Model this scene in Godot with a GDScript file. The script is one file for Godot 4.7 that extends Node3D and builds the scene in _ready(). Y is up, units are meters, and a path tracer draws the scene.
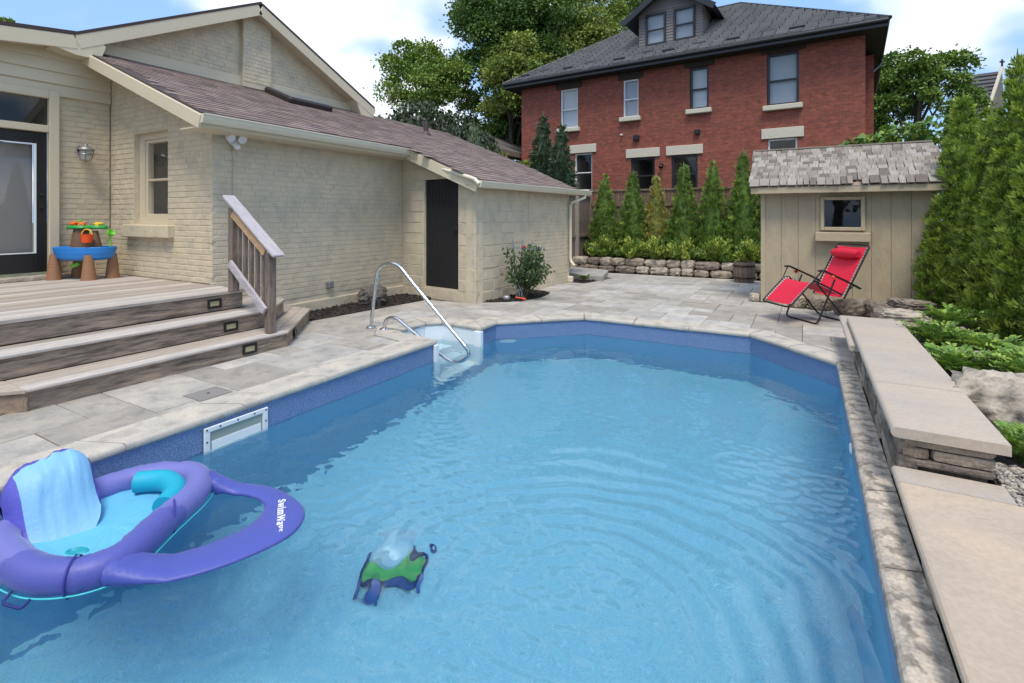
extends Node3D
# Backyard pool. World: y up, metres; the pool's long axis runs along -Z, patio level is y = 0.
var rng := RandomNumberGenerator.new()
var used := {}
var mats := {}

# ---------------------------------------------------------------- mesh collector
class MB:
	var v := PackedVector3Array()
	var n := PackedVector3Array()
	var c := PackedColorArray()
	var uv := PackedVector2Array()
	var col := Color(1, 1, 1)
	var colored := false
	var with_uv := false
	func tri(a: Vector3, b: Vector3, d: Vector3) -> void:   # counter-clockwise seen from outside
		var k := (b - a).cross(d - a)
		if k.length_squared() < 1e-18: return
		k = k.normalized()
		v.append(a); v.append(d); v.append(b)
		n.append(k); n.append(k); n.append(k)
		if colored:
			c.append(col); c.append(col); c.append(col)
	func trin(a: Vector3, b: Vector3, d: Vector3, na: Vector3, nb: Vector3, nd: Vector3) -> void:
		v.append(a); v.append(d); v.append(b)
		n.append(na); n.append(nd); n.append(nb)
		if colored:
			c.append(col); c.append(col); c.append(col)
	func quad(a: Vector3, b: Vector3, d: Vector3, e: Vector3) -> void:
		tri(a, b, d); tri(a, d, e)
	func quadn(a: Vector3, b: Vector3, d: Vector3, e: Vector3, na: Vector3, nb: Vector3, nd: Vector3, ne: Vector3) -> void:
		trin(a, b, d, na, nb, nd); trin(a, d, e, na, nd, ne)
	func mesh() -> ArrayMesh:
		var a := []
		a.resize(Mesh.ARRAY_MAX)
		a[Mesh.ARRAY_VERTEX] = v
		a[Mesh.ARRAY_NORMAL] = n
		if colored: a[Mesh.ARRAY_COLOR] = c
		if with_uv: a[Mesh.ARRAY_TEX_UV] = uv
		var m := ArrayMesh.new()
		m.add_surface_from_arrays(Mesh.PRIMITIVE_TRIANGLES, a)
		return m
	# chamfered box: xf places a box of the given size about its centre
	func box(xf: Transform3D, s: Vector3, bev := 0.0) -> void:
		var h := s * 0.5
		var b: float = minf(bev, minf(h.x, minf(h.y, h.z)) * 0.9)
		if b <= 0.0:
			for ax in 3:
				for sg in [-1.0, 1.0]:
					var q: Array = []
					for k in [[-1, -1], [1, -1], [1, 1], [-1, 1]]:
						var p := Vector3.ZERO
						p[ax] = sg * h[ax]; p[(ax + 1) % 3] = k[0] * h[(ax + 1) % 3]; p[(ax + 2) % 3] = k[1] * h[(ax + 2) % 3]
						q.append(xf * p)
					if sg > 0: quad(q[0], q[1], q[2], q[3])
					else: quad(q[3], q[2], q[1], q[0])
			return
		for ax in 3:
			var a1 := (ax + 1) % 3
			var a2 := (ax + 2) % 3
			for sg in [-1.0, 1.0]:
				var q: Array = []
				for k in [[-1, -1], [1, -1], [1, 1], [-1, 1]]:
					var p := Vector3.ZERO
					p[ax] = sg * h[ax]; p[a1] = k[0] * (h[a1] - b); p[a2] = k[1] * (h[a2] - b)
					q.append(xf * p)
				if sg > 0: quad(q[0], q[1], q[2], q[3])
				else: quad(q[3], q[2], q[1], q[0])
		for ax in 3:      # the twelve edges
			var a1 := (ax + 1) % 3
			var a2 := (ax + 2) % 3
			for s1 in [-1.0, 1.0]:
				for s2 in [-1.0, 1.0]:
					var p0 := Vector3.ZERO
					var p1 := Vector3.ZERO
					p0[a1] = s1 * h[a1]; p0[a2] = s2 * (h[a2] - b)
					p1[a1] = s1 * (h[a1] - b); p1[a2] = s2 * h[a2]
					var lo := Vector3.ZERO
					lo[ax] = h[ax] - b
					var a := xf * (p0 - lo)
					var bb := xf * (p0 + lo)
					var cc := xf * (p1 + lo)
					var dd := xf * (p1 - lo)
					if s1 * s2 > 0: quad(a, dd, cc, bb)
					else: quad(a, bb, cc, dd)
		for sx in [-1.0, 1.0]:
			for sy in [-1.0, 1.0]:
				for sz in [-1.0, 1.0]:
					var a := xf * Vector3(sx * h.x, sy * (h.y - b), sz * (h.z - b))
					var bb := xf * Vector3(sx * (h.x - b), sy * h.y, sz * (h.z - b))
					var cc := xf * Vector3(sx * (h.x - b), sy * (h.y - b), sz * h.z)
					if sx * sy * sz > 0: tri(a, bb, cc)
					else: tri(a, cc, bb)
	func bx(x0: float, x1: float, y0: float, y1: float, z0: float, z1: float, bev := 0.0) -> void:
		box(Transform3D(Basis(), Vector3(x0 + x1, y0 + y1, z0 + z1) * 0.5), Vector3(absf(x1 - x0), absf(y1 - y0), absf(z1 - z0)), bev)
	# a bar from a to b, w across and t along the up hint
	func bar(a: Vector3, b: Vector3, w: float, t: float, up := Vector3.UP, bev := 0.0) -> void:
		var x := (b - a).normalized()
		var z := x.cross(up).normalized()
		var y := z.cross(x).normalized()
		box(Transform3D(Basis(x, y, z), (a + b) * 0.5), Vector3(a.distance_to(b), t, w), bev)
	# round tube along points; r is a number or an array; ends closed
	func tube(p: Array, r: Variant, seg := 8, closed := false, flat := 1.0, up0 := Vector3.UP) -> void:
		var m := p.size()
		var rings: Array = []
		var nrm: Array = []
		var side := Vector3.ZERO
		for i in m:
			var d: Vector3
			if closed: d = (p[(i + 1) % m] - p[(i - 1 + m) % m]).normalized()
			else: d = (p[mini(i + 1, m - 1)] - p[maxi(i - 1, 0)]).normalized()
			if i == 0 or flat != 1.0:
				var u := up0 if absf(d.dot(up0)) < 0.95 else Vector3.RIGHT
				side = d.cross(u).normalized()
			else:
				side = (side - d * side.dot(d)).normalized()
			var up := side.cross(d).normalized()
			var rr: float = r[i] if r is Array else r
			var ring := PackedVector3Array()
			var rn := PackedVector3Array()
			for k in seg:
				var a := TAU * k / seg
				ring.append(p[i] + side * cos(a) * rr + up * sin(a) * rr * flat)
				rn.append((side * cos(a) + up * sin(a) / flat).normalized())
			rings.append(ring); nrm.append(rn)
		for i in (m if closed else m - 1):
			var j := (i + 1) % m
			for k in seg:
				var l := (k + 1) % seg
				quadn(rings[i][k], rings[j][k], rings[j][l], rings[i][l], nrm[i][k], nrm[j][k], nrm[j][l], nrm[i][l])
		if not closed:
			for k in range(1, seg - 1):
				tri(rings[0][0], rings[0][k], rings[0][k + 1])
				tri(rings[m - 1][0], rings[m - 1][k + 1], rings[m - 1][k])
	# lathe about the y axis of xf; profile of Vector2(radius, height) from bottom to top
	func lathe(xf: Transform3D, prof: Array, seg := 16, sx := 1.0, sz := 1.0) -> void:
		for i in prof.size() - 1:
			var a: Vector2 = prof[i]
			var b: Vector2 = prof[i + 1]
			var t := (b - a)
			var nn := Vector2(t.y, -t.x).normalized()
			for k in seg:
				var t0 := TAU * k / seg
				var t1 := TAU * (k + 1) / seg
				var c0 := Vector3(cos(t0) * sx, 0, -sin(t0) * sz)
				var c1 := Vector3(cos(t1) * sx, 0, -sin(t1) * sz)
				var n0 := (xf.basis * Vector3(cos(t0) * nn.x / sx, nn.y, -sin(t0) * nn.x / sz)).normalized()
				var n1 := (xf.basis * Vector3(cos(t1) * nn.x / sx, nn.y, -sin(t1) * nn.x / sz)).normalized()
				quadn(xf * (c0 * a.x + Vector3(0, a.y, 0)), xf * (c1 * a.x + Vector3(0, a.y, 0)), xf * (c1 * b.x + Vector3(0, b.y, 0)), xf * (c0 * b.x + Vector3(0, b.y, 0)), n0, n1, n1, n0)
	# flat polygon prism in plan (x, z); the top edge is chamfered
	func prism(poly: PackedVector2Array, y0: float, y1: float, bev := 0.0) -> void:
		var q := poly
		var area := 0.0
		for i in q.size(): area += q[i].cross(q[(i + 1) % q.size()])
		if area < 0.0:
			q = q.duplicate(); q.reverse()
		var top := MB.inset(q, bev) if bev > 0.0 else q
		var idx := Geometry2D.triangulate_polygon(top)
		for i in range(0, idx.size(), 3):
			var a := top[idx[i]]
			var b := top[idx[i + 1]]
			var d := top[idx[i + 2]]
			if (b - a).cross(d - a) > 0: tri(Vector3(a.x, y1, a.y), Vector3(d.x, y1, d.y), Vector3(b.x, y1, b.y))
			else: tri(Vector3(a.x, y1, a.y), Vector3(b.x, y1, b.y), Vector3(d.x, y1, d.y))
		var m := q.size()
		for i in m:
			var j := (i + 1) % m
			var a := Vector3(q[i].x, y1 - bev, q[i].y)
			var b := Vector3(q[j].x, y1 - bev, q[j].y)
			if bev > 0.0: side(a, b, Vector3(top[j].x, y1, top[j].y), Vector3(top[i].x, y1, top[i].y))
			side(Vector3(q[i].x, y0, q[i].y), Vector3(q[j].x, y0, q[j].y), b, a)
	func side(a: Vector3, b: Vector3, d: Vector3, e: Vector3) -> void:
		quad(b, a, e, d)
	static func inset(q: PackedVector2Array, d: float) -> PackedVector2Array:
		var out := PackedVector2Array()
		var m := q.size()
		var area := 0.0
		for i in m: area += q[i].cross(q[(i + 1) % m])
		var s := signf(area)
		for i in m:
			var e0 := (q[i] - q[(i - 1 + m) % m]).normalized()
			var e1 := (q[(i + 1) % m] - q[i]).normalized()
			var n0 := Vector2(-e0.y, e0.x) * s
			var n1 := Vector2(-e1.y, e1.x) * s
			var k := 1.0 + n0.dot(n1)
			out.append(q[i] + (n0 + n1) * (d / maxf(k, 0.35)))
		return out
	# rounded rough stone filling a box, displaced by noise
	func stone(xf: Transform3D, s: Vector3, noise: FastNoiseLite, seed_at: Vector3, rough := 0.12, power := 4.0, div := 3) -> void:
		for ax in 3:
			for sg in [-1.0, 1.0]:
				var g: Array = []
				for i in div + 1:
					for j in div + 1:
						var p := Vector3.ZERO
						p[ax] = sg
						p[(ax + 1) % 3] = tan((2.0 * i / div - 1.0) * 0.72) / tan(0.72)
						p[(ax + 2) % 3] = tan((2.0 * j / div - 1.0) * 0.72) / tan(0.72)
						var l := pow(pow(absf(p.x), power) + pow(absf(p.y), power) + pow(absf(p.z), power), 1.0 / power)
						p = p / l
						p *= 1.0 + rough * noise.get_noise_3dv(p * 60.0 + seed_at * 97.0)
						g.append(xf * (p * s * 0.5))
				for i in div:
					for j in div:
						var a: Vector3 = g[i * (div + 1) + j]
						var b: Vector3 = g[(i + 1) * (div + 1) + j]
						var d: Vector3 = g[(i + 1) * (div + 1) + j + 1]
						var e: Vector3 = g[i * (div + 1) + j + 1]
						if sg > 0: quad(a, b, d, e)
						else: quad(e, d, b, a)

# ---------------------------------------------------------------- nodes
func numbered(called: String) -> String:
	if not used.has(called):
		used[called] = 0
		return called
	used[called] += 1
	return "%s_%03d" % [called, used[called]]

func thing(called: String, label: String, category: String, at := Vector3.ZERO, group := "") -> Node3D:
	var o := Node3D.new()
	o.name = numbered(called)
	add_child(o)
	o.position = at
	o.set_meta("label", label); o.set_meta("category", category)
	if group != "": o.set_meta("group", group)
	return o

func part(parent: Node3D, called: String, shape: Variant, m: Material, kind := "") -> MeshInstance3D:   # shape is in world space
	var o := MeshInstance3D.new()
	o.name = called
	o.mesh = shape.mesh() if shape is MB else shape
	o.material_override = m
	parent.add_child(o, true)
	var p := Vector3.ZERO
	var q: Node = parent
	while q is Node3D and q != self:
		p += q.position
		q = q.get_parent()
	o.position = -p
	if kind != "": o.set_meta("kind", kind)
	return o

func placed(parent: Node3D, called: String, m: Mesh, mat: Material, xf: Transform3D) -> MeshInstance3D:   # a shared mesh at a world transform
	var o := MeshInstance3D.new()
	o.name = called
	o.mesh = m
	o.material_override = mat
	parent.add_child(o, true)
	var p := Vector3.ZERO
	var q: Node = parent
	while q is Node3D and q != self:
		p += q.position
		q = q.get_parent()
	o.transform = Transform3D(xf.basis, xf.origin - p)
	return o

func struct(called: String, shape: Variant, m: Material) -> MeshInstance3D:
	var o := MeshInstance3D.new()
	o.name = numbered(called)
	o.mesh = shape.mesh() if shape is MB else shape
	o.material_override = m
	add_child(o)
	o.set_meta("kind", "structure")
	return o

func copy_of(o: Node3D, label := "") -> Node3D:
	var d: Node3D = o.duplicate()
	var base := String(o.name)
	if base.length() > 4 and base.right(3).is_valid_int(): base = base.left(-4)
	d.name = numbered(base)
	add_child(d)
	if label != "": d.set_meta("label", label)
	return d

func xfm(at: Vector3, yaw := 0.0, pitch := 0.0, roll := 0.0) -> Transform3D:
	return Transform3D(Basis.from_euler(Vector3(pitch, yaw, roll)), at)

# ---------------------------------------------------------------- materials
func noise(seed_: int, freq: float, oct := 4, kind := FastNoiseLite.TYPE_SIMPLEX_SMOOTH) -> FastNoiseLite:
	var f := FastNoiseLite.new()
	f.seed = seed_; f.frequency = freq; f.noise_type = kind
	f.fractal_type = FastNoiseLite.FRACTAL_FBM if oct > 1 else FastNoiseLite.FRACTAL_NONE
	f.fractal_octaves = oct
	return f

func lum_image(seed_: int, freq: float, oct: int, size: int, kind := FastNoiseLite.TYPE_SIMPLEX_SMOOTH) -> Image:
	var im := noise(seed_, freq, oct, kind).get_seamless_image(size, size)
	im.convert(Image.FORMAT_L8)
	return im

# colour ramp over noise; stops are [offset, Color sRGB]
func ramp_tex(seed_: int, freq: float, oct: int, size: int, stops: Array, stretch := Vector2(1, 1), kind := FastNoiseLite.TYPE_SIMPLEX_SMOOTH) -> ImageTexture:
	var g := Gradient.new()
	g.offsets = PackedFloat32Array(); g.colors = PackedColorArray()
	var offs := PackedFloat32Array()
	var cols := PackedColorArray()
	for s in stops:
		offs.append(s[0]); cols.append(s[1])
	g.offsets = offs; g.colors = cols
	var lut: Array = []
	for i in 256: lut.append(g.sample(i / 255.0))
	var src := lum_image(seed_, freq, oct, size, kind)
	var d := src.get_data()
	if stretch != Vector2(1, 1):       # grain: the same noise resampled, repeating whole times
		var e := PackedByteArray()
		e.resize(size * size)
		for y in size:
			for x in size:
				e[y * size + x] = d[(int(y * stretch.y) % size) * size + int(x * stretch.x) % size]
		d = e
	var out := PackedByteArray()
	out.resize(size * size * 3)
	for i in size * size:
		var c: Color = lut[d[i]]
		out[i * 3] = int(c.r * 255.0); out[i * 3 + 1] = int(c.g * 255.0); out[i * 3 + 2] = int(c.b * 255.0)
	var im := Image.create_from_data(size, size, false, Image.FORMAT_RGB8, out)
	im.generate_mipmaps()
	return ImageTexture.create_from_image(im)

func normal_tex(seed_: int, freq: float, oct: int, size: int, strength: float, kind := FastNoiseLite.TYPE_SIMPLEX_SMOOTH) -> ImageTexture:
	var im := lum_image(seed_, freq, oct, size, kind)
	im.convert(Image.FORMAT_RGBA8)
	im.bump_map_to_normal_map(strength)
	return ImageTexture.create_from_image(im)

func rgb(r: int, g: int, b: int) -> Color: return Color(r / 255.0, g / 255.0, b / 255.0)

func mat(col: Color, rough := 0.8, o := {}) -> StandardMaterial3D:
	var m := StandardMaterial3D.new()
	m.albedo_color = col
	m.roughness = rough
	m.metallic = o.get("metal", 0.0)
	if o.has("tex"):
		m.albedo_texture = o.tex
		m.uv1_triplanar = true
		m.uv1_world_triplanar = o.get("world", true)
		m.uv1_scale = o.get("scale3", Vector3.ONE * o.get("scale", 1.0))
	if o.has("nrm"):
		m.normal_enabled = true
		m.normal_texture = o.nrm
		m.normal_scale = o.get("bump", 1.0)
		m.uv1_triplanar = true
		m.uv1_world_triplanar = o.get("world", true)
		m.uv1_scale = o.get("scale3", Vector3.ONE * o.get("scale", 1.0))
	if o.has("vc"): m.vertex_color_use_as_albedo = true
	if o.has("back"):
		m.backlight_enabled = true
		m.backlight = o.back
	if o.has("coat"):
		m.clearcoat_enabled = true; m.clearcoat = o.coat; m.clearcoat_roughness = 0.2
	if o.has("rim"):
		m.rim_enabled = true; m.rim = o.rim; m.rim_tint = 0.5
	if o.has("spec"): m.metallic_specular = o.spec
	return m

func tone(base: Color, amount: float) -> Color:
	var k := 1.0 + rng.randf_range(-amount, amount)
	return Color(base.r * k, base.g * k, base.b * k)

# ---------------------------------------------------------------- the plan
const WATER := -0.25
const SKY_TURN := 3.9
const POOL := [[-3.87, 1.6], [-3.87, -4.96], [-4.52, -5.06], [-4.64, -5.2], [-4.64, -5.68], [-4.48, -5.84], [-3.78, -5.8], [-3.8, -6.22], [-2.85, -7.15], [-0.62, -7.17], [0.27, -6.25], [0.27, 1.6]]
const LINER := [[-3.87, 1.6], [-3.87, -4.97], [-3.8, -5.79], [-3.8, -6.22], [-2.85, -7.15], [-0.62, -7.17], [0.27, -6.25], [0.27, 1.6]]
func poly(a: Array) -> PackedVector2Array:
	var p := PackedVector2Array()
	for q in a: p.append(Vector2(q[0], q[1]))
	return p
func roof_y(x: float) -> float: return 2.1 + 0.40 * (-4.7 - x)

func _ready() -> void:
	rng.seed = 20240611
	camera_and_light()
	make_materials()
	ground_and_pool()
	patio()
	deck()
	house()
	storage_room()
	shed()
	seat_wall()
	rock_wall_and_fence()
	red_house()
	far_buildings()
	trees()
	cedars()
	garden()
	pool_things()
	pool_float()
	folding_chair()
	water_table()
	small_things()

func camera_and_light() -> void:
	var cam := Camera3D.new()
	cam.name = "camera"
	cam.projection = Camera3D.PROJECTION_FRUSTUM
	cam.near = 0.05
	cam.far = 400.0
	cam.keep_aspect = Camera3D.KEEP_HEIGHT
	cam.size = 0.05 * 683.0 / 515.0
	cam.frustum_offset = Vector2(0, -(341.5 - 216.0) / 515.0 * 0.05)
	cam.position = Vector3(0, 1.5, 0)
	cam.rotation = Vector3(0, atan(294.0 / 515.0), 0)
	add_child(cam)
	cam.current = true
	var sun := DirectionalLight3D.new()
	sun.name = "sun"
	sun.light_energy = 0.8
	sun.light_color = Color(1.0, 0.96, 0.90)
	sun.light_angular_distance = 18.0
	sun.shadow_enabled = true
	add_child(sun)
	sun.look_at_from_position(Vector3(0.25, 1.0, 0.42) * 20.0, Vector3.ZERO)
	var env := Environment.new()
	env.background_mode = Environment.BG_SKY
	env.tonemap_mode = Environment.TONE_MAPPER_LINEAR
	env.tonemap_exposure = 1.31
	env.sdfgi_enabled = true
	env.ssao_enabled = true
	env.ssil_enabled = true
	var sky := Sky.new()
	var ps := PanoramaSkyMaterial.new()
	ps.panorama = sky_image()
	sky.sky_material = ps
	env.sky = sky
	env.background_energy_multiplier = 1.0
	var we := WorldEnvironment.new()
	we.name = "world_environment"
	we.environment = env
	add_child(we)

# summer sky: blue overhead, paler low down, with broken soft cloud all round
func sky_image() -> ImageTexture:
	var w := 1024
	var h := 512
	var big := noise(5, 1.0, 6)
	var thin := noise(9, 2.4, 5)
	var im := Image.create(w, h, false, Image.FORMAT_RGBF)
	for y in h:
		var el := (0.5 - (y + 0.5) / h) * PI
		var up := sin(el)
		var blue := Color(0.22, 0.42, 0.78).lerp(Color(0.38, 0.59, 0.88), pow(clampf(1.0 - up, 0, 1), 2.2))
		for x in w:
			var az := (x + 0.5) / w * TAU + SKY_TURN
			var c := blue
			if up > -0.02:
				var d := Vector3(sin(az) * cos(el), up, cos(az) * cos(el))
				var q := d / (maxf(up, 0.0) + 0.32)      # a flat layer seen in perspective
				var a := big.get_noise_3d(q.x * 0.9 + 3.1, q.y * 0.4, q.z * 0.9) * 1.25 + thin.get_noise_3d(q.x, q.y + 4.0, q.z) * 0.45
				var k := smoothstep(-0.18, 0.42, a)
				var body := 1.05 + 0.18 * clampf(thin.get_noise_3d(q.x * 1.3 + 7.0, 2.0, q.z * 1.3) + 0.3, -1, 1)
				c = blue.lerp(Color(body, body * 1.005, body * 1.02), k * 0.86)
			im.set_pixel(x, y, c)
	return ImageTexture.create_from_image(im)

func make_materials() -> void:
	var plaster_n := normal_tex(11, 0.02, 5, 512, 6.0)
	var coarse_n := normal_tex(12, 0.012, 5, 512, 10.0)
	mats.fine_n = plaster_n
	# painted brick: cream paint, slightly dirty
	mats.cream = mat(Color.WHITE, 0.62, {"tex": grain(21, rgb(200, 188, 164), 0.05, 0.04, 0.006, 512, 0.06), "nrm": plaster_n, "bump": 0.25, "scale": 0.7})
	mats.cream2 = mat(Color.WHITE, 0.62, {"tex": grain(22, rgb(203, 190, 164), 0.055, 0.04, 0.006, 512, 0.06), "nrm": plaster_n, "bump": 0.3, "scale": 0.9})
	mats.trim = mat(rgb(206, 194, 168), 0.5, {"nrm": plaster_n, "bump": 0.08, "scale": 0.8})
	mats.gutter = mat(rgb(216, 208, 188), 0.35, {"nrm": plaster_n, "bump": 0.06, "scale": 0.8})
	mats.black = mat(rgb(20, 20, 22), 0.45)
	mats.black_matte = mat(rgb(24, 24, 26), 0.7)
	mats.dark_metal = mat(rgb(38, 36, 40), 0.4, {"metal": 0.3})
	mats.bronze = mat(rgb(70, 60, 52), 0.45, {"metal": 0.6})
	mats.steel = mat(rgb(205, 207, 210), 0.16, {"metal": 1.0})
	mats.galv = mat(rgb(150, 152, 155), 0.45, {"metal": 0.7})
	mats.white = mat(rgb(232, 234, 236), 0.35)
	mats.white_plastic = mat(rgb(228, 230, 232), 0.4)
	mats.pane = glass(0.03)
	mats.interior = mat(rgb(146, 140, 132), 0.9)
	mats.blind = mat(rgb(196, 200, 204), 0.7)
	# paving: grey-beige riven concrete stone, several tones
	mats.pave = []
	var pave_n := normal_tex(31, 0.02, 6, 512, 8.0)
	for i in 6:
		var b: Array = [[160, 154, 145], [168, 163, 155], [175, 170, 163], [151, 145, 137], [179, 175, 169], [164, 160, 154]][i]
		mats.pave.append(mat(Color.WHITE, 0.78, {"tex": grain(40 + i, rgb(b[0], b[1], b[2]), 0.08, 0.05, 0.008, 512, 0.12), "nrm": pave_n, "bump": 0.35, "scale": 0.6}))
	mats.joint = mat(Color.WHITE, 0.95, {"tex": grain(50, rgb(98, 92, 84), 0.1, 0.2, 0.02, 256), "scale": 2.0})
	mats.coping = mat(Color.WHITE, 0.7, {"tex": grain(51, rgb(182, 175, 164), 0.08, 0.05, 0.008, 512, 0.15), "nrm": pave_n, "bump": 0.25, "scale": 0.7})
	# coping under the seat wall: lichen and dark stains
	mats.coping_stained = mat(Color.WHITE, 0.85, {"tex": grain(52, rgb(176, 166, 153), 0.14, 0.14, 0.012, 512, 0.38, 128.0), "nrm": pave_n, "bump": 0.6, "scale": 0.8})
	mats.cap = mat(Color.WHITE, 0.72, {"tex": grain(53, rgb(174, 162, 149), 0.045, 0.035, 0.006, 512), "nrm": pave_n, "bump": 0.2, "scale": 0.5})
	mats.cap2 = mat(Color.WHITE, 0.75, {"tex": grain(54, rgb(176, 160, 142), 0.05, 0.04, 0.006, 512), "nrm": pave_n, "bump": 0.22, "scale": 0.5})
	mats.ledge = []
	for i in 4:
		var b: Array = [[128, 113, 99], [146, 132, 117], [112, 101, 92], [156, 145, 132]][i]
		mats.ledge.append(mat(Color.WHITE, 0.85, {"tex": grain(60 + i, rgb(b[0], b[1], b[2]), 0.22, 0.16, 0.02, 256), "nrm": coarse_n, "bump": 0.8, "scale": 1.6}))
	mats.rock = []
	for i in 3:
		var b: Array = [[158, 146, 130], [172, 162, 148], [132, 121, 110]][i]
		mats.rock.append(mat(Color.WHITE, 0.9, {"tex": grain(66 + i, rgb(b[0], b[1], b[2]), 0.22, 0.14, 0.015, 256, 0.4), "nrm": coarse_n, "bump": 1.0, "scale": 1.3}))
	mats.lava = mat(Color.WHITE, 0.95, {"tex": grain(70, rgb(98, 93, 88), 0.3, 0.3, 0.03, 256), "nrm": coarse_n, "bump": 1.6, "scale": 3.0})
	mats.mulch = mat(Color.WHITE, 0.95, {"tex": grain(71, rgb(50, 43, 39), 0.25, 0.4, 0.03, 256), "nrm": coarse_n, "bump": 1.5, "scale": 3.0})
	mats.soil = mat(Color.WHITE, 0.95, {"tex": ramp_tex(72, 0.02, 5, 512, [[0.2, rgb(60, 54, 42)], [0.5, rgb(78, 80, 50)], [0.8, rgb(92, 98, 58)]]), "scale": 0.4})
	# weathered deck timber, grain along the boards (world z)
	mats.wood = []
	for i in 5:
		var b: Array = [[172, 163, 155], [162, 152, 142], [181, 174, 167], [154, 143, 132], [168, 156, 143]][i]
		mats.wood.append(mat(Color.WHITE, 0.8, {"tex": grain(80 + i, rgb(b[0], b[1], b[2]), 0.12, 0.10, 0.02, 256), "nrm": plaster_n, "bump": 0.4, "scale3": Vector3(3.0, 3.0, 0.2)}))
	mats.wood_riser = mat(Color.WHITE, 0.85, {"tex": grain(86, rgb(140, 125, 111), 0.26, 0.14, 0.02, 256, 0.35), "nrm": plaster_n, "bump": 0.6, "scale3": Vector3(2.5, 2.5, 0.3)})
	mats.wood_riser2 = mat(Color.WHITE, 0.85, {"tex": grain(87, rgb(140, 122, 104), 0.22, 0.12, 0.02, 256, 0.3), "nrm": plaster_n, "bump": 0.6, "scale": 1.0})
	mats.wood_post = mat(Color.WHITE, 0.85, {"tex": grain(88, rgb(118, 104, 94), 0.24, 0.14, 0.02, 256), "nrm": plaster_n, "bump": 0.6, "scale3": Vector3(5.0, 0.4, 5.0)})
	mats.wood_grey = mat(Color.WHITE, 0.7, {"tex": grain(89, rgb(174, 168, 172), 0.12, 0.08, 0.02, 256), "nrm": plaster_n, "bump": 0.4, "scale3": Vector3(0.6, 2.0, 4.0)})
	mats.wood_new = mat(Color.WHITE, 0.75, {"tex": grain(90, rgb(180, 148, 114), 0.10, 0.06, 0.02, 256), "scale": 2.0})
	mats.fence = mat(Color.WHITE, 0.9, {"tex": grain(91, rgb(122, 109, 97), 0.24, 0.12, 0.02, 256), "nrm": plaster_n, "bump": 0.6, "scale3": Vector3(3.0, 0.3, 3.0)})
	# roofs
	mats.shingle = mat(Color.WHITE, 0.95, {"vc": true, "tex": grain(92, rgb(235, 235, 235), 0.05, 0.18, 0.02, 256), "scale": 1.2})
	mats.shingle_under = mat(rgb(70, 61, 60), 0.95)
	mats.shake = []
	for i in 5:
		var b: Array = [[134, 125, 116], [122, 113, 104], [144, 136, 128], [106, 97, 89], [152, 146, 139]][i]
		mats.shake.append(mat(Color.WHITE, 0.9, {"tex": grain(93 + i, rgb(b[0], b[1], b[2]), 0.16, 0.10, 0.02, 256), "nrm": plaster_n, "bump": 0.6, "scale3": Vector3(6.0, 1.2, 1.2)}))
	mats.slate = mat(Color.WHITE, 0.38, {"vc": true})
	mats.taupe = mat(Color.WHITE, 0.75, {"tex": grain(100, rgb(172, 159, 134), 0.05, 0.035, 0.01, 256), "nrm": plaster_n, "bump": 0.2, "scale3": Vector3(1.5, 0.5, 1.5)})
	mats.taupe_trim = mat(rgb(178, 165, 138), 0.65, {"nrm": plaster_n, "bump": 0.2, "scale": 1.0})
	# far red brick: courses too small to tell apart
	mats.red_brick = mat(Color.WHITE, 0.88, {"tex": brick_tex(), "scale": 0.5, "nrm": plaster_n, "bump": 0.3})
	mats.limestone = mat(rgb(196, 190, 174), 0.85, {"nrm": plaster_n, "bump": 0.5, "scale": 1.0})
	mats.dark_stone = mat(rgb(58, 50, 44), 0.9, {"nrm": plaster_n, "bump": 0.5, "scale": 1.0})
	mats.fascia = mat(rgb(34, 35, 40), 0.4)
	mats.siding_grey = mat(rgb(120, 114, 112), 0.6)
	# pool liner is one vinyl; paler underwater tones put light into the colour
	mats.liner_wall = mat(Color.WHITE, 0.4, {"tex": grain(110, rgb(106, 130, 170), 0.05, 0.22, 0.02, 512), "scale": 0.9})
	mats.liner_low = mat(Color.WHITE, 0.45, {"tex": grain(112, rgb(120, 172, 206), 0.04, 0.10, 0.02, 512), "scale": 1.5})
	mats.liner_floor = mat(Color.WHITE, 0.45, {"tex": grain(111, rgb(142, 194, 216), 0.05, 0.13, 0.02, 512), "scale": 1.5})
	mats.step_white = mat(rgb(226, 232, 236), 0.35)
	var w := StandardMaterial3D.new()
	w.albedo_color = Color(0.84, 0.97, 1.0, 0.0)
	w.roughness = 0.0
	w.transparency = BaseMaterial3D.TRANSPARENCY_ALPHA
	w.refraction_enabled = true
	w.refraction_scale = 0.033
	mats.water = w
	# plants
	for k in [["leaf", 0.55], ["cedar", 0.5], ["bark", 0.0]]:
		mats[k[0]] = mat(Color.WHITE, 0.6, {"vc": true, "back": Color(k[1], k[1], k[1] * 0.6)}) if k[1] > 0 else mat(rgb(84, 74, 64), 0.95, {"nrm": coarse_n, "bump": 1.2, "scale": 2.0})
	mats.pebble = mat(Color.WHITE, 0.7, {"vc": true})

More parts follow.
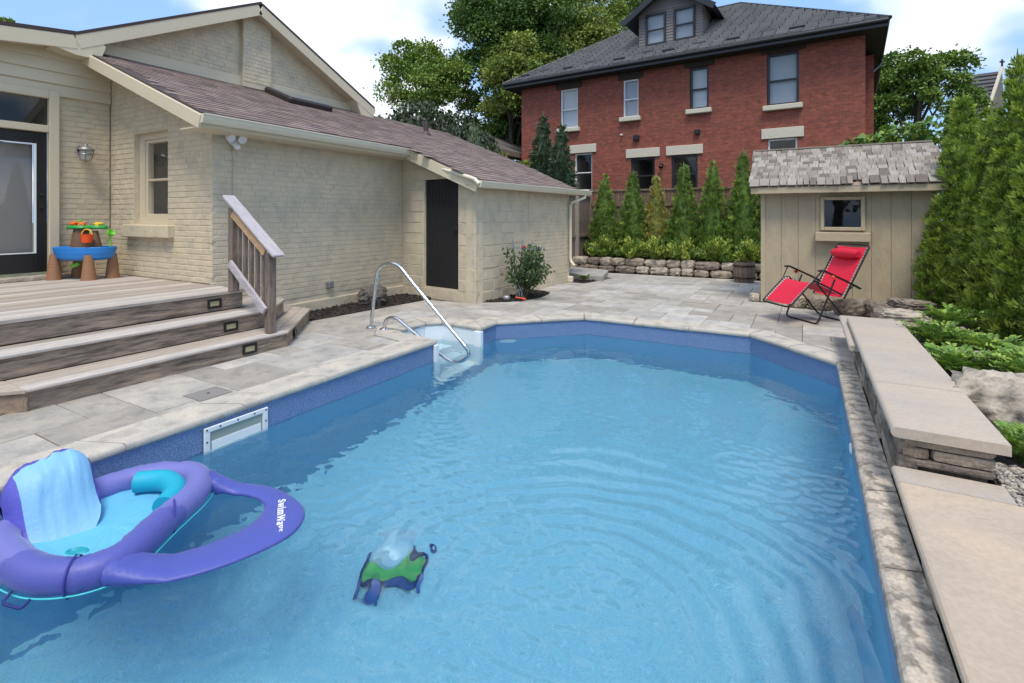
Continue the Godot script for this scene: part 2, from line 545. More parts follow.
# a base colour under soft low patches and fine grain; stains darken where a second noise passes a threshold
func grain(seed_: int, base: Color, lo_amp: float, hi_amp: float, lo_freq := 0.008, size := 512, stain := 0.0, from := 150.0) -> ImageTexture:
	var lo := lum_image(seed_, lo_freq, 4, size).get_data()
	var hi := lum_image(seed_ + 300, 0.11, 3, size).get_data()
	var st := lum_image(seed_ + 600, lo_freq * 1.6, 6, size).get_data()
	var out := PackedByteArray()
	out.resize(size * size * 3)
	var r := base.r * 255.0
	var g := base.g * 255.0
	var b := base.b * 255.0
	for i in size * size:
		var l := (lo[i] - 128) / 128.0
		var k := 1.0 + lo_amp * l + hi_amp * (hi[i] - 128) / 128.0
		if stain > 0.0: k *= 1.0 - stain * 0.62 * smoothstep(from, from + 40.0, float(st[i]))
		out[i * 3] = clampi(int(r * k), 0, 255)
		out[i * 3 + 1] = clampi(int(g * k * (1.0 - 0.012 * l)), 0, 255)
		out[i * 3 + 2] = clampi(int(b * k * (1.0 - 0.03 * l)), 0, 255)
	var im := Image.create_from_data(size, size, false, Image.FORMAT_RGB8, out)
	im.generate_mipmaps()
	return ImageTexture.create_from_image(im)

func glass(a: float) -> StandardMaterial3D:
	var g := StandardMaterial3D.new()
	g.albedo_color = Color(0.25, 0.28, 0.30, a)
	g.roughness = 0.02
	g.transparency = BaseMaterial3D.TRANSPARENCY_ALPHA
	return g

func brick_tex() -> ImageTexture:    # 2 m square of running-bond red brick
	var s := 512
	var im := Image.create(s, s, false, Image.FORMAT_RGB8)
	im.fill(rgb(122, 92, 82))
	var rows := 26
	var r := RandomNumberGenerator.new()
	r.seed = 77
	for j in rows:
		var y0 := int(j * s / float(rows))
		var y1 := int((j + 1) * s / float(rows)) - 3
		for i in 10:
			var x0 := int((i + (0.5 if j % 2 else 0.0)) * s / 10.0)
			var k := r.randf_range(0.88, 1.10)
			var c := Color(0.535 * k, 0.28 * k + r.randf_range(-0.012, 0.02), 0.22 * k + r.randf_range(-0.01, 0.02))
			var wd := int(s / 10.0) - 3
			im.fill_rect(Rect2i(x0, y0, mini(wd, s - x0), y1 - y0), c)
			if x0 + wd > s: im.fill_rect(Rect2i(0, y0, x0 + wd - s, y1 - y0), c)
	var nz := lum_image(78, 0.02, 5, s)
	for y in s:
		for x in s:
			var k := 0.92 + 0.16 * nz.get_pixel(x, y).r
			var c := im.get_pixel(x, y)
			im.set_pixel(x, y, Color(minf(c.r * k, 1), minf(c.g * k, 1), minf(c.b * k, 1)))
	im.generate_mipmaps()
	return ImageTexture.create_from_image(im)

# ---------------------------------------------------------------- ground and pool
func ground_and_pool() -> void:
	var pool := poly(POOL)
	var hole := MB.inset(pool, -0.06)
	var g := MB.new()
	for half in [[-150.0, -2.0], [-2.0, 150.0]]:
		for p in Geometry2D.clip_polygons(poly([[half[0], -200.0], [half[1], -200.0], [half[1], 60.0], [half[0], 60.0]]), hole):
			var idx := Geometry2D.triangulate_polygon(p)
			for i in range(0, idx.size(), 3):
				var t := [p[idx[i]], p[idx[i + 1]], p[idx[i + 2]]]
				if (t[1] - t[0]).cross(t[2] - t[0]) > 0: t.reverse()
				g.tri(Vector3(t[0].x, -0.07, t[0].y), Vector3(t[1].x, -0.07, t[1].y), Vector3(t[2].x, -0.07, t[2].y))
	struct("ground", g, mats.soil)
	# liner: upright walls and a floor that falls gently towards the near end
	var ln := MB.inset(poly(LINER), -0.02)
	var wl := MB.new()
	var band := MB.new()
	var fl := MB.new()
	var m := ln.size()
	var fy := func(z: float) -> float: return -1.42 - 0.30 * clampf((z + 6.0) / 5.0, 0.0, 1.0)
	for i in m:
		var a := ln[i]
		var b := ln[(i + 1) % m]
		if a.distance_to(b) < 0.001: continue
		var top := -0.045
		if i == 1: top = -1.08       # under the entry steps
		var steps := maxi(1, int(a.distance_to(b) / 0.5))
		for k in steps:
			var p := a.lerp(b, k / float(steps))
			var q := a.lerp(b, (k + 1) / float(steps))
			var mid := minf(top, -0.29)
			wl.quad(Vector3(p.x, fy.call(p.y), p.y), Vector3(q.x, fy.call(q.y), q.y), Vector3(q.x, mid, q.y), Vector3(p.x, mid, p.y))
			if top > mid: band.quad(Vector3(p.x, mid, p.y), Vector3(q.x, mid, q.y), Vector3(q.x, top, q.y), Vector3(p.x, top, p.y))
	for half in range(0, 18):
		var z0 := -7.2 + half * 0.5
		for p in Geometry2D.intersect_polygons(ln, poly([[-4.5, z0], [1.0, z0], [1.0, z0 + 0.5], [-4.5, z0 + 0.5]])):
			var idx := Geometry2D.triangulate_polygon(p)
			for i in range(0, idx.size(), 3):
				var t := [p[idx[i]], p[idx[i + 1]], p[idx[i + 2]]]
				if (t[1] - t[0]).cross(t[2] - t[0]) > 0: t.reverse()
				fl.tri(Vector3(t[0].x, fy.call(t[0].y), t[0].y), Vector3(t[1].x, fy.call(t[1].y), t[1].y), Vector3(t[2].x, fy.call(t[2].y), t[2].y))
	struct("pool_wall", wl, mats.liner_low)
	struct("pool_wall_top", band, mats.liner_wall)  # same vinyl as below, without the painted underwater brightness
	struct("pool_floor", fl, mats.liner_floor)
	water(pool)
	# coping: bull-nosed stones round the rim
	var cop := Node3D.new()
	cop.name = "pool_coping"
	cop.set_meta("kind", "structure")
	add_child(cop)
	var out := MB.inset(pool, -0.33)
	var n := pool.size()
	for i in n - 1:
		var a := pool[i]
		var b := pool[i + 1]
		var qa := out[i]
		var qb := out[i + 1]
		if i == 0: qa = Vector2(-4.2, 1.6)
		var right := i == n - 2
		if right:
			qa = Vector2(0.425, -6.33); qb = Vector2(0.425, 1.6)
		if i == n - 3: qb = Vector2(0.5, -6.1) + Vector2(0.02, -0.28)
		var l := a.distance_to(b)
		var cnt := maxi(1, roundi(l / (0.78 if not right else 0.72)))
		for k in cnt:
			var t0 := k / float(cnt)
			var t1 := (k + 1) / float(cnt)
			var gap := 0.0045 / maxf(l, 0.01)
			var mb := MB.new()
			coping_stone(mb, a.lerp(b, t0 + gap), a.lerp(b, t1 - gap), qa.lerp(qb, t0 + gap), qa.lerp(qb, t1 - gap), rng.randf_range(-0.002, 0.002))
			part(cop, "coping_stone", mb, mats.coping_stained if right else mats.coping)

func coping_stone(mb: MB, a: Vector2, b: Vector2, qa: Vector2, qb: Vector2, dy: float) -> void:
	var prof := [[0.035, -0.05], [0.008, -0.046], [0.0, -0.032], [0.0, -0.016], [0.006, -0.002], [0.018, 0.006], [0.034, 0.009], [1.0, 0.009], [1.0, -0.05]]
	var wa := a.distance_to(qa)
	var wb := b.distance_to(qb)
	var ra: Array = []
	var rb: Array = []
	for p in prof:
		var ta: float = p[0] / wa if p[0] < 0.5 else 1.0
		var tb: float = p[0] / wb if p[0] < 0.5 else 1.0
		var pa := a.lerp(qa, ta)
		var pb := b.lerp(qb, tb)
		ra.append(Vector3(pa.x, p[1] + dy, pa.y)); rb.append(Vector3(pb.x, p[1] + dy, pb.y))
	var m := prof.size()
	for i in m:
		var j := (i + 1) % m
		mb.quad(ra[i], rb[i], rb[j], ra[j])
	for i in range(1, m - 1):
		mb.tri(ra[0], ra[i], ra[i + 1]); mb.tri(rb[0], rb[i + 1], rb[i])

func water_h(x: float, z: float, n1: FastNoiseLite, n2: FastNoiseLite) -> float:
	# a lazy swell, and chop that comes and goes in patches
	var chop := 0.25 + 1.1 * smoothstep(-0.25, 0.45, n1.get_noise_2d(x * 0.55 + 90.0, z * 0.55))
	var h := 0.010 * n1.get_noise_2d(x, z) + 0.0050 * chop * n2.get_noise_2d(x * 1.25 + z * 0.4, z * 1.7 - x * 0.3)
	for s in [[-0.85, -2.2, 0.0052, 38.0, 0.75, 0.8], [-2.1, -2.35, 0.0010, 30.0, 0.3, 0.4], [-3.3, -6.4, 0.0014, 30.0, 0.4, 0.6], [-3.0, -0.4, 0.0014, 26.0, 0.4, 0.6]]:
		var r := Vector2(x - s[0], z - s[1]).length()
		h += s[2] * sin(r * s[3] + 5.0 * n1.get_noise_2d(x * 0.7 + 40.0, z * 0.7)) * exp(-pow((r - s[4]) / s[5], 2.0)) * (0.45 + 0.9 * absf(n1.get_noise_2d(x * 0.8 - 20.0, z * 0.8)))
	return h

func water(pool: PackedVector2Array) -> void:
	var wide := MB.inset(pool, -0.015)
	var n1 := noise(301, 1.1, 3)
	var n2 := noise(302, 6.5, 2)
	var st := 0.02
	var x0 := -4.70
	var z0 := -7.25
	var nx := int(5.05 / st)
	var nz := int(8.85 / st)
	var hh := PackedFloat32Array()
	hh.resize((nx + 3) * (nz + 3))
	for j in nz + 3:
		for i in nx + 3:
			hh[j * (nx + 3) + i] = water_h(x0 + (i - 1) * st, z0 + (j - 1) * st, n1, n2)
	var inside := PackedByteArray()
	inside.resize((nx + 1) * (nz + 1))
	for j in nz + 1:
		for i in nx + 1:
			inside[j * (nx + 1) + i] = 1 if Geometry2D.is_point_in_polygon(Vector2(x0 + i * st, z0 + j * st), wide) else 0
	var id := {}
	var v := PackedVector3Array()
	var nm := PackedVector3Array()
	var ix := PackedInt32Array()
	for j in nz:
		for i in nx:
			var k := 0
			for o in [[0, 0], [1, 0], [1, 1], [0, 1]]: k += inside[(j + o[1]) * (nx + 1) + i + o[0]]
			if k == 0: continue
			var q: Array = []
			for o in [[0, 0], [1, 0], [1, 1], [0, 1]]:
				var key: int = (j + o[1]) * (nx + 1) + i + o[0]
				if not id.has(key):
					id[key] = v.size()
					var c: int = (j + o[1] + 1) * (nx + 3) + i + o[0] + 1
					v.append(Vector3(x0 + (i + o[0]) * st, WATER + hh[c], z0 + (j + o[1]) * st))
					nm.append(Vector3((hh[c - 1] - hh[c + 1]) / (2 * st), 1.0, (hh[c - nx - 3] - hh[c + nx + 3]) / (2 * st)).normalized())
				q.append(id[key])
			# clockwise seen from above
			ix.append_array(PackedInt32Array([q[0], q[1], q[2], q[0], q[2], q[3]]))
	var a := []
	a.resize(Mesh.ARRAY_MAX)
	a[Mesh.ARRAY_VERTEX] = v; a[Mesh.ARRAY_NORMAL] = nm; a[Mesh.ARRAY_INDEX] = ix
	var am := ArrayMesh.new()
	am.add_surface_from_arrays(Mesh.PRIMITIVE_TRIANGLES, a)
	struct("water", am, mats.water)

# ---------------------------------------------------------------- patio paving
func patio() -> void:
	var pt := Node3D.new()
	pt.name = "patio"
	pt.set_meta("kind", "structure")
	add_child(pt)
	var region := poly([[-5.25, 1.6], [-5.25, -3.75], [-6.2, -4.9], [-6.6, -5.0], [-6.6, -7.2], [-4.92, -7.34], [-4.72, -10.9], [-4.9, -13.05], [-0.8, -13.2], [-0.66, -9.95], [0.4, -10.4], [1.3, -10.2], [0.9, -7.4], [0.44, -7.3], [0.44, -6.3], [-0.2, -6.9], [-3.0, -6.9], [-4.0, -6.0], [-4.4, -5.6], [-4.15, -4.9], [-4.15, 1.6]])
	var cut := [MB.inset(poly(POOL), -0.335), poly([[-6.9, -4.93], [-6.14, -4.96], [-6.05, -5.64], [-5.99, -6.41], [-5.9, -7.14], [-6.0, -7.6], [-6.9, -7.7]]), rose_bed(), poly([[-4.85, -10.8], [-4.3, -10.75], [-4.02, -11.9], [-4.9, -12.9]]), poly([[-4.52, -2.37], [-4.52, -2.645], [-4.255, -2.645], [-4.255, -2.37]])]
	var bed := MB.new()
	var open_ := [region]
	for c in [cut[0]]:
		var nxt := []
		for p in open_: nxt.append_array(Geometry2D.clip_polygons(p, c))
		open_ = nxt
	for p in open_:
		if absf(area(p)) > 0.02: bed.prism(p, -0.06, -0.012)
	part(pt, "joint_sand", bed, mats.joint)
	var u := 0.305
	var W := 26
	var Hh := 50
	var taken := {}
	for j in Hh:
		for i in W:
			if taken.has(Vector2i(i, j)): continue
			var choice: Array = [[2, 1], [2, 2], [1, 1], [2, 1], [3, 2], [1, 2], [2, 1], [2, 2]]
			var pick: Array = choice[rng.randi() % choice.size()]
			var ok := true
			for b in pick[1]:
				for a in pick[0]:
					if taken.has(Vector2i(i + a, j + b)) or i + a >= W: ok = false
			if not ok:
				pick = [2, 1] if not taken.has(Vector2i(i + 1, j)) and i + 1 < W and rng.randf() < 0.7 else [1, 1]
			for b in pick[1]:
				for a in pick[0]: taken[Vector2i(i + a, j + b)] = true
			var x0 := -6.75 + i * u
			var z0 := -13.35 + j * u
			var r := poly([[x0, z0], [x0 + pick[0] * u, z0], [x0 + pick[0] * u, z0 + pick[1] * u], [x0, z0 + pick[1] * u]])
			var bits: Array = Geometry2D.intersect_polygons(r, region)
			for c in cut:
				var nxt: Array = []
				for p in bits: nxt.append_array(Geometry2D.clip_polygons(p, c))
				bits = nxt
			for p in bits:
				if absf(area(p)) < 0.006 or p.size() > 12: continue
				var s := MB.inset(p, 0.0035)
				if absf(area(s)) < 0.004: continue
				var mb := MB.new()
				mb.prism(s, -0.03, 0.001 + rng.randf_range(-0.0022, 0.0022), 0.004)
				part(pt, "paving_stone", mb, mats.pave[rng.randi() % 6])
	# mulch along the wall and round the rose
	var mul := MB.new()
	mul.prism(cut[1], -0.05, 0.012)
	var ch := mul
	chips(ch, cut[1], 900, 0.012)
	struct("mulch_bed", mul, mats.mulch)
	var m2 := MB.new()
	m2.prism(cut[2], -0.05, 0.012)
	chips(m2, cut[2], 600, 0.012)
	struct("mulch_bed", m2, mats.mulch)

func chips(mb: MB, p: PackedVector2Array, count: int, y: float) -> void:
	var b := Rect2(p[0], Vector2.ZERO)
	for q in p: b = b.expand(q)
	for i in count:
		var q := Vector2(rng.randf_range(b.position.x, b.end.x), rng.randf_range(b.position.y, b.end.y))
		if not Geometry2D.is_point_in_polygon(q, p): continue
		var l := rng.randf_range(0.02, 0.06)
		mb.box(xfm(Vector3(q.x, y + rng.randf_range(0.0, 0.018), q.y), rng.randf() * TAU, rng.randf_range(-0.4, 0.4), rng.randf_range(-0.4, 0.4)), Vector3(l, 0.008, l * 0.4))

func rose_bed() -> PackedVector2Array:
	return poly([[-4.86, -7.5], [-4.72, -7.6], [-4.5, -7.76], [-4.34, -8.08], [-4.24, -8.5], [-4.3, -9.0], [-4.5, -9.2], [-4.76, -9.25]])

func area(p: PackedVector2Array) -> float:
	var a := 0.0
	for i in p.size(): a += p[i].cross(p[(i + 1) % p.size()])
	return a * 0.5

# ---------------------------------------------------------------- walls
# upright slab: polygon in (s, y); s runs along ax, which is to the right seen from outside
func slab(mb: MB, o: Vector3, ax: Vector3, th: float, outline: PackedVector2Array, holes := []) -> void:
	var outn := ax.cross(Vector3.UP)
	var xs := [-1e4]
	for h in holes: xs.append(h.get_center().x)
	xs.append(1e4)
	xs.sort()
	for i in xs.size() - 1:
		if xs[i + 1] - xs[i] < 1e-5: continue
		var bits: Array = Geometry2D.intersect_polygons(outline, poly([[xs[i], -100.0], [xs[i + 1], -100.0], [xs[i + 1], 100.0], [xs[i], 100.0]]))
		for h in holes:
			var nxt: Array = []
			for p in bits: nxt.append_array(Geometry2D.clip_polygons(p, poly([[h.position.x, h.position.y], [h.end.x, h.position.y], [h.end.x, h.end.y], [h.position.x, h.end.y]])))
			bits = nxt
		for p in bits:
			if area(p) < 0.0: p.reverse()
			var idx := Geometry2D.triangulate_polygon(p)
			var f := func(q: Vector2) -> Vector3: return o + ax * q.x + Vector3(0, q.y, 0)
			for k in range(0, idx.size(), 3):
				var t := [p[idx[k]], p[idx[k + 1]], p[idx[k + 2]]]
				if (t[1] - t[0]).cross(t[2] - t[0]) < 0: t.reverse()
				mb.tri(f.call(t[0]), f.call(t[1]), f.call(t[2]))
				var d := -outn * th
				mb.tri(f.call(t[0]) + d, f.call(t[2]) + d, f.call(t[1]) + d)
			for k in p.size():
				var a: Vector3 = f.call(p[k])
				var b: Vector3 = f.call(p[(k + 1) % p.size()])
				var mid: Vector2 = (p[k] + p[(k + 1) % p.size()]) * 0.5
				var at_cut := false
				for x in xs:
					if absf(mid.x - x) < 1e-4 and absf(p[k].x - p[(k + 1) % p.size()].x) < 1e-4: at_cut = true
				if at_cut: continue
				mb.quad(a, a - outn * th, b - outn * th, b)

var brick_meshes := {}
func brick_mesh(l: float, h: float) -> Array:
	var key := "%.3f %.3f" % [l, h]
	if not brick_meshes.has(key):
		var r: Array = []
		for i in 4:
			var mb := MB.new()
			mb.box(xfm(Vector3(0, 0, 0), rng.randf_range(-0.006, 0.006), rng.randf_range(-0.05, 0.05), rng.randf_range(-0.008, 0.008)), Vector3(l, h, 0.02), 0.006)
			r.append(mb.mesh())
		brick_meshes[key] = r
	return brick_meshes[key]

# running-bond bricks standing proud of a wall; the ones nearest the camera are parts, the rest one part of kind stuff
func bricks(wall: Node3D, o: Vector3, ax: Vector3, w: float, h: float, inside: Callable, holes: Array, budget: int, bl := 0.235, bh := 0.079, m: Material = null, called := "brick", gap := 0.009) -> void:
	var outn := ax.cross(Vector3.UP)
	var list: Array = []
	for j in int(h / bh):
		var y := (j + 0.5) * bh
		var s := -(0.5 * bl if j % 2 else 0.0) - (bl * 0.13 * (j % 3))
		while s < w:
			var spans := [[maxf(s, 0.0), minf(s + bl, w)]]
			for hl in holes:
				if y + bh * 0.4 < hl.position.y or y - bh * 0.4 > hl.end.y: continue
				var nxt: Array = []
				for sp in spans:
					if sp[1] <= hl.position.x or sp[0] >= hl.end.x: nxt.append(sp)
					else:
						if sp[0] < hl.position.x: nxt.append([sp[0], hl.position.x])
						if sp[1] > hl.end.x: nxt.append([hl.end.x, sp[1]])
				spans = nxt
			for sp in spans:
				if sp[1] - sp[0] < 0.06: continue
				var mid: float = (sp[0] + sp[1]) * 0.5
				if not (inside.call(sp[0] + 0.01, y - bh * 0.4) and inside.call(sp[1] - 0.01, y - bh * 0.4) and inside.call(sp[0] + 0.01, y + bh * 0.4) and inside.call(sp[1] - 0.01, y + bh * 0.4)): continue
				var c := o + ax * mid + Vector3(0, y, 0) + outn * rng.randf_range(-0.0055, -0.0015)
				list.append([c.distance_to(Vector3(0, 1.5, 0)), c, sp[1] - sp[0]])
			s += bl
	list.sort_custom(func(a, b): return a[0] < b[0])
	var rest := MB.new()
	var ms := brick_mesh(bl - gap, bh - gap)
	for k in list.size():
		var l: float = list[k][2] - gap
		var b := Basis(ax * (l / (bl - gap)), Vector3.UP, outn)
		if k < budget: placed(wall, called, ms[k % 4], m, Transform3D(b, list[k][1]))
		else:
			var xf := Transform3D(Basis(ax, Vector3.UP, outn).rotated(Vector3.UP, rng.randf_range(-0.006, 0.006)), list[k][1])
			var x := l * 0.5
			var yy := (bh - gap) * 0.5
			var q: Array = []
			for e in [[-1, -1], [1, -1], [1, 1], [-1, 1]]:
				q.append(xf * Vector3(e[0] * x, e[1] * yy, 0.0)); q.append(xf * Vector3(e[0] * (x - 0.005), e[1] * (yy - 0.005), 0.01))
			rest.quad(q[1], q[3], q[5], q[7])
			for e in 4: rest.quad(q[e * 2], q[(e * 2 + 2) % 8], q[(e * 2 + 3) % 8], q[e * 2 + 1])
	if rest.v.size() > 0: part(wall, called + "work", rest, m, "stuff")

# the unlit room behind an opening: floor, ceiling, three walls; o is its lower left front corner
func room(o: Vector3, ax: Vector3, w: float, h: float, d: float) -> MB:
	var mb := MB.new()
	var n := -ax.cross(Vector3.UP) * d
	var u := Vector3(0, h, 0)
	var a := ax * w
	mb.quad(o + n, o + n + a, o + n + a + u, o + n + u)
	mb.quad(o, o + a, o + n + a, o + n)
	mb.quad(o + u, o + u + n, o + u + n + a, o + u + a)
	mb.quad(o, o + n, o + n + u, o + u)
	mb.quad(o + a, o + a + u, o + a + n + u, o + a + n)
	return mb

# a sash window set into an opening: frame, meeting rail, two panes, what shows behind
func window_unit(parent: Node3D, o: Vector3, ax: Vector3, w: float, h: float, depth: float, fm: Material, fw := 0.06, rail := true, behind: Material = null, called := "window", room_depth := 2.6) -> MeshInstance3D:
	var outn := ax.cross(Vector3.UP)
	var b := Basis(ax, Vector3.UP, outn)
	var at := o - outn * depth
	var f := MB.new()
	var put := func(x0: float, x1: float, y0: float, y1: float, z: float, t: float) -> void:
		f.box(Transform3D(b, at + ax * (x0 + x1) * 0.5 + Vector3(0, (y0 + y1) * 0.5, 0) + outn * z), Vector3(x1 - x0, y1 - y0, t), 0.006)
	put.call(0.0, fw, 0.0, h, 0.0, 0.09)
	put.call(w - fw, w, 0.0, h, 0.0, 0.09)
	put.call(fw, w - fw, 0.0, fw, 0.0, 0.088)
	put.call(fw, w - fw, h - fw, h, 0.0, 0.088)
	if rail: put.call(fw, w - fw, h * 0.48 - fw * 0.35, h * 0.48 + fw * 0.35, 0.005, 0.07)
	var win := part(parent, called, f, fm)
	var halves := [[fw, h - fw]] if not rail else [[fw, h * 0.48 - fw * 0.35], [h * 0.48 + fw * 0.35, h - fw]]
	for k in halves.size():
		var p := MB.new()
		var g0 := at + outn * (0.012 - 0.02 * (1 - k))
		var gx := w - fw
		p.quad(g0 + ax * fw + Vector3(0, halves[k][0], 0), g0 + ax * gx + Vector3(0, halves[k][0], 0), g0 + ax * gx + Vector3(0, halves[k][1], 0), g0 + ax * fw + Vector3(0, halves[k][1], 0))
		part(win, "pane", p, mats.pane)
	if behind:
		var r := MB.new()
		r.box(Transform3D(b, at + ax * w * 0.5 + Vector3(0, h * 0.5, 0) - outn * 0.09), Vector3(w + 0.16, h + 0.16, 0.01))
		part(win, "blind", r, behind)
	else: part(win, "room_behind", room(at - outn * 0.06 - ax * 0.05 - Vector3(0, 0.05, 0), ax, w + 0.1, h + 0.1, room_depth), mats.interior)
	return win

# ---------------------------------------------------------------- deck and steps
func deck() -> void:
	var d := thing("wooden_deck", "weathered grey timber deck with three wide steps beside the cream house", "deck", Vector3(-6.0, 0, -2.7))
	var near := 1.5
	# deck boards, along z
	var x := -6.0
	var k := 0
	while x > -9.40:
		var mb := MB.new()
		mb.bx(x - 0.138 + 0.003, x - 0.003, 0.565, 0.6 + rng.randf_range(-0.0015, 0.0015), -3.885, near, 0.004)
		part(d, "deck_board", mb, mats.wood[(k * 2 + rng.randi() % 2) % 5])
		x -= 0.138
		k += 1
	# frame under the boards
	var fr := MB.new()
	fr.bx(-9.4, -6.06, 0.0, 0.56, -3.87, near)
	part(d, "deck_frame", fr, mats.wood_riser)
	for s in [[-6.02, 0.385, 0.562, -3.86, near], [-5.6, 0.18, 0.352, -3.93, -1.5], [-5.18, 0.0, 0.152, -3.87, -1.56]]:
		var mb := MB.new()
		mb.bx(s[0] - 0.035, s[0], s[1], s[2], s[3], s[4], 0.003)
		part(d, "riser", mb, mats.wood_riser)
	# treads: three boards each
	for t in [[-5.15, 0.18, -3.86, -1.57], [-5.57, 0.38, -3.93, -1.5]]:
		for j in 3:
			var mb := MB.new()
			mb.bx(t[0] - (j + 1) * 0.143 + 0.003, t[0] - j * 0.143 - 0.003, t[1] - 0.028 - j * 0.0004, t[1] + rng.randf_range(-0.001, 0.001), t[2], t[3], 0.006)
			part(d, "tread_board", mb, mats.wood[rng.randi() % 5])
	# the steps turn the corner at 45 degrees at either end
	for side in 2:
		var mz := func(z: float) -> float: return z if side == 0 else -5.43 - z
		for lv in [[0.18, 0.155, [[-5.15, -3.863], [-6.14, -4.96], [-6.72, -4.96], [-6.72, -3.90], [-5.6, -3.90], [-5.58, -3.863]], 0.0], [0.38, 0.352, [[-5.57, -3.935], [-6.12, -4.53], [-6.72, -4.53], [-6.72, -3.90], [-6.05, -3.90], [-6.0, -3.935]], 0.2]]:
			var pg := PackedVector2Array()
			for q in lv[2]: pg.append(Vector2(q[0], mz.call(q[1])))
			var e0: Vector2 = pg[0]
			var e1: Vector2 = pg[1]
			var dir := (e1 - e0).normalized()
			var nn := Vector2(dir.y, -dir.x)
			if nn.dot(Vector2(-6.6, mz.call(-4.0)) - e0) < 0: nn = -nn
			for j in 11:
				var s0 := e0 - dir * 3.0 + nn * (j * 0.14 + 0.002)
				var strip := PackedVector2Array([s0, s0 + dir * 6.0, s0 + dir * 6.0 + nn * 0.136, s0 + nn * 0.136])
				for p in Geometry2D.intersect_polygons(pg, strip):
					if absf(area(p)) < 0.003: continue
					var mb := MB.new()
					mb.prism(p, lv[0] - 0.03, lv[0] + rng.randf_range(-0.001, 0.001), 0.004)
					part(d, "corner_board", mb, mats.wood[4 if j < 2 else rng.randi() % 5])
			var mb2 := MB.new()
			var a := Vector3(e0.x, 0, e0.y) + Vector3(nn.x, 0, nn.y) * 0.035
			var b := Vector3(e1.x, 0, e1.y) + Vector3(nn.x, 0, nn.y) * 0.035
			var hm: float = (lv[1] + lv[3]) * 0.5 - 0.004
			mb2.bar(a + Vector3(0, hm, 0), b + Vector3(0, hm, 0), 0.03, lv[1] - lv[3] - 0.002, Vector3.UP, 0.003)
			part(d, "corner_riser", mb2, mats.wood_riser2)
	# step lights
	for l in [[Vector3(-6.02, 0.475, -3.51), 0.0], [Vector3(-5.6, 0.265, -3.45), 0.0], [Vector3(-5.18, 0.078, -3.40), 0.0], [Vector3(-5.36 - 0.0, 0.085, -4.14), 0.785]]:
		var mb := MB.new()
		var yaw: float = PI / 2 + l[1]
		var c: Vector3 = l[0]
		if l[1] > 0.0: c += Vector3(-0.05, 0, 0.0)
		var b := Basis.from_euler(Vector3(0, yaw, 0))
		for e in [[-0.068, 0, 0.026, 0.104], [0.068, 0, 0.026, 0.104], [0, -0.04, 0.11, 0.024], [0, 0.04, 0.11, 0.024]]:
			mb.box(Transform3D(b, c + b * Vector3(e[0], e[1], 0.008)), Vector3(e[2], e[3], 0.016), 0.003)
		var lt := part(d, "step_light", mb, mats.dark_metal)
		var g := MB.new()
		g.box(Transform3D(b, c + b * Vector3(0, 0, 0.004)), Vector3(0.11, 0.056, 0.006))
		part(lt, "lens", g, mat(rgb(170, 164, 128), 0.4))
	# stair railing
	var r := thing("stair_railing", "short weathered timber railing with five balusters at the end of the steps", "railing", Vector3(-5.6, 0.2, -3.68))
	var zz := -3.69
	for p in [[-5.93, 0.601, 1.60], [-5.24, 0.182, 1.08]]:
		var mb := MB.new()
		mb.bx(p[0] - 0.045, p[0] + 0.045, p[1], p[2], zz - 0.045, zz + 0.045, 0.006)
		part(r, "post", mb, mats.wood_post)
	var slope := func(x2: float) -> float: return 1.66 + (1.13 - 1.66) / (-5.20 + 5.93) * (x2 + 5.93)
	for j in 5:
		var bx := -5.93 + 0.115 * (j + 1)
		var mb := MB.new()
		mb.bx(bx - 0.02, bx + 0.02, slope.call(bx) - 0.78, slope.call(bx) - 0.11, zz - 0.02, zz + 0.02, 0.003)
		part(r, "baluster", mb, mats.wood_post)
	var up := Vector3(0.53, 0.73, 0).normalized()
	var hb := MB.new()
	hb.bar(Vector3(-6.04, slope.call(-6.04) + 0.0, zz), Vector3(-5.09, slope.call(-5.09) + 0.0, zz), 0.15, 0.036, up, 0.008)
	part(r, "hand_rail", hb, mats.wood_grey)
	var h2 := MB.new()
	h2.bar(Vector3(-5.89, slope.call(-5.89) - 0.10, zz + 0.036), Vector3(-5.28, slope.call(-5.28) - 0.10, zz + 0.036), 0.03, 0.09, up, 0.004)
	part(r, "upper_stringer", h2, mats.wood_new)
	var h3 := MB.new()
	h3.bar(Vector3(-5.90, slope.call(-5.90) - 0.69, zz + 0.068), Vector3(-5.24, slope.call(-5.24) - 0.72, zz + 0.068), 0.034, 0.09, up, 0.004)
	part(r, "lower_stringer", h3, mats.wood_grey)

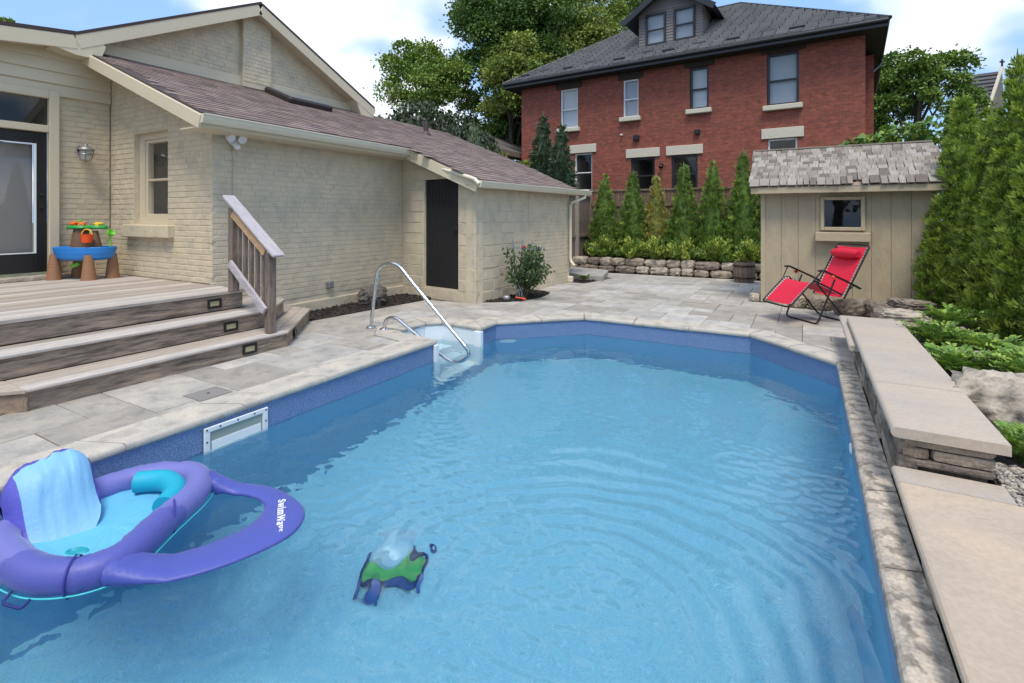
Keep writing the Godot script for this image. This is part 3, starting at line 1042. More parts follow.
# ---------------------------------------------------------------- the cream house
var home: Node3D
func house() -> void:
	home = thing("brick_house", "cream painted brick bungalow with brown shingle roof beside the deck", "house", Vector3(-7.5, 0, -5.5))
	var X := Vector3.RIGHT
	var MZ := Vector3.FORWARD
	var yes := func(_s, _y): return true
	# long wall facing the pool, x = -6.75
	var w := MB.new()
	slab(w, Vector3(-6.765, 0, -3.93), MZ, 0.22, poly([[0.0, -0.05], [3.765, -0.05], [3.78, 2.86], [0.0, 2.86]]))
	var wall := part(home, "long_wall", w, mats.cream)
	bricks(wall, Vector3(-6.765, 0.24, -3.905), MZ, 3.72, 2.62, yes, [], 170, 0.225, 0.077, mats.cream)
	var pl := MB.new()
	pl.bx(-6.77, -6.725, -0.05, 0.17, -7.6, -4.97, 0.012)
	part(home, "plinth", pl, mats.cream2)
	# end wall over the deck, z = -3.9, with the window
	var hole := Rect2(0.71, 1.38, 0.95, 1.35)
	var e := MB.new()
	slab(e, Vector3(-9.5, 0, -3.915), X, 0.25, poly([[-0.3, 0.0], [2.733, 0.0], [2.733, roof_y(-6.767) - 0.05], [-0.3, roof_y(-9.8) - 0.05]]), [hole])
	var ew := part(home, "end_wall", e, mats.cream)
	var under := func(s: float, y: float) -> bool: return y + 0.6 < roof_y(-9.5 + s) - 0.08
	bricks(ew, Vector3(-9.5, 0.6, -3.915), X, 2.748, 3.4, under, [Rect2(0.71, 0.62, 0.95, 1.51)], 130, 0.225, 0.077, mats.cream2)
	var win := window_unit(home, Vector3(-8.79 + 0.14, 1.48, -3.915), X, 0.78, 1.16, 0.14, mats.trim, 0.05, true)
	var cs := MB.new()
	cs.bx(-8.79, -8.65, 1.38, 2.73, -4.06, -3.99, 0.004); cs.bx(-7.87, -7.84, 1.38, 2.73, -4.06, -3.99, 0.004)
	cs.bx(-8.65, -7.87, 2.64, 2.73, -4.06, -3.99, 0.004); cs.bx(-8.65, -7.87, 1.38, 1.48, -4.06, -3.98, 0.004)
	part(win, "casing", cs, mats.trim)
	var sl := MB.new()
	sl.bx(-8.94, -7.66, 1.19, 1.375, -4.0, -3.81, 0.012)
	part(win, "sill", sl, mats.cream2)
	# wall with the garden door, x = -9.5, facing the deck
	var dh := Rect2(0.10, 0.62, 1.15, 2.85)   # s runs towards the camera side when ax = -Z, so origin at z = -1.95
	var dw := MB.new()
	slab(dw, Vector3(-9.515, 0, 1.5), MZ, 0.25, poly([[0.0, 0.0], [5.4, 0.0], [5.4, 3.75], [0.0, 3.75]]), [Rect2(3.5, 0.62, 1.25, 2.70)])
	var dwp := part(home, "door_wall", dw, mats.cream2)
	bricks(dwp, Vector3(-9.515, 0.6, -3.20), MZ, 0.70, 2.64, yes, [], 0, 0.225, 0.077, mats.cream2)
	# siding boards above the door
	for j in 4:
		var sb := MB.new()
		var y0 := 3.25 + j * 0.175
		sb.quad(Vector3(-9.47, y0, 1.5), Vector3(-9.47, y0, -3.9), Vector3(-9.50, y0 + 0.19, -3.9), Vector3(-9.50, y0 + 0.19, 1.5))
		sb.quad(Vector3(-9.51, y0, 1.5), Vector3(-9.51, y0, -3.9), Vector3(-9.47, y0, -3.9), Vector3(-9.47, y0, 1.5))
		sb.quad(Vector3(-9.51, y0, 1.5), Vector3(-9.47, y0, 1.5), Vector3(-9.50, y0 + 0.19, 1.5), Vector3(-9.51, y0 + 0.19, 1.5))
		part(home, "siding_board", sb, mats.trim)
	# door with transom
	var fr := MB.new()
	fr.bx(-9.52, -9.44, 0.66, 3.31, -3.25, -3.13, 0.008); fr.bx(-9.52, -9.44, 0.66, 3.31, -2.12, -2.0, 0.008)
	fr.bx(-9.52, -9.442, 3.19, 3.308, -3.13, -2.12, 0.008); fr.bx(-9.52, -9.442, 2.70, 2.80, -3.13, -2.12, 0.008)
	var frame := part(home, "door_frame", fr, mats.trim)
	var tp := MB.new()
	tp.quad(Vector3(-9.51, 2.80, -2.12), Vector3(-9.51, 2.80, -3.13), Vector3(-9.51, 3.19, -3.13), Vector3(-9.51, 3.19, -2.12))
	part(frame, "transom_pane", tp, mats.pane)
	part(frame, "room_behind", room(Vector3(-9.56, 2.72, -2.04), Vector3.FORWARD, 1.17, 0.55, 2.6), mats.interior)
	var dr := MB.new()
	dr.bx(-9.56, -9.50, 0.70, 2.695, -3.125, -2.99, 0.004); dr.bx(-9.56, -9.50, 0.70, 2.695, -2.26, -2.125, 0.004)
	dr.bx(-9.56, -9.501, 2.52, 2.694, -2.99, -2.26, 0.004); dr.bx(-9.56, -9.501, 0.70, 0.98, -2.99, -2.26, 0.004)
	var door := part(home, "door", dr, mats.black)
	var gp := MB.new()
	gp.quad(Vector3(-9.53, 0.98, -2.26), Vector3(-9.53, 0.98, -2.99), Vector3(-9.53, 2.52, -2.99), Vector3(-9.53, 2.52, -2.26))
	part(door, "pane", gp, mats.pane)
	var gb := MB.new()
	gb.bx(-9.60, -9.59, 0.98, 2.52, -2.99, -2.26)
	part(door, "blind", gb, mat(rgb(140, 138, 134), 0.8))
	var bead := MB.new()
	bead.bx(-9.50, -9.492, 0.97, 2.53, -3.005, -2.975, 0.003); bead.bx(-9.50, -9.492, 2.515, 2.53, -2.975, -2.27, 0.003); bead.bx(-9.50, -9.492, 0.97, 0.985, -2.975, -2.27, 0.003)
	part(door, "glazing_bead", bead, mats.white)
	var kn := MB.new()
	for y in [1.62, 1.80]:
		kn = MB.new()
		kn.lathe(Transform3D(Basis.from_euler(Vector3(0, 0, -PI / 2)), Vector3(-9.50, y, -3.06)), [Vector2(0.0, 0.0), Vector2(0.03, 0.0), Vector2(0.03, 0.01), Vector2(0.014, 0.015), Vector2(0.026, 0.035), Vector2(0.02, 0.055), Vector2(0.0, 0.06)], 10)
		part(door, "door_knob" if y < 1.7 else "dead_bolt", kn, mats.black)
	var th := MB.new()
	th.bx(-9.52, -9.28, 0.601, 0.66, -3.32, -1.95, 0.01)
	part(home, "threshold", th, mats.ledge[3])
	# lean-to roof, falling towards the pool
	var outline := poly([[-6.35, -3.55], [-6.35, -7.30], [-4.74, -7.16], [-4.47, -11.4], [-6.6, -12.3], [-9.52, -12.75], [-9.52, -3.55]])
	var rf := MB.new()
	var tri := Geometry2D.triangulate_polygon(outline)
	for i in range(0, tri.size(), 3):
		var t := [outline[tri[i]], outline[tri[i + 1]], outline[tri[i + 2]]]
		if (t[1] - t[0]).cross(t[2] - t[0]) > 0: t.reverse()
		var q: Array = []
		for p in t: q.append(Vector3(p.x, roof_y(p.x), p.y))
		rf.tri(q[0], q[1], q[2])
		var dn := Vector3(0, -0.06, 0)
		rf.tri(q[0] + dn, q[2] + dn, q[1] + dn)
	for i in outline.size():
		var a := outline[i]
		var b := outline[(i + 1) % outline.size()]
		rf.quad(Vector3(a.x, roof_y(a.x) - 0.06, a.y), Vector3(b.x, roof_y(b.x) - 0.06, b.y), Vector3(b.x, roof_y(b.x), b.y), Vector3(a.x, roof_y(a.x), a.y))
	var roof := part(home, "lean_to_roof", rf, mats.shingle_under)
	shingles(roof, outline)
	# rake board at the near end and eaves gutter
	var rk := MB.new()
	rk.bar(Vector3(-9.75, roof_y(-9.75) - 0.115, -3.53), Vector3(-6.33, roof_y(-6.33) - 0.115, -3.53), 0.04, 0.17, Vector3.UP, 0.006)
	part(home, "rake_board", rk, mats.trim)
	var so := MB.new()
	so.quad(Vector3(-6.36, roof_y(-6.36) - 0.19, -3.51), Vector3(-9.5, roof_y(-9.5) - 0.19, -3.51), Vector3(-9.5, roof_y(-9.5) - 0.19, -3.92), Vector3(-6.36, roof_y(-6.36) - 0.19, -3.92))
	so.bx(-6.77, -6.36, 2.575, 2.59, -7.62, -3.52)
	part(home, "soffit", so, mats.trim)
	var fb := MB.new()
	fb.bx(-6.37, -6.35, 2.58, 2.74, -7.28, -3.55, 0.003)
	part(home, "fascia_board", fb, mats.trim)
	gutter(home, Vector3(-6.35, 2.735, -3.52), Vector3(-6.35, 2.72, -7.38))
	var pipe := MB.new()
	pipe.tube([Vector3(-6.30, 2.66, -7.36), Vector3(-6.30, 2.60, -7.40), Vector3(-6.22, 2.56, -7.40), Vector3(-5.6, 2.345, -7.24), Vector3(-4.86, 2.14, -7.10), Vector3(-4.76, 2.11, -7.09), Vector3(-4.68, 2.03, -7.10)], 0.036, 10)
	part(home, "downpipe", pipe, mats.gutter)
	# upper gable, plane x = -9.5
	var gw := MB.new()
	slab(gw, Vector3(-9.51, 0, -2.5), MZ, 0.3, poly([[0.9, 3.6], [6.95, 3.6], [6.95, 4.05], [3.82, 5.62], [0.9, 4.12]]))
	var gwall := part(home, "gable_wall", gw, mats.cream2)
	var ing := func(s: float, y: float) -> bool:
		var yy := y + 4.22
		var zz := -2.5 - s
		return yy < 5.60 - absf(zz + 6.32) * 0.5 and not (zz < -6.02 and zz > -6.66)
	bricks(gwall, Vector3(-9.51, 4.22, -2.5), MZ, 7.2, 1.5, ing, [], 0, 0.225, 0.077, mats.cream2)
	var pil := MB.new()
	pil.bx(-9.52, -9.40, 4.0, 5.46, -6.64, -6.04, 0.006)
	var pila := part(home, "chimney_breast", pil, mats.cream2)
	bricks(pila, Vector3(-9.40, 4.1, -6.04), MZ, 0.60, 1.32, yes, [], 0, 0.2, 0.077, mats.cream2)
	var band := MB.new()
	band.bx(-9.52, -9.475, 3.95, 4.2, -9.4, -3.6, 0.01)
	part(home, "flashing_band", band, mats.trim)
	# main roof: two slopes running back along -x, the left one flattening over the door
	var x0 := -9.18
	var x1 := -15.0
	var prof := [[-9.30, 4.17], [-6.26, 5.66], [-3.36, 4.18], [1.5, 3.50]]
	var mr := MB.new()
	for i in 3:
		var a: Array = prof[i]
		var b: Array = prof[i + 1]
		for dy in [0.0, -0.05]:
			mr.quad(Vector3(x0, a[1] + dy, a[0]), Vector3(x0, b[1] + dy, b[0]), Vector3(x1, b[1] + dy, b[0]), Vector3(x1, a[1] + dy, a[0]))
		mr.quad(Vector3(x0, a[1] - 0.05, a[0]), Vector3(x0, b[1] - 0.05, b[0]), Vector3(x0, b[1], b[0]), Vector3(x0, a[1], a[0]))
	part(home, "main_roof", mr, mats.shingle_under)
	for i in 3:
		var a: Array = prof[i]
		var b: Array = prof[i + 1]
		var mb := MB.new()
		var p := Vector3(x0 - 0.022, a[1] - 0.155, a[0])
		var q := Vector3(x0 - 0.022, b[1] - 0.155, b[0])
		mb.bar(p, q, 0.035, 0.20, Vector3.UP, 0.006)
		part(home, "barge_board", mb, mats.trim)
		var sf := MB.new()
		sf.quad(p + Vector3(0, -0.06, 0), q + Vector3(0, -0.06, 0), q + Vector3(-0.34, -0.06, 0), p + Vector3(-0.34, -0.06, 0))
		part(home, "gable_soffit", sf, mats.trim)
	var ret := MB.new()      # boxed eaves returns
	slab(ret, Vector3(-9.19, 0, -3.1), MZ, 0.32, poly([[0.0, 3.90], [0.25, 3.84], [0.55, 3.84], [0.62, 4.05], [0.5, 4.16], [0.0, 3.98]]))
	part(home, "eaves_return", ret, mats.trim)
	ret = MB.new()
	slab(ret, Vector3(-9.19, 0, -8.72), MZ, 0.32, poly([[0.0, 4.22], [0.16, 3.86], [0.55, 3.86], [0.55, 4.05], [0.0, 4.34]]))
	part(home, "eaves_return", ret, mats.trim)
	# skylight
	var sk := MB.new()
	var rot := Basis.from_euler(Vector3(0, 0, -atan(0.40)))
	sk.box(Transform3D(rot, Vector3(-8.98, roof_y(-8.98) + 0.06, -6.98)), Vector3(0.85, 0.13, 1.05), 0.03)
	var skl := part(home, "skylight", sk, mat(rgb(44, 38, 38), 0.5))
	var sg := MB.new()
	sg.box(Transform3D(rot, Vector3(-8.98, roof_y(-8.98) + 0.06, -6.98) + rot * Vector3(0, 0.068, 0)), Vector3(0.70, 0.012, 0.90), 0.004)
	part(skl, "pane", sg, mat(rgb(120, 124, 128), 0.08))
	var vt := MB.new()
	vt.lathe(Transform3D(Basis(), Vector3(-8.4, roof_y(-8.4) - 0.02, -10.3)), [Vector2(0.13, 0.0), Vector2(0.075, 0.09), Vector2(0.062, 0.1), Vector2(0.062, 0.34), Vector2(0.05, 0.34), Vector2(0.0, 0.30)], 12)
	part(home, "vent_pipe", vt, mat(rgb(70, 56, 58), 0.6))

func shingles(roof: Node3D, outline: PackedVector2Array) -> void:
	var mb := MB.new()
	mb.colored = true
	var row := 0
	var x := -4.45
	var up := Vector3(-1, 0.40, 0).normalized()
	var nr := Vector3(0.40, 1, 0).normalized()
	var inn := MB.inset(outline, 0.004)
	while x > -9.5:
		var z := -3.52 - rng.randf() * 0.3
		while z > -12.9:
			var l := rng.randf_range(0.16, 0.36)
			var za := z
			var zb := z - l + 0.006
			var ok := Geometry2D.is_point_in_polygon(Vector2(x - 0.06, (za + zb) * 0.5), inn)
			if ok:
				za = minf(za, -3.545)
				var k := rng.randf_range(0.72, 1.25)
				mb.col = Color(0.245 * k, 0.186 * k * rng.randf_range(0.96, 1.03), 0.165 * k * rng.randf_range(0.95, 1.06))
				var lift := 0.009 + rng.randf_range(0.0, 0.005)
				var bot := x - rng.randf_range(0.0, 0.012)
				var p0 := Vector3(bot, roof_y(bot), za) + nr * lift
				var p1 := Vector3(bot, roof_y(bot), zb) + nr * lift
				var p2 := Vector3(x - 0.16, roof_y(x - 0.16), zb) + nr * 0.002
				var p3 := Vector3(x - 0.16, roof_y(x - 0.16), za) + nr * 0.002
				mb.quad(p0, p1, p2, p3)
				mb.quad(p0 - nr * lift, p1 - nr * lift, p1, p0)
				mb.quad(p3, p0 - nr * lift, p0, p3)
			z -= l
		x -= 0.135
		row += 1
	part(roof, "shingle_courses", mb, mats.shingle, "stuff")

# a K-style gutter from a to b (level run); opens upwards, outer side towards +x
func gutter(parent: Node3D, a: Vector3, b: Vector3) -> void:
	var d := (b - a).normalized()
	var out := d.cross(Vector3.UP)
	if out.x < 0: out = -out
	var prof := [[0.0, 0.0], [0.0, -0.11], [0.06, -0.11], [0.075, -0.09], [0.095, -0.06], [0.10, -0.025], [0.115, -0.015], [0.115, 0.0], [0.105, 0.0], [0.10, -0.012], [0.085, -0.06], [0.055, -0.10], [0.012, -0.10], [0.012, 0.0]]
	var mb := MB.new()
	for i in prof.size():
		var p: Array = prof[i]
		var q: Array = prof[(i + 1) % prof.size()]
		var pa: Vector3 = a + out * p[0] + Vector3(0, p[1], 0)
		var qa: Vector3 = a + out * q[0] + Vector3(0, q[1], 0)
		mb.quad(pa, qa, qa + (b - a), pa + (b - a))
	for e in [a, b]:
		mb.quad(e, e + Vector3(0, -0.11, 0), e + out * 0.07 + Vector3(0, -0.11, 0), e + out * 0.1 + Vector3(0, -0.005, 0))
	part(parent, "gutter", mb, mats.gutter)

# ---------------------------------------------------------------- storage room (part of the same house)
func storage_room() -> void:
	var A := Vector3(-4.9, 0, -7.32)      # front corner
	var B := Vector3(-4.69, 0, -10.85)    # far corner
	var I := Vector3(-6.76, 0, -7.58)     # inner corner on the long wall
	var ad := (A - I).normalized()
	var lw := (A - I).length()
	# wall with the black door: top follows the roof
	var front := MB.new()
	var door := Rect2(0.62, 0.20, 0.86, 1.97)
	slab(front, I, ad, 0.2, poly([[0.0, -0.05], [lw, -0.05], [lw, 2.12], [0.0, roof_y(-6.76) - 0.08]]), [door])
	var fw := part(home, "storage_front_wall", front, mats.cream2)
	var gapm: Material = mats.cream
	bricks(fw, I + Vector3(0, -0.02, 0), ad, lw, 2.9, func(s: float, y: float) -> bool: return y < 2.86 - 0.40 * s, [Rect2(0.60, 0.2, 0.9, 2.0)], 60, 0.40, 0.20, gapm, "block", 0.008)
	var dm := MB.new()
	var on := ad.cross(Vector3.UP)
	var b := Basis(ad, Vector3.UP, on)
	var dp := I + ad * (door.position.x) + Vector3(0, 0.20, 0) - on * 0.05
	var bk := MB.new()
	bk.box(Transform3D(b, dp + ad * 0.43 + Vector3(0, 0.985, 0) - on * 0.012), Vector3(0.855, 1.965, 0.02))
	var dr := part(home, "storage_door", bk, mats.black_matte)
	for k in 10:
		var pb := MB.new()
		pb.box(Transform3D(b, dp + ad * (0.043 + k * 0.086) + Vector3(0, 0.985, 0) + on * 0.006), Vector3(0.081, 1.962, 0.018), 0.004)
		part(dr, "door_plank", pb, mats.black_matte)
	var hd := MB.new()
	hd.box(Transform3D(b, dp + ad * 0.79 + Vector3(0, 1.06, 0) + on * 0.03), Vector3(0.05, 0.07, 0.03), 0.008)
	hd.box(Transform3D(b, dp + ad * 0.77 + Vector3(0, 1.06, 0) + on * 0.055), Vector3(0.10, 0.022, 0.018), 0.006)
	part(dr, "latch", hd, mats.dark_metal)
	# side wall towards the pool: block for the near 1.75 m, then brick
	var sd := (B - A).normalized()
	var sl := (B - A).length()
	var sw := MB.new()
	slab(sw, A + ad * 0.0, sd, 0.2, poly([[0.0, -0.05], [sl, -0.05], [sl, 2.08], [0.0, 2.08]]))
	var sp := part(home, "storage_side_wall", sw, mats.cream2)
	var yes := func(_s, _y): return true
	bricks(sp, A + Vector3(0, -0.02, 0), sd, 1.72, 2.1, yes, [], 60, 0.40, 0.20, gapm, "block", 0.008)
	bricks(sp, A + sd * 1.75, sd, sl - 1.75, 2.1, yes, [], 0, 0.225, 0.077, mats.cream2)
	var ct := MB.new()
	ct.box(Transform3D(Basis(sd, Vector3.UP, sd.cross(Vector3.UP)), A + sd * 1.735 + Vector3(0, 1.02, 0)), Vector3(0.02, 2.08, 0.024))
	part(home, "wall_joint_strip", ct, mats.cream2)
	var bwall := MB.new()
	slab(bwall, B, -ad, 0.2, poly([[0.0, -0.05], [4.6, -0.05], [4.6, roof_y(-9.2)], [0.0, roof_y(-4.69) - 0.07]]))
	part(home, "storage_back_wall", bwall, mats.cream2)
	# eaves of the storage roof
	var g0 := Vector3(-4.72, 2.085, -7.12)
	var g1 := Vector3(-4.455, 2.085, -11.42)
	var fb := MB.new()
	fb.bar(g0 + Vector3(-0.02, -0.05, 0), g1 + Vector3(-0.02, -0.05, 0), 0.02, 0.13, Vector3.UP)
	fb.bar(Vector3(-6.36, roof_y(-6.36) - 0.13, -7.28), Vector3(-4.74, roof_y(-4.74) - 0.13, -7.14), 0.03, 0.18, Vector3.UP)
	part(home, "storage_fascia", fb, mats.trim)
	var so := MB.new()
	so.quad(Vector3(-4.74, 2.03, -7.13), Vector3(-4.475, 2.03, -11.4), Vector3(-4.8, 2.03, -11.4), Vector3(-4.98, 2.03, -7.13))
	part(home, "storage_soffit", so, mats.trim)
	gutter(home, g0, g1)
	# downspout at the far corner
	var ds := MB.new()
	var c := B + sd * -0.06 + sd.cross(Vector3.UP) * 0.06
	ds.tube([g1 + Vector3(0.04, -0.1, 0.30), g1 + Vector3(0.04, -0.16, 0.30), c + Vector3(0.02, 1.80, 0), c + Vector3(0, 1.72, 0), c + Vector3(0, 0.55, 0), c + Vector3(0.02, 0.46, 0.0), c + Vector3(0.13, 0.38, 0.06)], 0.034, 8)
	part(home, "downspout", ds, mats.gutter)
	var ft := MB.new()
	ft.box(Transform3D(Basis(), c + Vector3(0.0, 0.07, 0)), Vector3(0.12, 0.14, 0.12), 0.02)
	part(home, "drain_stub", ft, mats.gutter)

# ---------------------------------------------------------------- garden shed
func shed() -> void:
	var s := thing("garden_shed", "tan timber garden shed with mossy shake roof and one small window", "shed", Vector3(0.5, 0, -10.9))
	var x0 := -0.68
	var x1 := 1.72
	var zf := -9.9
	var b := MB.new()
	b.bx(x0 + 0.02, x1 - 0.02, 0.0, 1.9, -11.9, -11.8)
	b.bx(x0 + 0.02, x0 + 0.1, 0.0, 1.9, -11.8, zf - 0.2); b.bx(x1 - 0.1, x1 - 0.02, 0.0, 1.9, -11.8, zf - 0.2)
	b.bx(x0 + 0.02, 0.17, 0.0, 1.9, zf - 0.2, zf - 0.022); b.bx(0.85, x1 - 0.02, 0.0, 1.9, zf - 0.2, zf - 0.022)
	b.bx(0.17, 0.85, 0.0, 1.23, zf - 0.2, zf - 0.022); b.bx(0.17, 0.85, 1.85, 1.9, zf - 0.2, zf - 0.022)
	part(s, "wall_core", b, mats.taupe)
	var n := 9
	for i in n:
		var a := x0 + 0.06 + (x1 - x0 - 0.12) * i / n + 0.0015
		var c := x0 + 0.06 + (x1 - x0 - 0.12) * (i + 1) / n - 0.0015
		var hole := Rect2(0.20, 1.26, 0.62, 0.56)
		var mb := MB.new()
		if c > hole.position.x and a < hole.end.x:
			mb.bx(a, c, 0.06, hole.position.y, zf - 0.02, zf - 0.0, 0.004)
			if a < hole.position.x - 0.01: mb.bx(a, hole.position.x, hole.position.y, 1.9, zf - 0.02, zf - 0.0)
			if c > hole.end.x + 0.01: mb.bx(hole.end.x, c, hole.position.y, 1.9, zf - 0.02, zf - 0.0)
			mb.bx(maxf(a, hole.position.x), minf(c, hole.end.x), hole.end.y, 1.9, zf - 0.02, zf - 0.0)
		else: mb.bx(a, c, 0.06, 1.9, zf - 0.02, zf - 0.0, 0.004)
		part(s, "siding_plank", mb, mats.taupe)
	for x in [x0, x1 - 0.07]:
		var mb := MB.new()
		mb.bx(x, x + 0.07, 0.02, 1.9, zf - 0.06, zf + 0.014, 0.004)
		part(s, "corner_board", mb, mats.taupe_trim)
	# window with a box below
	var w := window_unit(s, Vector3(0.205, 1.265, zf + 0.035), Vector3.RIGHT, 0.61, 0.55, 0.03, mats.taupe_trim, 0.055, false, null, "window", 1.7)
	w.name = "window"
	var wb := MB.new()
	wb.bx(0.13, 0.88, 1.09, 1.235, zf + 0.002, zf + 0.14, 0.008)
	part(s, "window_box", wb, mats.taupe_trim)
	# roof: slope towards the camera in split shakes
	var e := Vector2(-9.66, 2.0)
	var r := Vector2(-10.9, 2.71)
	var rb := MB.new()
	rb.quad(Vector3(x0 - 0.15, e.y - 0.02, e.x), Vector3(x1 + 0.1, e.y - 0.02, e.x), Vector3(x1 + 0.1, r.y - 0.02, r.x), Vector3(x0 - 0.15, r.y - 0.02, r.x))
	rb.quad(Vector3(x0 - 0.15, e.y - 0.02, -12.14), Vector3(x0 - 0.15, r.y - 0.02, r.x), Vector3(x1 + 0.1, r.y - 0.02, r.x), Vector3(x1 + 0.1, e.y - 0.02, -12.14))
	for x in [x0 - 0.02, x1 + 0.02]:
		rb.tri(Vector3(x, 1.88, -9.9), Vector3(x, 1.88, -11.9), Vector3(x, r.y - 0.05, r.x))
	var roof := part(s, "roof", rb, mats.wood_riser)
	var fb := MB.new()
	fb.bx(x0 - 0.14, x1 + 0.09, 1.875, 1.985, -9.70, -9.665, 0.005)
	fb.bx(x0 - 0.1, x1 + 0.05, 1.885, 1.905, -9.9, -9.70)
	part(s, "fascia_board", fb, mats.taupe_trim)
	var dir := Vector3(0, r.y - e.y, r.x - e.x).normalized()
	var nr := Vector3(0, -(r.x - e.x), r.y - e.y).normalized()
	var len_ := e.distance_to(r)
	var rows := 11
	for j in rows:
		var t := len_ * j / rows
		var x := x0 - 0.16 - rng.randf() * 0.05
		while x < x1 + 0.08:
			var wd := rng.randf_range(0.08, 0.16)
			if rng.randf() < 0.008:
				x += wd
				continue
			var mb := MB.new()
			var lng := len_ / rows * 1.7
			var start := t - 0.02 + rng.randf_range(-0.015, 0.015)
			if start + lng > len_ + 0.02: lng = len_ + 0.02 - start
			var c := Vector3(x + wd * 0.5, e.y, e.x) + dir * (start + lng * 0.5) + nr * (0.022 + rng.randf_range(0, 0.008))
			var bs := Basis(Vector3.RIGHT, nr, -dir).rotated(Vector3.RIGHT, 0.10).rotated(nr, rng.randf_range(-0.03, 0.03))
			mb.box(Transform3D(bs, c), Vector3(wd - rng.randf_range(0.004, 0.014), 0.02, lng), 0.004)
			part(roof, "shake", mb, mats.shake[[0, 1, 2, 4, 0, 2, 4, 3][rng.randi() % 8]])
			x += wd
	var cap := MB.new()
	cap.bar(Vector3(x0 - 0.16, r.y + 0.03, r.x), Vector3(x1 + 0.1, r.y + 0.03, r.x), 0.14, 0.03, Vector3.UP, 0.006)
	part(roof, "ridge_board", cap, mats.shake[0])

# ---------------------------------------------------------------- seat wall on the right of the pool
func cap_slab(parent: Node3D, x0: float, x1: float, y: float, z0: float, z1: float, th: float, m: Material, called := "cap_stone") -> void:
	# round nose along the pool side (x0) and along the near end
	var mb := MB.new()
	var prof: Array = []
	for k in 7:
		var a := -PI / 2 + PI * k / 6.0
		prof.append(Vector2(x0 + th * 0.5 - cos(a) * th * 0.5, y - th * 0.5 + sin(a) * th * 0.5))
	prof.append(Vector2(x1, y)); prof.append(Vector2(x1, y - th))
	var m2 := prof.size()
	for i in m2:
		var p: Vector2 = prof[i]
		var q: Vector2 = prof[(i + 1) % m2]
		mb.quad(Vector3(p.x, p.y, z1), Vector3(q.x, q.y, z1), Vector3(q.x, q.y, z0), Vector3(p.x, p.y, z0))
	for i in range(1, m2 - 1):
		mb.tri(Vector3(prof[0].x, prof[0].y, z1), Vector3(prof[i + 1].x, prof[i + 1].y, z1), Vector3(prof[i].x, prof[i].y, z1))
		mb.tri(Vector3(prof[0].x, prof[0].y, z0), Vector3(prof[i].x, prof[i].y, z0), Vector3(prof[i + 1].x, prof[i + 1].y, z0))
	part(parent, called, mb, m)

func seat_wall() -> void:
	var w := thing("stone_seat_wall", "low stone seat wall with smooth grey cap slabs along the pool's right side", "wall", Vector3(0.65, 0, -4.5))
	var nz := noise(410, 1.0, 3)
	var core := MB.new()
	core.bx(0.49, 0.82, -0.05, 0.295, -7.2, -3.55)
	core.bx(0.49, 1.25, -0.05, 0.09, -3.55, 1.5)
	part(w, "wall_core", core, mats.ledge[2])
	# face stones along the pool
	for row in 3:
		var y0 := 0.0 + row * 0.1
		var z := -7.22 + row * 0.09
		while z < (-3.5 if row else 1.4):
			var l := rng.randf_range(0.16, 0.42)
			if row: l = minf(l, -3.49 - z)
			if l > 0.04:
				var mb := MB.new()
				mb.stone(xfm(Vector3(0.475 + rng.randf_range(-0.008, 0.006), y0 + 0.049, z + l * 0.5)), Vector3(0.09, 0.096, l - 0.008), nz, Vector3(row, z, 1), 0.10, 9.0, 3)
				part(w, "wall_stone", mb, mats.ledge[rng.randi() % 4])
			z += l
	# end face over the lower bench
	for st in [[0.45, 0.845, 0.255, 0.298], [0.45, 0.575, 0.195, 0.25], [0.58, 0.845, 0.195, 0.25], [0.45, 0.845, 0.151, 0.19]]:
		var mb := MB.new()
		mb.stone(xfm(Vector3((st[0] + st[1]) * 0.5, (st[2] + st[3]) * 0.5, -3.54)), Vector3(st[1] - st[0] - 0.004, st[3] - st[2], 0.1), nz, Vector3(st[0], st[2], 5), 0.05, 10.0, 4)
		part(w, "wall_stone", mb, mats.ledge[[1, 0, 1, 2][[0.255, 0.195, 0.1951, 0.151].find(st[2]) if st[0] < 0.5 else 2]])
	# slabs: the long seat, a lower step at its far end, and the low bench near the camera
	for zz in [[-6.95, -6.12], [-6.115, -4.36], [-4.355, -3.46]]:
		cap_slab(w, 0.40, 0.89, 0.355 + rng.randf_range(-0.001, 0.001), zz[0], zz[1], 0.055, mats.cap)
	cap_slab(w, 0.345, 0.89, 0.297, -7.4, -5.72, 0.05, mats.cap, "ledge_stone")
	for zz in [[-3.452, -3.26], [-3.255, -1.2], [-1.195, 1.5]]:
		cap_slab(w, 0.40, 1.3 if zz[0] > -3.4 else 0.86, 0.148 + rng.randf_range(-0.001, 0.001), zz[0], zz[1], 0.05, mats.cap2 if zz[0] > -3.4 else mats.cap, "bench_slab")

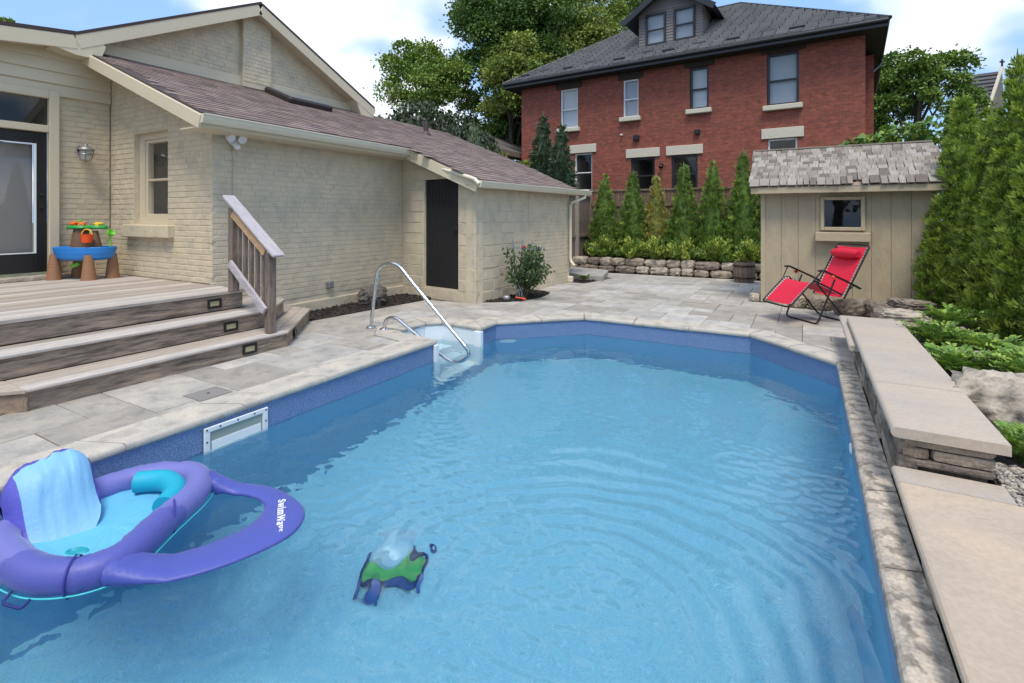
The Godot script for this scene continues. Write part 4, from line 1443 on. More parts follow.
# ---------------------------------------------------------------- dry-stone wall, beds and fences at the back
func rock_wall_and_fence() -> void:
	var nz := noise(420, 1.0, 3)
	var w := thing("dry_stone_wall", "low dry-stone retaining wall of rough blocks below the row of small cedars", "wall", Vector3(-3.2, 0, -13.3))
	for row in 2:
		var x := -5.75 + row * 0.12
		while x < -0.75:
			var l := rng.randf_range(0.26, 0.60)
			var h := 0.20 + rng.randf_range(-0.02, 0.02)
			var mb := MB.new()
			var z := -13.28 - 0.05 * sin((x + 5.6) * 0.7)
			mb.stone(xfm(Vector3(x + l * 0.5, 0.095 + row * 0.19, z + rng.randf_range(-0.03, 0.03) - row * 0.03), rng.randf_range(-0.06, 0.06)), Vector3(l - 0.015, h, 0.34), nz, Vector3(x, row, 2), 0.16, 5.0, 4)
			part(w, "wall_stone", mb, mats.rock[rng.randi() % 3])
			x += l
	var bed := MB.new()
	var bp := poly([[-5.75, -13.35], [-0.6, -13.4], [-0.6, -14.5], [-5.75, -14.5]])
	bed.prism(bp, -0.05, 0.34)
	chips(bed, bp, 1200, 0.345)
	struct("mulch_bed", bed, mats.mulch)
	# back fence: vertical boards with a lattice strip on top
	var f := thing("board_fence", "weathered brown board fence with lattice top behind the small cedars", "fence", Vector3(-2.5, 0, -14.6))
	var x2 := -5.6
	while x2 < 1.6:
		var mb := MB.new()
		mb.bx(x2 + 0.004, x2 + 0.136, 0.0, 1.78, -14.62 + rng.randf_range(-0.004, 0.004), -14.6, 0.003)
		part(f, "fence_board", mb, mats.fence)
		x2 += 0.14
	for x3 in [-5.6, -3.6, -1.6, 0.4]:
		var mb := MB.new()
		mb.bx(x3 - 0.05, x3 + 0.05, 0.0, 2.3, -14.64, -14.54, 0.006)
		part(f, "post", mb, mats.fence)
	for y in [1.8, 2.22]:
		var mb := MB.new()
		mb.bx(-5.55, 1.6, y, y + 0.05, -14.65, -14.56, 0.004)
		part(f, "rail", mb, mats.fence)
	var lt := MB.new()
	for k in 90:
		var xx := -5.55 + k * 0.082
		lt.bar(Vector3(xx, 1.85, -14.61), Vector3(xx + 0.37, 2.22, -14.61), 0.008, 0.032, Vector3.FORWARD.cross(Vector3(1, 1, 0)))
		lt.bar(Vector3(xx + 0.37, 1.85, -14.60), Vector3(xx, 2.22, -14.60), 0.008, 0.032, Vector3.FORWARD.cross(Vector3(-1, 1, 0)))
	part(f, "lattice", lt, mats.fence, "stuff")
	# side fence behind the storage room
	var g := thing("side_fence", "brown board fence with pale post between the storage room and the back fence", "fence", Vector3(-5.6, 0, -13.3))
	var z := -11.9
	while z > -14.5:
		var mb := MB.new()
		mb.bx(-5.66, -5.635 + rng.randf_range(0, 0.006), 0.0, 2.12, z - 0.136, z - 0.004, 0.003)
		part(g, "fence_board", mb, mats.fence)
		z -= 0.14
	for y in [0.9, 2.05]:
		var mb := MB.new()
		mb.bx(-5.63, -5.59, y, y + 0.08, -14.5, -11.9, 0.004)
		part(g, "rail", mb, mats.fence)
	var po := MB.new()
	po.bx(-5.63, -5.53, 0.0, 2.15, -13.5, -13.4, 0.006)
	part(g, "post", po, mats.wood[3])
	# concrete step at the storage corner
	var s := thing("concrete_step", "grey concrete slab step by the downspout of the storage room", "step", Vector3(-4.6, 0, -11.9))
	var mb3 := MB.new()
	mb3.prism(poly([[-5.5, -12.9], [-4.35, -12.55], [-4.05, -11.3], [-4.5, -11.25], [-5.5, -11.9]]), 0.0, 0.13, 0.01)
	part(s, "slab", mb3, mats.pave[5])
	var b4 := MB.new()
	b4.prism(poly([[-4.75, -10.9], [-4.28, -10.82], [-4.18, -11.28], [-4.7, -11.5]]), -0.04, 0.01)
	chips(b4, poly([[-4.75, -10.9], [-4.28, -10.82], [-4.18, -11.28], [-4.7, -11.5]]), 150, 0.01)
	struct("mulch_bed", b4, mats.mulch)

# ---------------------------------------------------------------- red brick house behind the fence
const RA := Vector3(-0.73, 0, -20.5)
var RD := Vector3(0.99766, 0, 0.06833)
var RN := Vector3(-0.06833, 0, 0.99766)
func rp(s: float, y: float, off := 0.0) -> Vector3: return RA + RD * s + RN * off + Vector3(0, y, 0)

func red_house() -> void:
	var h := thing("red_brick_house", "two storey red brick house with dark hipped roof behind the fence", "house", rp(-4.2, 0, -4))
	# openings: s0, y0, s1, y1, frame, what shows, upper?
	var W := [
		[-8.85, 5.39, -7.98, 7.14, "white", "blind"], [-5.90, 5.58, -5.24, 7.14, "white", "blind"], [-3.19, 5.60, -2.48, 7.22, "dark", "blind"], [-0.49, 5.42, 0.52, 7.28, "dark", "blind"],
		[-5.55, 2.45, -4.55, 3.88, "dark", ""], [-3.89, 2.45, -2.89, 3.88, "dark", ""], [-0.46, 3.0, 0.47, 4.24, "white", ""], [-8.15, 2.6, -7.3, 4.24, "white", ""]]
	var holes: Array = []
	for q in W: holes.append(Rect2(q[0], q[1], q[2] - q[0], q[3] - q[1]))
	var fw := MB.new()
	slab(fw, RA, RD, 0.3, poly([[-10.9, 0.0], [2.42, 0.0], [2.42, 7.62], [-10.9, 7.62]]), holes)
	part(h, "front_wall", fw, mats.red_brick)
	var sw := MB.new()
	slab(sw, rp(2.42, 0, -0.3), -RN, 0.3, poly([[0.0, 0.0], [8.7, 0.0], [8.7, 7.62], [0.0, 7.62]]))
	slab(sw, rp(-10.9, 0, -9.0), RN, 0.3, poly([[0.0, 0.0], [8.7, 0.0], [8.7, 7.62], [0.0, 7.62]]))
	part(h, "side_wall", sw, mats.red_brick)
	var bay := MB.new()
	slab(bay, rp(2.42, 0, -2.2), RD, 3.0, poly([[0.0, 0.0], [0.28, 0.0], [0.28, 7.3], [0.0, 7.3]]))
	part(h, "side_bay", bay, mats.red_brick)
	var dark := mat(rgb(36, 38, 44), 0.4)
	var sash := [mat(rgb(176, 184, 192), 0.6), mat(rgb(150, 158, 168), 0.6)]
	for k in W.size():
		var q: Array = W[k]
		var fm: Material = dark if q[4] == "dark" else mats.white
		var win := window_unit(h, rp(q[0], q[1]), RD, q[2] - q[0], q[3] - q[1], 0.12, fm, 0.085 if q[4] == "dark" else 0.06, k != 6, sash[k % 2] if q[5] == "blind" else null)
		# stone sill and lintel
		var mid: float = (q[0] + q[2]) * 0.5
		var hw: float = (q[2] - q[0]) * 0.5
		if k < 4:
			var sl := MB.new()
			sl.box(Transform3D(Basis(RD, Vector3.UP, RN), rp(mid, q[1] - 0.09, 0.02)), Vector3(hw * 2 + 0.24, 0.18, 0.3), 0.02)
			part(win, "sill", sl, mats.limestone)
		var ln := MB.new()
		ln.box(Transform3D(Basis(RD, Vector3.UP, RN), rp(mid, q[3] + (0.19 if k > 3 else 0.17), 0.0)), Vector3(hw * 2 + 0.4, 0.36 if k > 3 else 0.33, 0.12), 0.01)
		part(win, "lintel", ln, mats.limestone if k > 3 else mats.dark_stone)
	# vents and lamp on the wall
	for v in [[-5.31, 4.7, 0.24], [-2.89, 4.72, 0.2], [-5.94, 4.87, 0.08]]:
		var mb := MB.new()
		mb.box(Transform3D(Basis(RD, Vector3.UP, RN), rp(v[0], v[1], 0.06)), Vector3(v[2], v[2] * 0.9, 0.14), 0.02)
		part(h, "vent_hood", mb, mats.black if v[2] > 0.1 else mats.white)
	var wl := MB.new()
	wl.tube([rp(-4.25, 3.52, 0.0), rp(-4.25, 3.55, 0.15), rp(-4.25, 3.42, 0.22)], [0.05, 0.06, 0.09], 8)
	part(h, "wall_lamp", wl, mats.black)
	# eaves: soffit, fascia, gutter
	var y0 := 7.42
	var so := MB.new()
	so.quad(rp(-11.5, y0, -9.6), rp(3.0, y0, -9.6), rp(3.0, y0, 0.6), rp(-11.5, y0, 0.6))
	part(h, "soffit", so, mat(rgb(30, 29, 31), 0.8))
	for e in [[rp(-11.52, y0 + 0.11, 0.6), rp(3.02, y0 + 0.11, 0.6)], [rp(3.0, y0 + 0.11, 0.6), rp(3.0, y0 + 0.11, -9.6)], [rp(-11.5, y0 + 0.11, -9.6), rp(-11.5, y0 + 0.11, 0.6)]]:
		var mb := MB.new()
		mb.bar(e[0], e[1], 0.04, 0.24, Vector3.UP, 0.01)
		part(h, "fascia", mb, mats.fascia)
	var gt := MB.new()
	gt.tube([rp(-11.5, y0 + 0.17, 0.66), rp(3.0, y0 + 0.17, 0.66)], 0.075, 8)
	part(h, "gutter", gt, mats.fascia)
	# hipped roof
	var yb := 7.62
	var yr := 11.0
	var c := [rp(-11.55, yb, 0.65), rp(3.05, yb, 0.65), rp(3.05, yb, -9.65), rp(-11.55, yb, -9.65)]
	var r0 := rp(-6.5, yr, -4.5)
	var r1 := rp(-2.1, yr, -4.5)
	var rm := MB.new()
	rm.colored = true
	rm.col = Color(0.03, 0.03, 0.034)
	rm.quad(c[0], c[1], r1, r0); rm.tri(c[1], c[2], r1); rm.quad(c[2], c[3], r0, r1); rm.tri(c[3], c[0], r0)
	var roof := part(h, "roof", rm, mats.slate)
	var tl := MB.new()
	tl.colored = true
	var rows := 19
	var up: Vector3 = ((r0 + r1) * 0.5 - (c[0] + c[1]) * 0.5)
	var nr: Vector3 = RD.cross(up).normalized()
	if nr.y < 0: nr = -nr
	for j in rows:
		var t0 := j / float(rows)
		var t1 := (j + 1) / float(rows) + 0.006
		var sa: float = lerpf(-11.5, -6.45, t0)
		var sb: float = lerpf(3.0, -2.15, t0)
		var s: float = sa + rng.randf() * 0.1 - (0.22 if j % 2 else 0.0)
		while s < sb:
			var s1: float = s + 0.43
			var a: float = maxf(s, sa)
			var b: float = minf(s1, sb)
			if b - a > 0.05:
				var k := rng.randf_range(0.88, 1.12)
				tl.col = Color(0.29 * k, 0.28 * k, 0.275 * k)
				var p := func(ss: float, t: float, l: float) -> Vector3: return rp(ss, lerpf(yb, yr, t), lerpf(0.65, -4.5, t)) + nr * l
				var l0 := 0.10 + rng.randf_range(0, 0.012)
				tl.quad(p.call(a + 0.01, t0, l0), p.call(b - 0.01, t0, l0), p.call(b - 0.01, t1, 0.008), p.call(a + 0.01, t1, 0.008))
				tl.quad(p.call(a + 0.01, t0, 0.0), p.call(b - 0.01, t0, 0.0), p.call(b - 0.01, t0, l0), p.call(a + 0.01, t0, l0))
			s = s1
	part(roof, "roof_tiles", tl, mats.slate, "stuff")
	for q in [[c[0], r0], [c[1], r1], [r0, r1]]:
		var mb := MB.new()
		mb.tube([q[0] + Vector3(0, 0.03, 0), q[1] + Vector3(0, 0.03, 0)], 0.07, 6)
		part(roof, "ridge_cap", mb, mats.fascia)
	for k in 12:      # snow guards along the eaves
		var mb := MB.new()
		var s := -10.6 + k * 1.12 + rng.randf_range(-0.2, 0.2)
		mb.box(Transform3D(Basis(RD, nr, up.normalized()), rp(s, lerpf(yb, yr, 0.11 + 0.02 * (k % 2)), lerpf(0.65, -4.5, 0.11 + 0.02 * (k % 2))) + nr * 0.06), Vector3(0.5, 0.09, 0.1), 0.02)
		part(roof, "snow_guard", mb, mats.fascia)
	# dormer
	var dw := MB.new()
	slab(dw, rp(-5.53, 8.5, -0.9), RD, 0.15, poly([[0.0, 0.0], [2.6, 0.0], [2.6, 1.5], [1.3, 2.35], [0.0, 1.5]]), [Rect2(0.30, 0.16, 0.85, 1.32), Rect2(1.48, 0.16, 0.85, 1.32)])
	dw.quad(rp(-2.93, 8.4, -0.9), rp(-2.93, 8.4, -4.0), rp(-2.93, 10.0, -4.0), rp(-2.93, 10.0, -0.9))
	dw.quad(rp(-5.53, 8.4, -4.0), rp(-5.53, 8.4, -0.9), rp(-5.53, 10.0, -0.9), rp(-5.53, 10.0, -4.0))
	var dm := part(h, "dormer", dw, mats.siding_grey)
	for y in 16:
		for seg in [[-5.53, -5.25], [-4.36, -4.07], [-3.18, -2.93]] if y < 12 else [[-5.53 + maxf(0, (y - 11.2) * 0.15), -2.93 - maxf(0, (y - 11.2) * 0.15)]]:
			var mb := MB.new()
			mb.quad(rp(seg[0], 8.62 + y * 0.12, -0.87), rp(seg[1], 8.62 + y * 0.12, -0.87), rp(seg[1], 8.74 + y * 0.12, -0.895), rp(seg[0], 8.74 + y * 0.12, -0.895))
			mb.quad(rp(seg[0], 8.62 + y * 0.12, -0.9), rp(seg[1], 8.62 + y * 0.12, -0.9), rp(seg[1], 8.62 + y * 0.12, -0.87), rp(seg[0], 8.62 + y * 0.12, -0.87))
			part(dm, "siding_board", mb, mats.siding_grey)
	for s in [-5.23, -4.05]:
		window_unit(h, rp(s, 8.66, -0.86), RD, 0.85, 1.32, 0.02, dark, 0.08, true, sash[1], "dormer_window")
	var dr := MB.new()
	dr.colored = true
	dr.col = Color(0.03, 0.03, 0.034)
	for sg in [-1.0, 1.0]:
		var ea := rp(-4.23 + sg * 1.85, 9.72, -0.4)
		var eb := rp(-4.23 + sg * 1.85, 9.72, -4.4)
		var ta := rp(-4.23, 10.98, -0.4)
		var tb := rp(-4.23, 10.98, -4.4)
		var dn := Vector3(0, -0.06, 0)
		for d in [Vector3.ZERO, dn]:
			if sg > 0: dr.quad(ea + d, eb + d, tb + d, ta + d)
			else: dr.quad(eb + d, ea + d, ta + d, tb + d)
	part(dm, "dormer_roof", dr, mats.slate)
	for sg in [-1.0, 1.0]:
		var mb := MB.new()
		mb.bar(rp(-4.23 + sg * 1.87, 9.60, -0.40), rp(-4.23, 10.86, -0.40), 0.05, 0.24, Vector3.UP, 0.01)
		part(dm, "barge_board", mb, mats.fascia)
	# downpipe on the right corner
	var dp := MB.new()
	dp.tube([rp(2.95, 7.4, -3.4), rp(2.95, 7.2, -3.4), rp(2.6, 6.8, -3.0), rp(2.55, 6.4, -2.4), rp(2.55, 0.0, -2.4)], 0.05, 6)
	part(h, "downpipe", dp, mats.fascia)

# ---------------------------------------------------------------- buildings farther off
func far_buildings() -> void:
	var g := thing("grey_roofed_house", "low house with weathered grey roof half hidden by trees beyond the cream house", "house", Vector3(-14, 0, -21))
	var wl := MB.new()
	wl.bx(-17.5, -12.3, 0.0, 4.2, -24.5, -17.2)
	part(g, "wall", wl, mat(rgb(96, 88, 84), 0.9))
	var rf := MB.new()
	rf.quad(Vector3(-11.8, 4.5, -16.6), Vector3(-11.8, 4.5, -25.0), Vector3(-14.9, 5.9, -25.0), Vector3(-14.9, 5.9, -16.6))
	rf.quad(Vector3(-18.0, 4.5, -25.0), Vector3(-18.0, 4.5, -16.6), Vector3(-14.9, 5.9, -16.6), Vector3(-14.9, 5.9, -25.0))
	rf.tri(Vector3(-11.8, 4.5, -16.6), Vector3(-14.9, 5.9, -16.6), Vector3(-18.0, 4.5, -16.6))
	part(g, "roof", rf, mat(Color.WHITE, 0.95, {"tex": ramp_tex(130, 0.05, 4, 256, [[0.2, rgb(70, 66, 66)], [0.8, rgb(112, 106, 104)]]), "scale": 0.8}))
	var fb := MB.new()
	fb.bx(-11.82, -11.76, 4.25, 4.5, -25.0, -16.6, 0.01)
	fb.bx(-12.3, -11.82, 4.24, 4.28, -25.0, -16.6)
	part(g, "fascia", fb, mat(rgb(122, 110, 98), 0.7))
	var ch := thing("stone_church", "slate church roof with pale stone gable and small crosses far off", "church", Vector3(11, 0, -53))
	var p1 := Vector3(10.75, 12.4, -52.2)
	var p2 := Vector3(13.2, 12.75, -53.5)
	var dn := Vector3(-2.0, -5.2, 3.2)
	var cr := MB.new()
	cr.colored = true
	for j in 16:
		var k := rng.randf_range(0.8, 1.2)
		cr.col = Color(0.075 * k, 0.068 * k, 0.072 * k)
		var a := p1 + dn * (j / 16.0)
		var b := p2 + dn * (j / 16.0)
		var lift := Vector3(-0.03, 0.07, 0.09)
		cr.quad(a + dn / 16.0 + lift, b + dn / 16.0 + lift, b, a)
		cr.quad(a + dn / 16.0, b + dn / 16.0, b + dn / 16.0 + lift, a + dn / 16.0 + lift)
	part(ch, "roof", cr, mats.slate)
	var bodyw := MB.new()
	bodyw.quad(p1 + dn, p2 + dn, Vector3(p2.x + dn.x, 0, p2.z + dn.z), Vector3(p1.x + dn.x, 0, p1.z + dn.z))
	bodyw.tri(p2 + dn, p2 + Vector3(0.9, -5.5, -2.5), p2)
	part(ch, "wall", bodyw, mat(rgb(120, 112, 104), 0.9))
	for e in [[p1, 0], [p2, 1]]:
		var pr := MB.new()
		pr.bar(e[0] + dn + Vector3(0, 0.15, 0), e[0] + Vector3(0, 0.3, 0), 0.2, 0.2, Vector3.UP, 0.04)
		part(ch, "gable_coping", pr, mats.limestone)
		var cx := MB.new()
		cx.box(Transform3D(Basis(), e[0] + Vector3(0, 0.6, 0)), Vector3(0.12, 0.6, 0.12), 0.03)
		cx.box(Transform3D(Basis(Vector3.UP, 0.5), e[0] + Vector3(0, 0.7, 0)), Vector3(0.36, 0.12, 0.12), 0.03)
		part(ch, "cross", cx, mats.dark_stone)

# ---------------------------------------------------------------- plants
func leaf(mb: MB, p: Vector3, along: Vector3, across: Vector3, l: float, w: float) -> void:   # a leaf folded along its midrib
	var a := along.normalized()
	var c := (across - a * across.dot(a)).normalized()
	var nn := c.cross(a)
	var tip := p + a * l
	var mid := p + a * l * 0.45
	var fold := nn * w * 0.18
	mb.tri(p, mid + c * w * 0.5 + fold, tip)
	mb.tri(p, tip, mid - c * w * 0.5 + fold)

func rdir() -> Vector3:
	var v := Vector3(rng.randfn(), rng.randfn(), rng.randfn())
	return v.normalized() if v.length() > 0.01 else Vector3.UP

# leafy crown: clumps spread through an ellipsoid, each a loose shell of leaf sprays
func crown_shape(c: Vector3, r: Vector3, clumps: int, per: int, size: float, cols: Array, clump_r := 0.26, open_ := 0.0) -> MB:
	var mb := MB.new()
	mb.colored = true
	for i in clumps:
		var d := rdir()
		if d.y < -0.55: d.y *= -0.6
		var rad := rng.randf_range(0.45, 1.0) if i % 3 else rng.randf_range(0.75, 1.08)
		var cc := c + Vector3(d.x * r.x, d.y * r.y, d.z * r.z) * rad
		var cr := clump_r * (r.x + r.y + r.z) / 3.0 * rng.randf_range(0.65, 1.25)
		var base: Color = cols[rng.randi() % cols.size()]
		for k in per:
			var e := rdir()
			if e.y < -0.3 and rng.randf() < 0.6: e.y = -e.y
			var q := cc + Vector3(e.x, e.y * 0.72, e.z) * cr * (rng.randf_range(0.55, 1.0) if rng.randf() < 0.85 else rng.randf_range(1.0, 1.25 + open_))
			mb.col = tone(base, 0.28)
			var al := (e * 0.7 + rdir() * 0.8 + Vector3(0, -0.15, 0)).normalized()
			leaf(mb, q, al, rdir(), size * rng.randf_range(0.7, 1.3), size * rng.randf_range(0.5, 0.9))
	return mb

func limbs(base: Vector3, top: Vector3, r: float, c: Vector3, rad: Vector3, n: int) -> MB:
	var mb := MB.new()
	var mid := base.lerp(top, 0.5) + Vector3(rng.randf_range(-0.2, 0.2), 0, rng.randf_range(-0.2, 0.2))
	mb.tube([base, mid, top], [r, r * 0.75, r * 0.45], 8)
	for i in n:
		var a := base.lerp(top, rng.randf_range(0.45, 1.0))
		var d := rdir()
		d.y = absf(d.y) * 0.8 + 0.1
		var e := c + Vector3(d.x * rad.x, d.y * rad.y, d.z * rad.z) * rng.randf_range(0.6, 0.9)
		var m := a.lerp(e, 0.5) + Vector3(0, 0.06 * a.distance_to(e), 0) + rdir() * 0.2
		mb.tube([a, m, e], [r * 0.35, r * 0.2, r * 0.06], 5)
		for j in 2:
			var e2 := m.lerp(e, rng.randf_range(0.1, 0.7)) + rdir() * rad * 0.3
			mb.tube([m, m.lerp(e2, 0.6), e2], [r * 0.18, r * 0.1, r * 0.03], 4)
	return mb

func tree(called: String, label: String, base: Vector3, c: Vector3, r: Vector3, clumps: int, per: int, size: float, cols: Array, trunk_r: float, nl: int, group: String, clump_r := 0.26, open_ := 0.0) -> void:
	var t := thing(called, label, "tree", base, group)
	part(t, "trunk", limbs(base, Vector3(c.x, c.y + r.y * 0.2, c.z), trunk_r, c, r, nl), mats.bark)
	part(t, "crown", crown_shape(c, r, clumps, per, size, cols, clump_r, open_), mats.leaf)

func trees() -> void:
	var dark := [Color(0.09, 0.17, 0.03), Color(0.115, 0.20, 0.036), Color(0.07, 0.145, 0.026)]
	var mid := [Color(0.175, 0.27, 0.042), Color(0.21, 0.30, 0.05), Color(0.145, 0.235, 0.038)]
	var lime := [Color(0.21, 0.27, 0.045), Color(0.25, 0.30, 0.055), Color(0.16, 0.23, 0.04)]
	var g := "trees beyond the houses"
	tree("maple_tree", "tall dark green maple rising highest between the two houses", Vector3(-15.6, 0, -26.5), Vector3(-15.4, 11.4, -26.8), Vector3(3.6, 5.0, 3.6), 80, 480, 0.20, dark, 0.4, 10, g)
	tree("maple_tree", "mid green open crowned tree over the left of the shingle roof", Vector3(-19.6, 0, -23.6), Vector3(-19.2, 8.7, -23.8), Vector3(3.0, 3.0, 3.0), 50, 360, 0.18, mid, 0.3, 12, g, 0.24, 0.3)
	tree("locust_tree", "yellow green tree in front of the tall dark maple", Vector3(-13.9, 0, -24.6), Vector3(-13.9, 8.3, -24.6), Vector3(2.3, 2.9, 2.3), 48, 420, 0.17, lime, 0.25, 8, g)
	tree("locust_tree", "yellow green tree touching the left end of the red house roof", Vector3(-12.6, 0, -30.0), Vector3(-12.0, 11.0, -30.0), Vector3(3.6, 4.2, 3.2), 60, 460, 0.18, lime, 0.28, 8, g)
	tree("ash_tree", "thin branched tree showing sky behind the red house dormer", Vector3(-10.2, 0, -36.0), Vector3(-9.9, 15.3, -36.0), Vector3(3.4, 3.6, 3.0), 44, 260, 0.19, mid, 0.25, 12, g, 0.2, 0.5)
	tree("maple_tree", "dark leafy tree low beside the grey roof, left of the red house", Vector3(-12.9, 0, -27.5), Vector3(-12.6, 6.3, -27.5), Vector3(2.6, 2.6, 2.2), 46, 420, 0.18, [dark[0], mid[2]], 0.22, 6, g)
	tree("linden_tree", "round topped tree with sky showing through, right of the red house", Vector3(5.4, 0, -39.5), Vector3(6.2, 8.9, -40.2), Vector3(3.0, 3.0, 2.6), 58, 330, 0.20, [mid[2], dark[1], mid[0]], 0.32, 14, g, 0.2, 0.35)
	tree("linden_tree", "narrow tree close against the red house's right corner", Vector3(3.3, 0, -41.0), Vector3(3.4, 7.2, -41.0), Vector3(1.5, 3.0, 1.5), 30, 300, 0.20, [dark[1], mid[2]], 0.2, 8, g, 0.3, 0.3)
	tree("maple_tree", "small tree top peeking over the far left roof edge", Vector3(-31.5, 0, -8.4), Vector3(-31.5, 9.7, -8.4), Vector3(0.7, 0.9, 0.7), 10, 60, 0.2, mid, 0.2, 4, g)
	tree("maple_tree", "leafy mid green tree filling the gap above the grey roofed house", Vector3(-14.2, 0, -26.0), Vector3(-13.9, 5.4, -26.0), Vector3(3.4, 2.2, 2.0), 46, 380, 0.18, [dark[1], mid[2], lime[2]], 0.2, 6, g)
	# unseen tree added behind the camera so the shed window mirrors dark leaves
	tree("maple_tree", "unseen broad green tree added behind the camera to darken the shed window reflection", Vector3(1.2, 0, 9.5), Vector3(1.2, 3.3, 9.5), Vector3(3.2, 3.2, 2.2), 50, 150, 0.3, dark, 0.25, 6, g)
	# ivy-covered mass beyond the shingle roof
	var iv := thing("ivy_thicket", "dark hanging ivy thicket just beyond the shingle roof ridge", "ivy", Vector3(-13.0, 0, -16.5))
	var im := MB.new()
	im.colored = true
	for q in [[Vector3(-14.6, 4.3, -15.6), 1.3], [Vector3(-13.4, 4.7, -16.2), 1.45], [Vector3(-12.4, 4.4, -16.7), 1.3], [Vector3(-11.7, 4.0, -17.2), 1.1], [Vector3(-15.6, 3.9, -14.8), 1.1]]:
		for k in 1900:
			var e := rdir()
			if e.y < 0: e.y *= 0.9
			var p: Vector3 = q[0] + e * q[1] * rng.randf_range(0.75, 1.05)
			if e.y < 0: p.y -= rng.randf() * 0.8
			im.col = tone(Color(0.035, 0.062, 0.026) if rng.randf() < 0.75 else Color(0.075, 0.10, 0.05), 0.3)
			leaf(im, p, (Vector3(0, -1, 0) + rdir() * 0.7), rdir(), rng.randf_range(0.12, 0.22), rng.randf_range(0.08, 0.15))
	part(iv, "foliage", im, mats.leaf, "stuff")
	var ist := MB.new()
	for k in 5: ist.tube([Vector3(-15.2 + k * 0.85, 0, -15.3 - k * 0.45), Vector3(-15.2 + k * 0.85, 4.2, -15.3 - k * 0.45)], 0.07, 5)
	part(iv, "stem", ist, mats.bark)
	var bt := thing("bare_tree", "leafless grey branches rising beside the ivy thicket", "tree", Vector3(-17.0, 0, -19.0))
	var bm := MB.new()
	bm.tube([Vector3(-17.0, 0, -19.0), Vector3(-17.0, 5.0, -19.0)], [0.09, 0.05], 5)
	for k in 9:
		var e := Vector3(-17.0 + rng.randf_range(-1.5, 0.9), rng.randf_range(6.2, 8.0), -19.0 + rng.randf_range(-0.6, 0.6))
		bm.tube([Vector3(-17.0, rng.randf_range(3.6, 5.0), -19.0), e.lerp(Vector3(-17, 5.2, -19), 0.45) + rdir() * 0.1, e], [0.035, 0.022, 0.008], 4)
	part(bt, "branch", bm, mat(rgb(120, 112, 106), 0.9))
	# slim weeping conifer
	var wc := thing("weeping_spruce", "slim pale green weeping conifer standing above the shingle roof edge", "tree", Vector3(-9.9, 0, -14.7))
	var wm := MB.new()
	wm.colored = true
	for k in 1500:
		var y := rng.randf_range(2.0, 4.6)
		var rad := 0.12 + 0.34 * (4.6 - y) / 2.6 * rng.randf()
		var a := rng.randf() * TAU
		wm.col = tone(Color(0.10, 0.15, 0.075), 0.3)
		leaf(wm, Vector3(-9.9 + cos(a) * rad, y, -14.7 + sin(a) * rad), Vector3(cos(a) * 0.3, -1, sin(a) * 0.3), rdir(), 0.16, 0.06)
	part(wc, "foliage", wm, mats.leaf)
	var ws := MB.new()
	ws.tube([Vector3(-9.9, 0, -14.7), Vector3(-9.9, 4.5, -14.7), Vector3(-9.92, 5.3, -14.7)], [0.06, 0.03, 0.01], 5)
	part(wc, "stem", ws, mats.bark)
	# shrubs below the grey roofed house
	for q in [[Vector3(-10.6, 3.0, -17.6), "light green shrub below the grey roof, beside the weeping conifer"], [Vector3(-9.1, 2.9, -18.0), "light green shrub against the left edge of the red house"]]:
		var s := thing("lilac_shrub", q[1], "shrub", Vector3(q[0].x, 0, q[0].z), "shrubs beyond the roof edge")
		part(s, "foliage", crown_shape(q[0], Vector3(1.1, 0.8, 0.9), 26, 60, 0.17, mid + lime, 0.35), mats.leaf)
		var st := MB.new()
		for k in 4: st.tube([Vector3(q[0].x + k * 0.1 - 0.2, 0, q[0].z), Vector3(q[0].x + k * 0.4 - 0.7, q[0].y, q[0].z)], [0.05, 0.02], 5)
		part(s, "stem", st, mats.bark)
	# blue-green spruces in front of the red house
	var sp := conifer_mesh(5.3, 1.0, 20000, 0.12, [Color(0.08, 0.13, 0.07), Color(0.11, 0.165, 0.09), Color(0.065, 0.11, 0.056)], 0.35)
	for q in [[Vector3(-7.85, 0, -15.9), 1.0, "taller blue green spruce in front of the red house wall"], [Vector3(-6.85, 0, -15.2), 0.9, "shorter blue green spruce nearer the red house window"]]:
		var t := thing("spruce_tree", q[2], "tree", q[0], "spruces by the red house")
		var o := placed(t, "crown", sp, mats.leaf, Transform3D(Basis(Vector3.UP, rng.randf() * 6.0).scaled(Vector3.ONE * q[1]), q[0]))
		o.scale = Vector3.ONE * q[1]
		var tr := MB.new()
		tr.tube([q[0], q[0] + Vector3(0, 4.6 * q[1], 0)], [0.1, 0.02], 6)
		part(t, "trunk", tr, mats.bark)
	# broad-leaved vine over the shed ridge
	var v := thing("vine_shrub", "broad leaved light green vine spilling over the shed roof ridge", "vine", Vector3(2.0, 0, -12.6))
	var vm := MB.new()
	vm.colored = true
	for q in [[Vector3(1.15, 2.85, -11.5), 0.28], [Vector3(1.55, 2.98, -11.7), 0.38], [Vector3(2.05, 3.05, -11.9), 0.42], [Vector3(2.5, 3.0, -12.1), 0.42], [Vector3(0.8, 2.78, -11.4), 0.16], [Vector3(2.2, 2.5, -12.2), 0.5]]:
		for k in 130:
			var e := rdir()
			e.y = e.y * 0.7
			vm.col = tone(Color(0.10, 0.20, 0.04) if rng.randf() < 0.75 else Color(0.24, 0.30, 0.05), 0.3)
			leaf(vm, q[0] + e * q[1] * rng.randf_range(0.6, 1.1), Vector3(e.x, -0.3, e.z + 0.3) + rdir() * 0.5, rdir(), rng.randf_range(0.11, 0.19), rng.randf_range(0.09, 0.15))
	part(v, "foliage", vm, mats.leaf)
	var vs := MB.new()
	for k in 3: vs.tube([Vector3(2.0 + k * 0.2, 0, -12.5), Vector3(1.9 + k * 0.25, 1.6, -12.4), Vector3(1.4 + k * 0.5, 2.9, -11.9)], [0.03, 0.025, 0.012], 5)
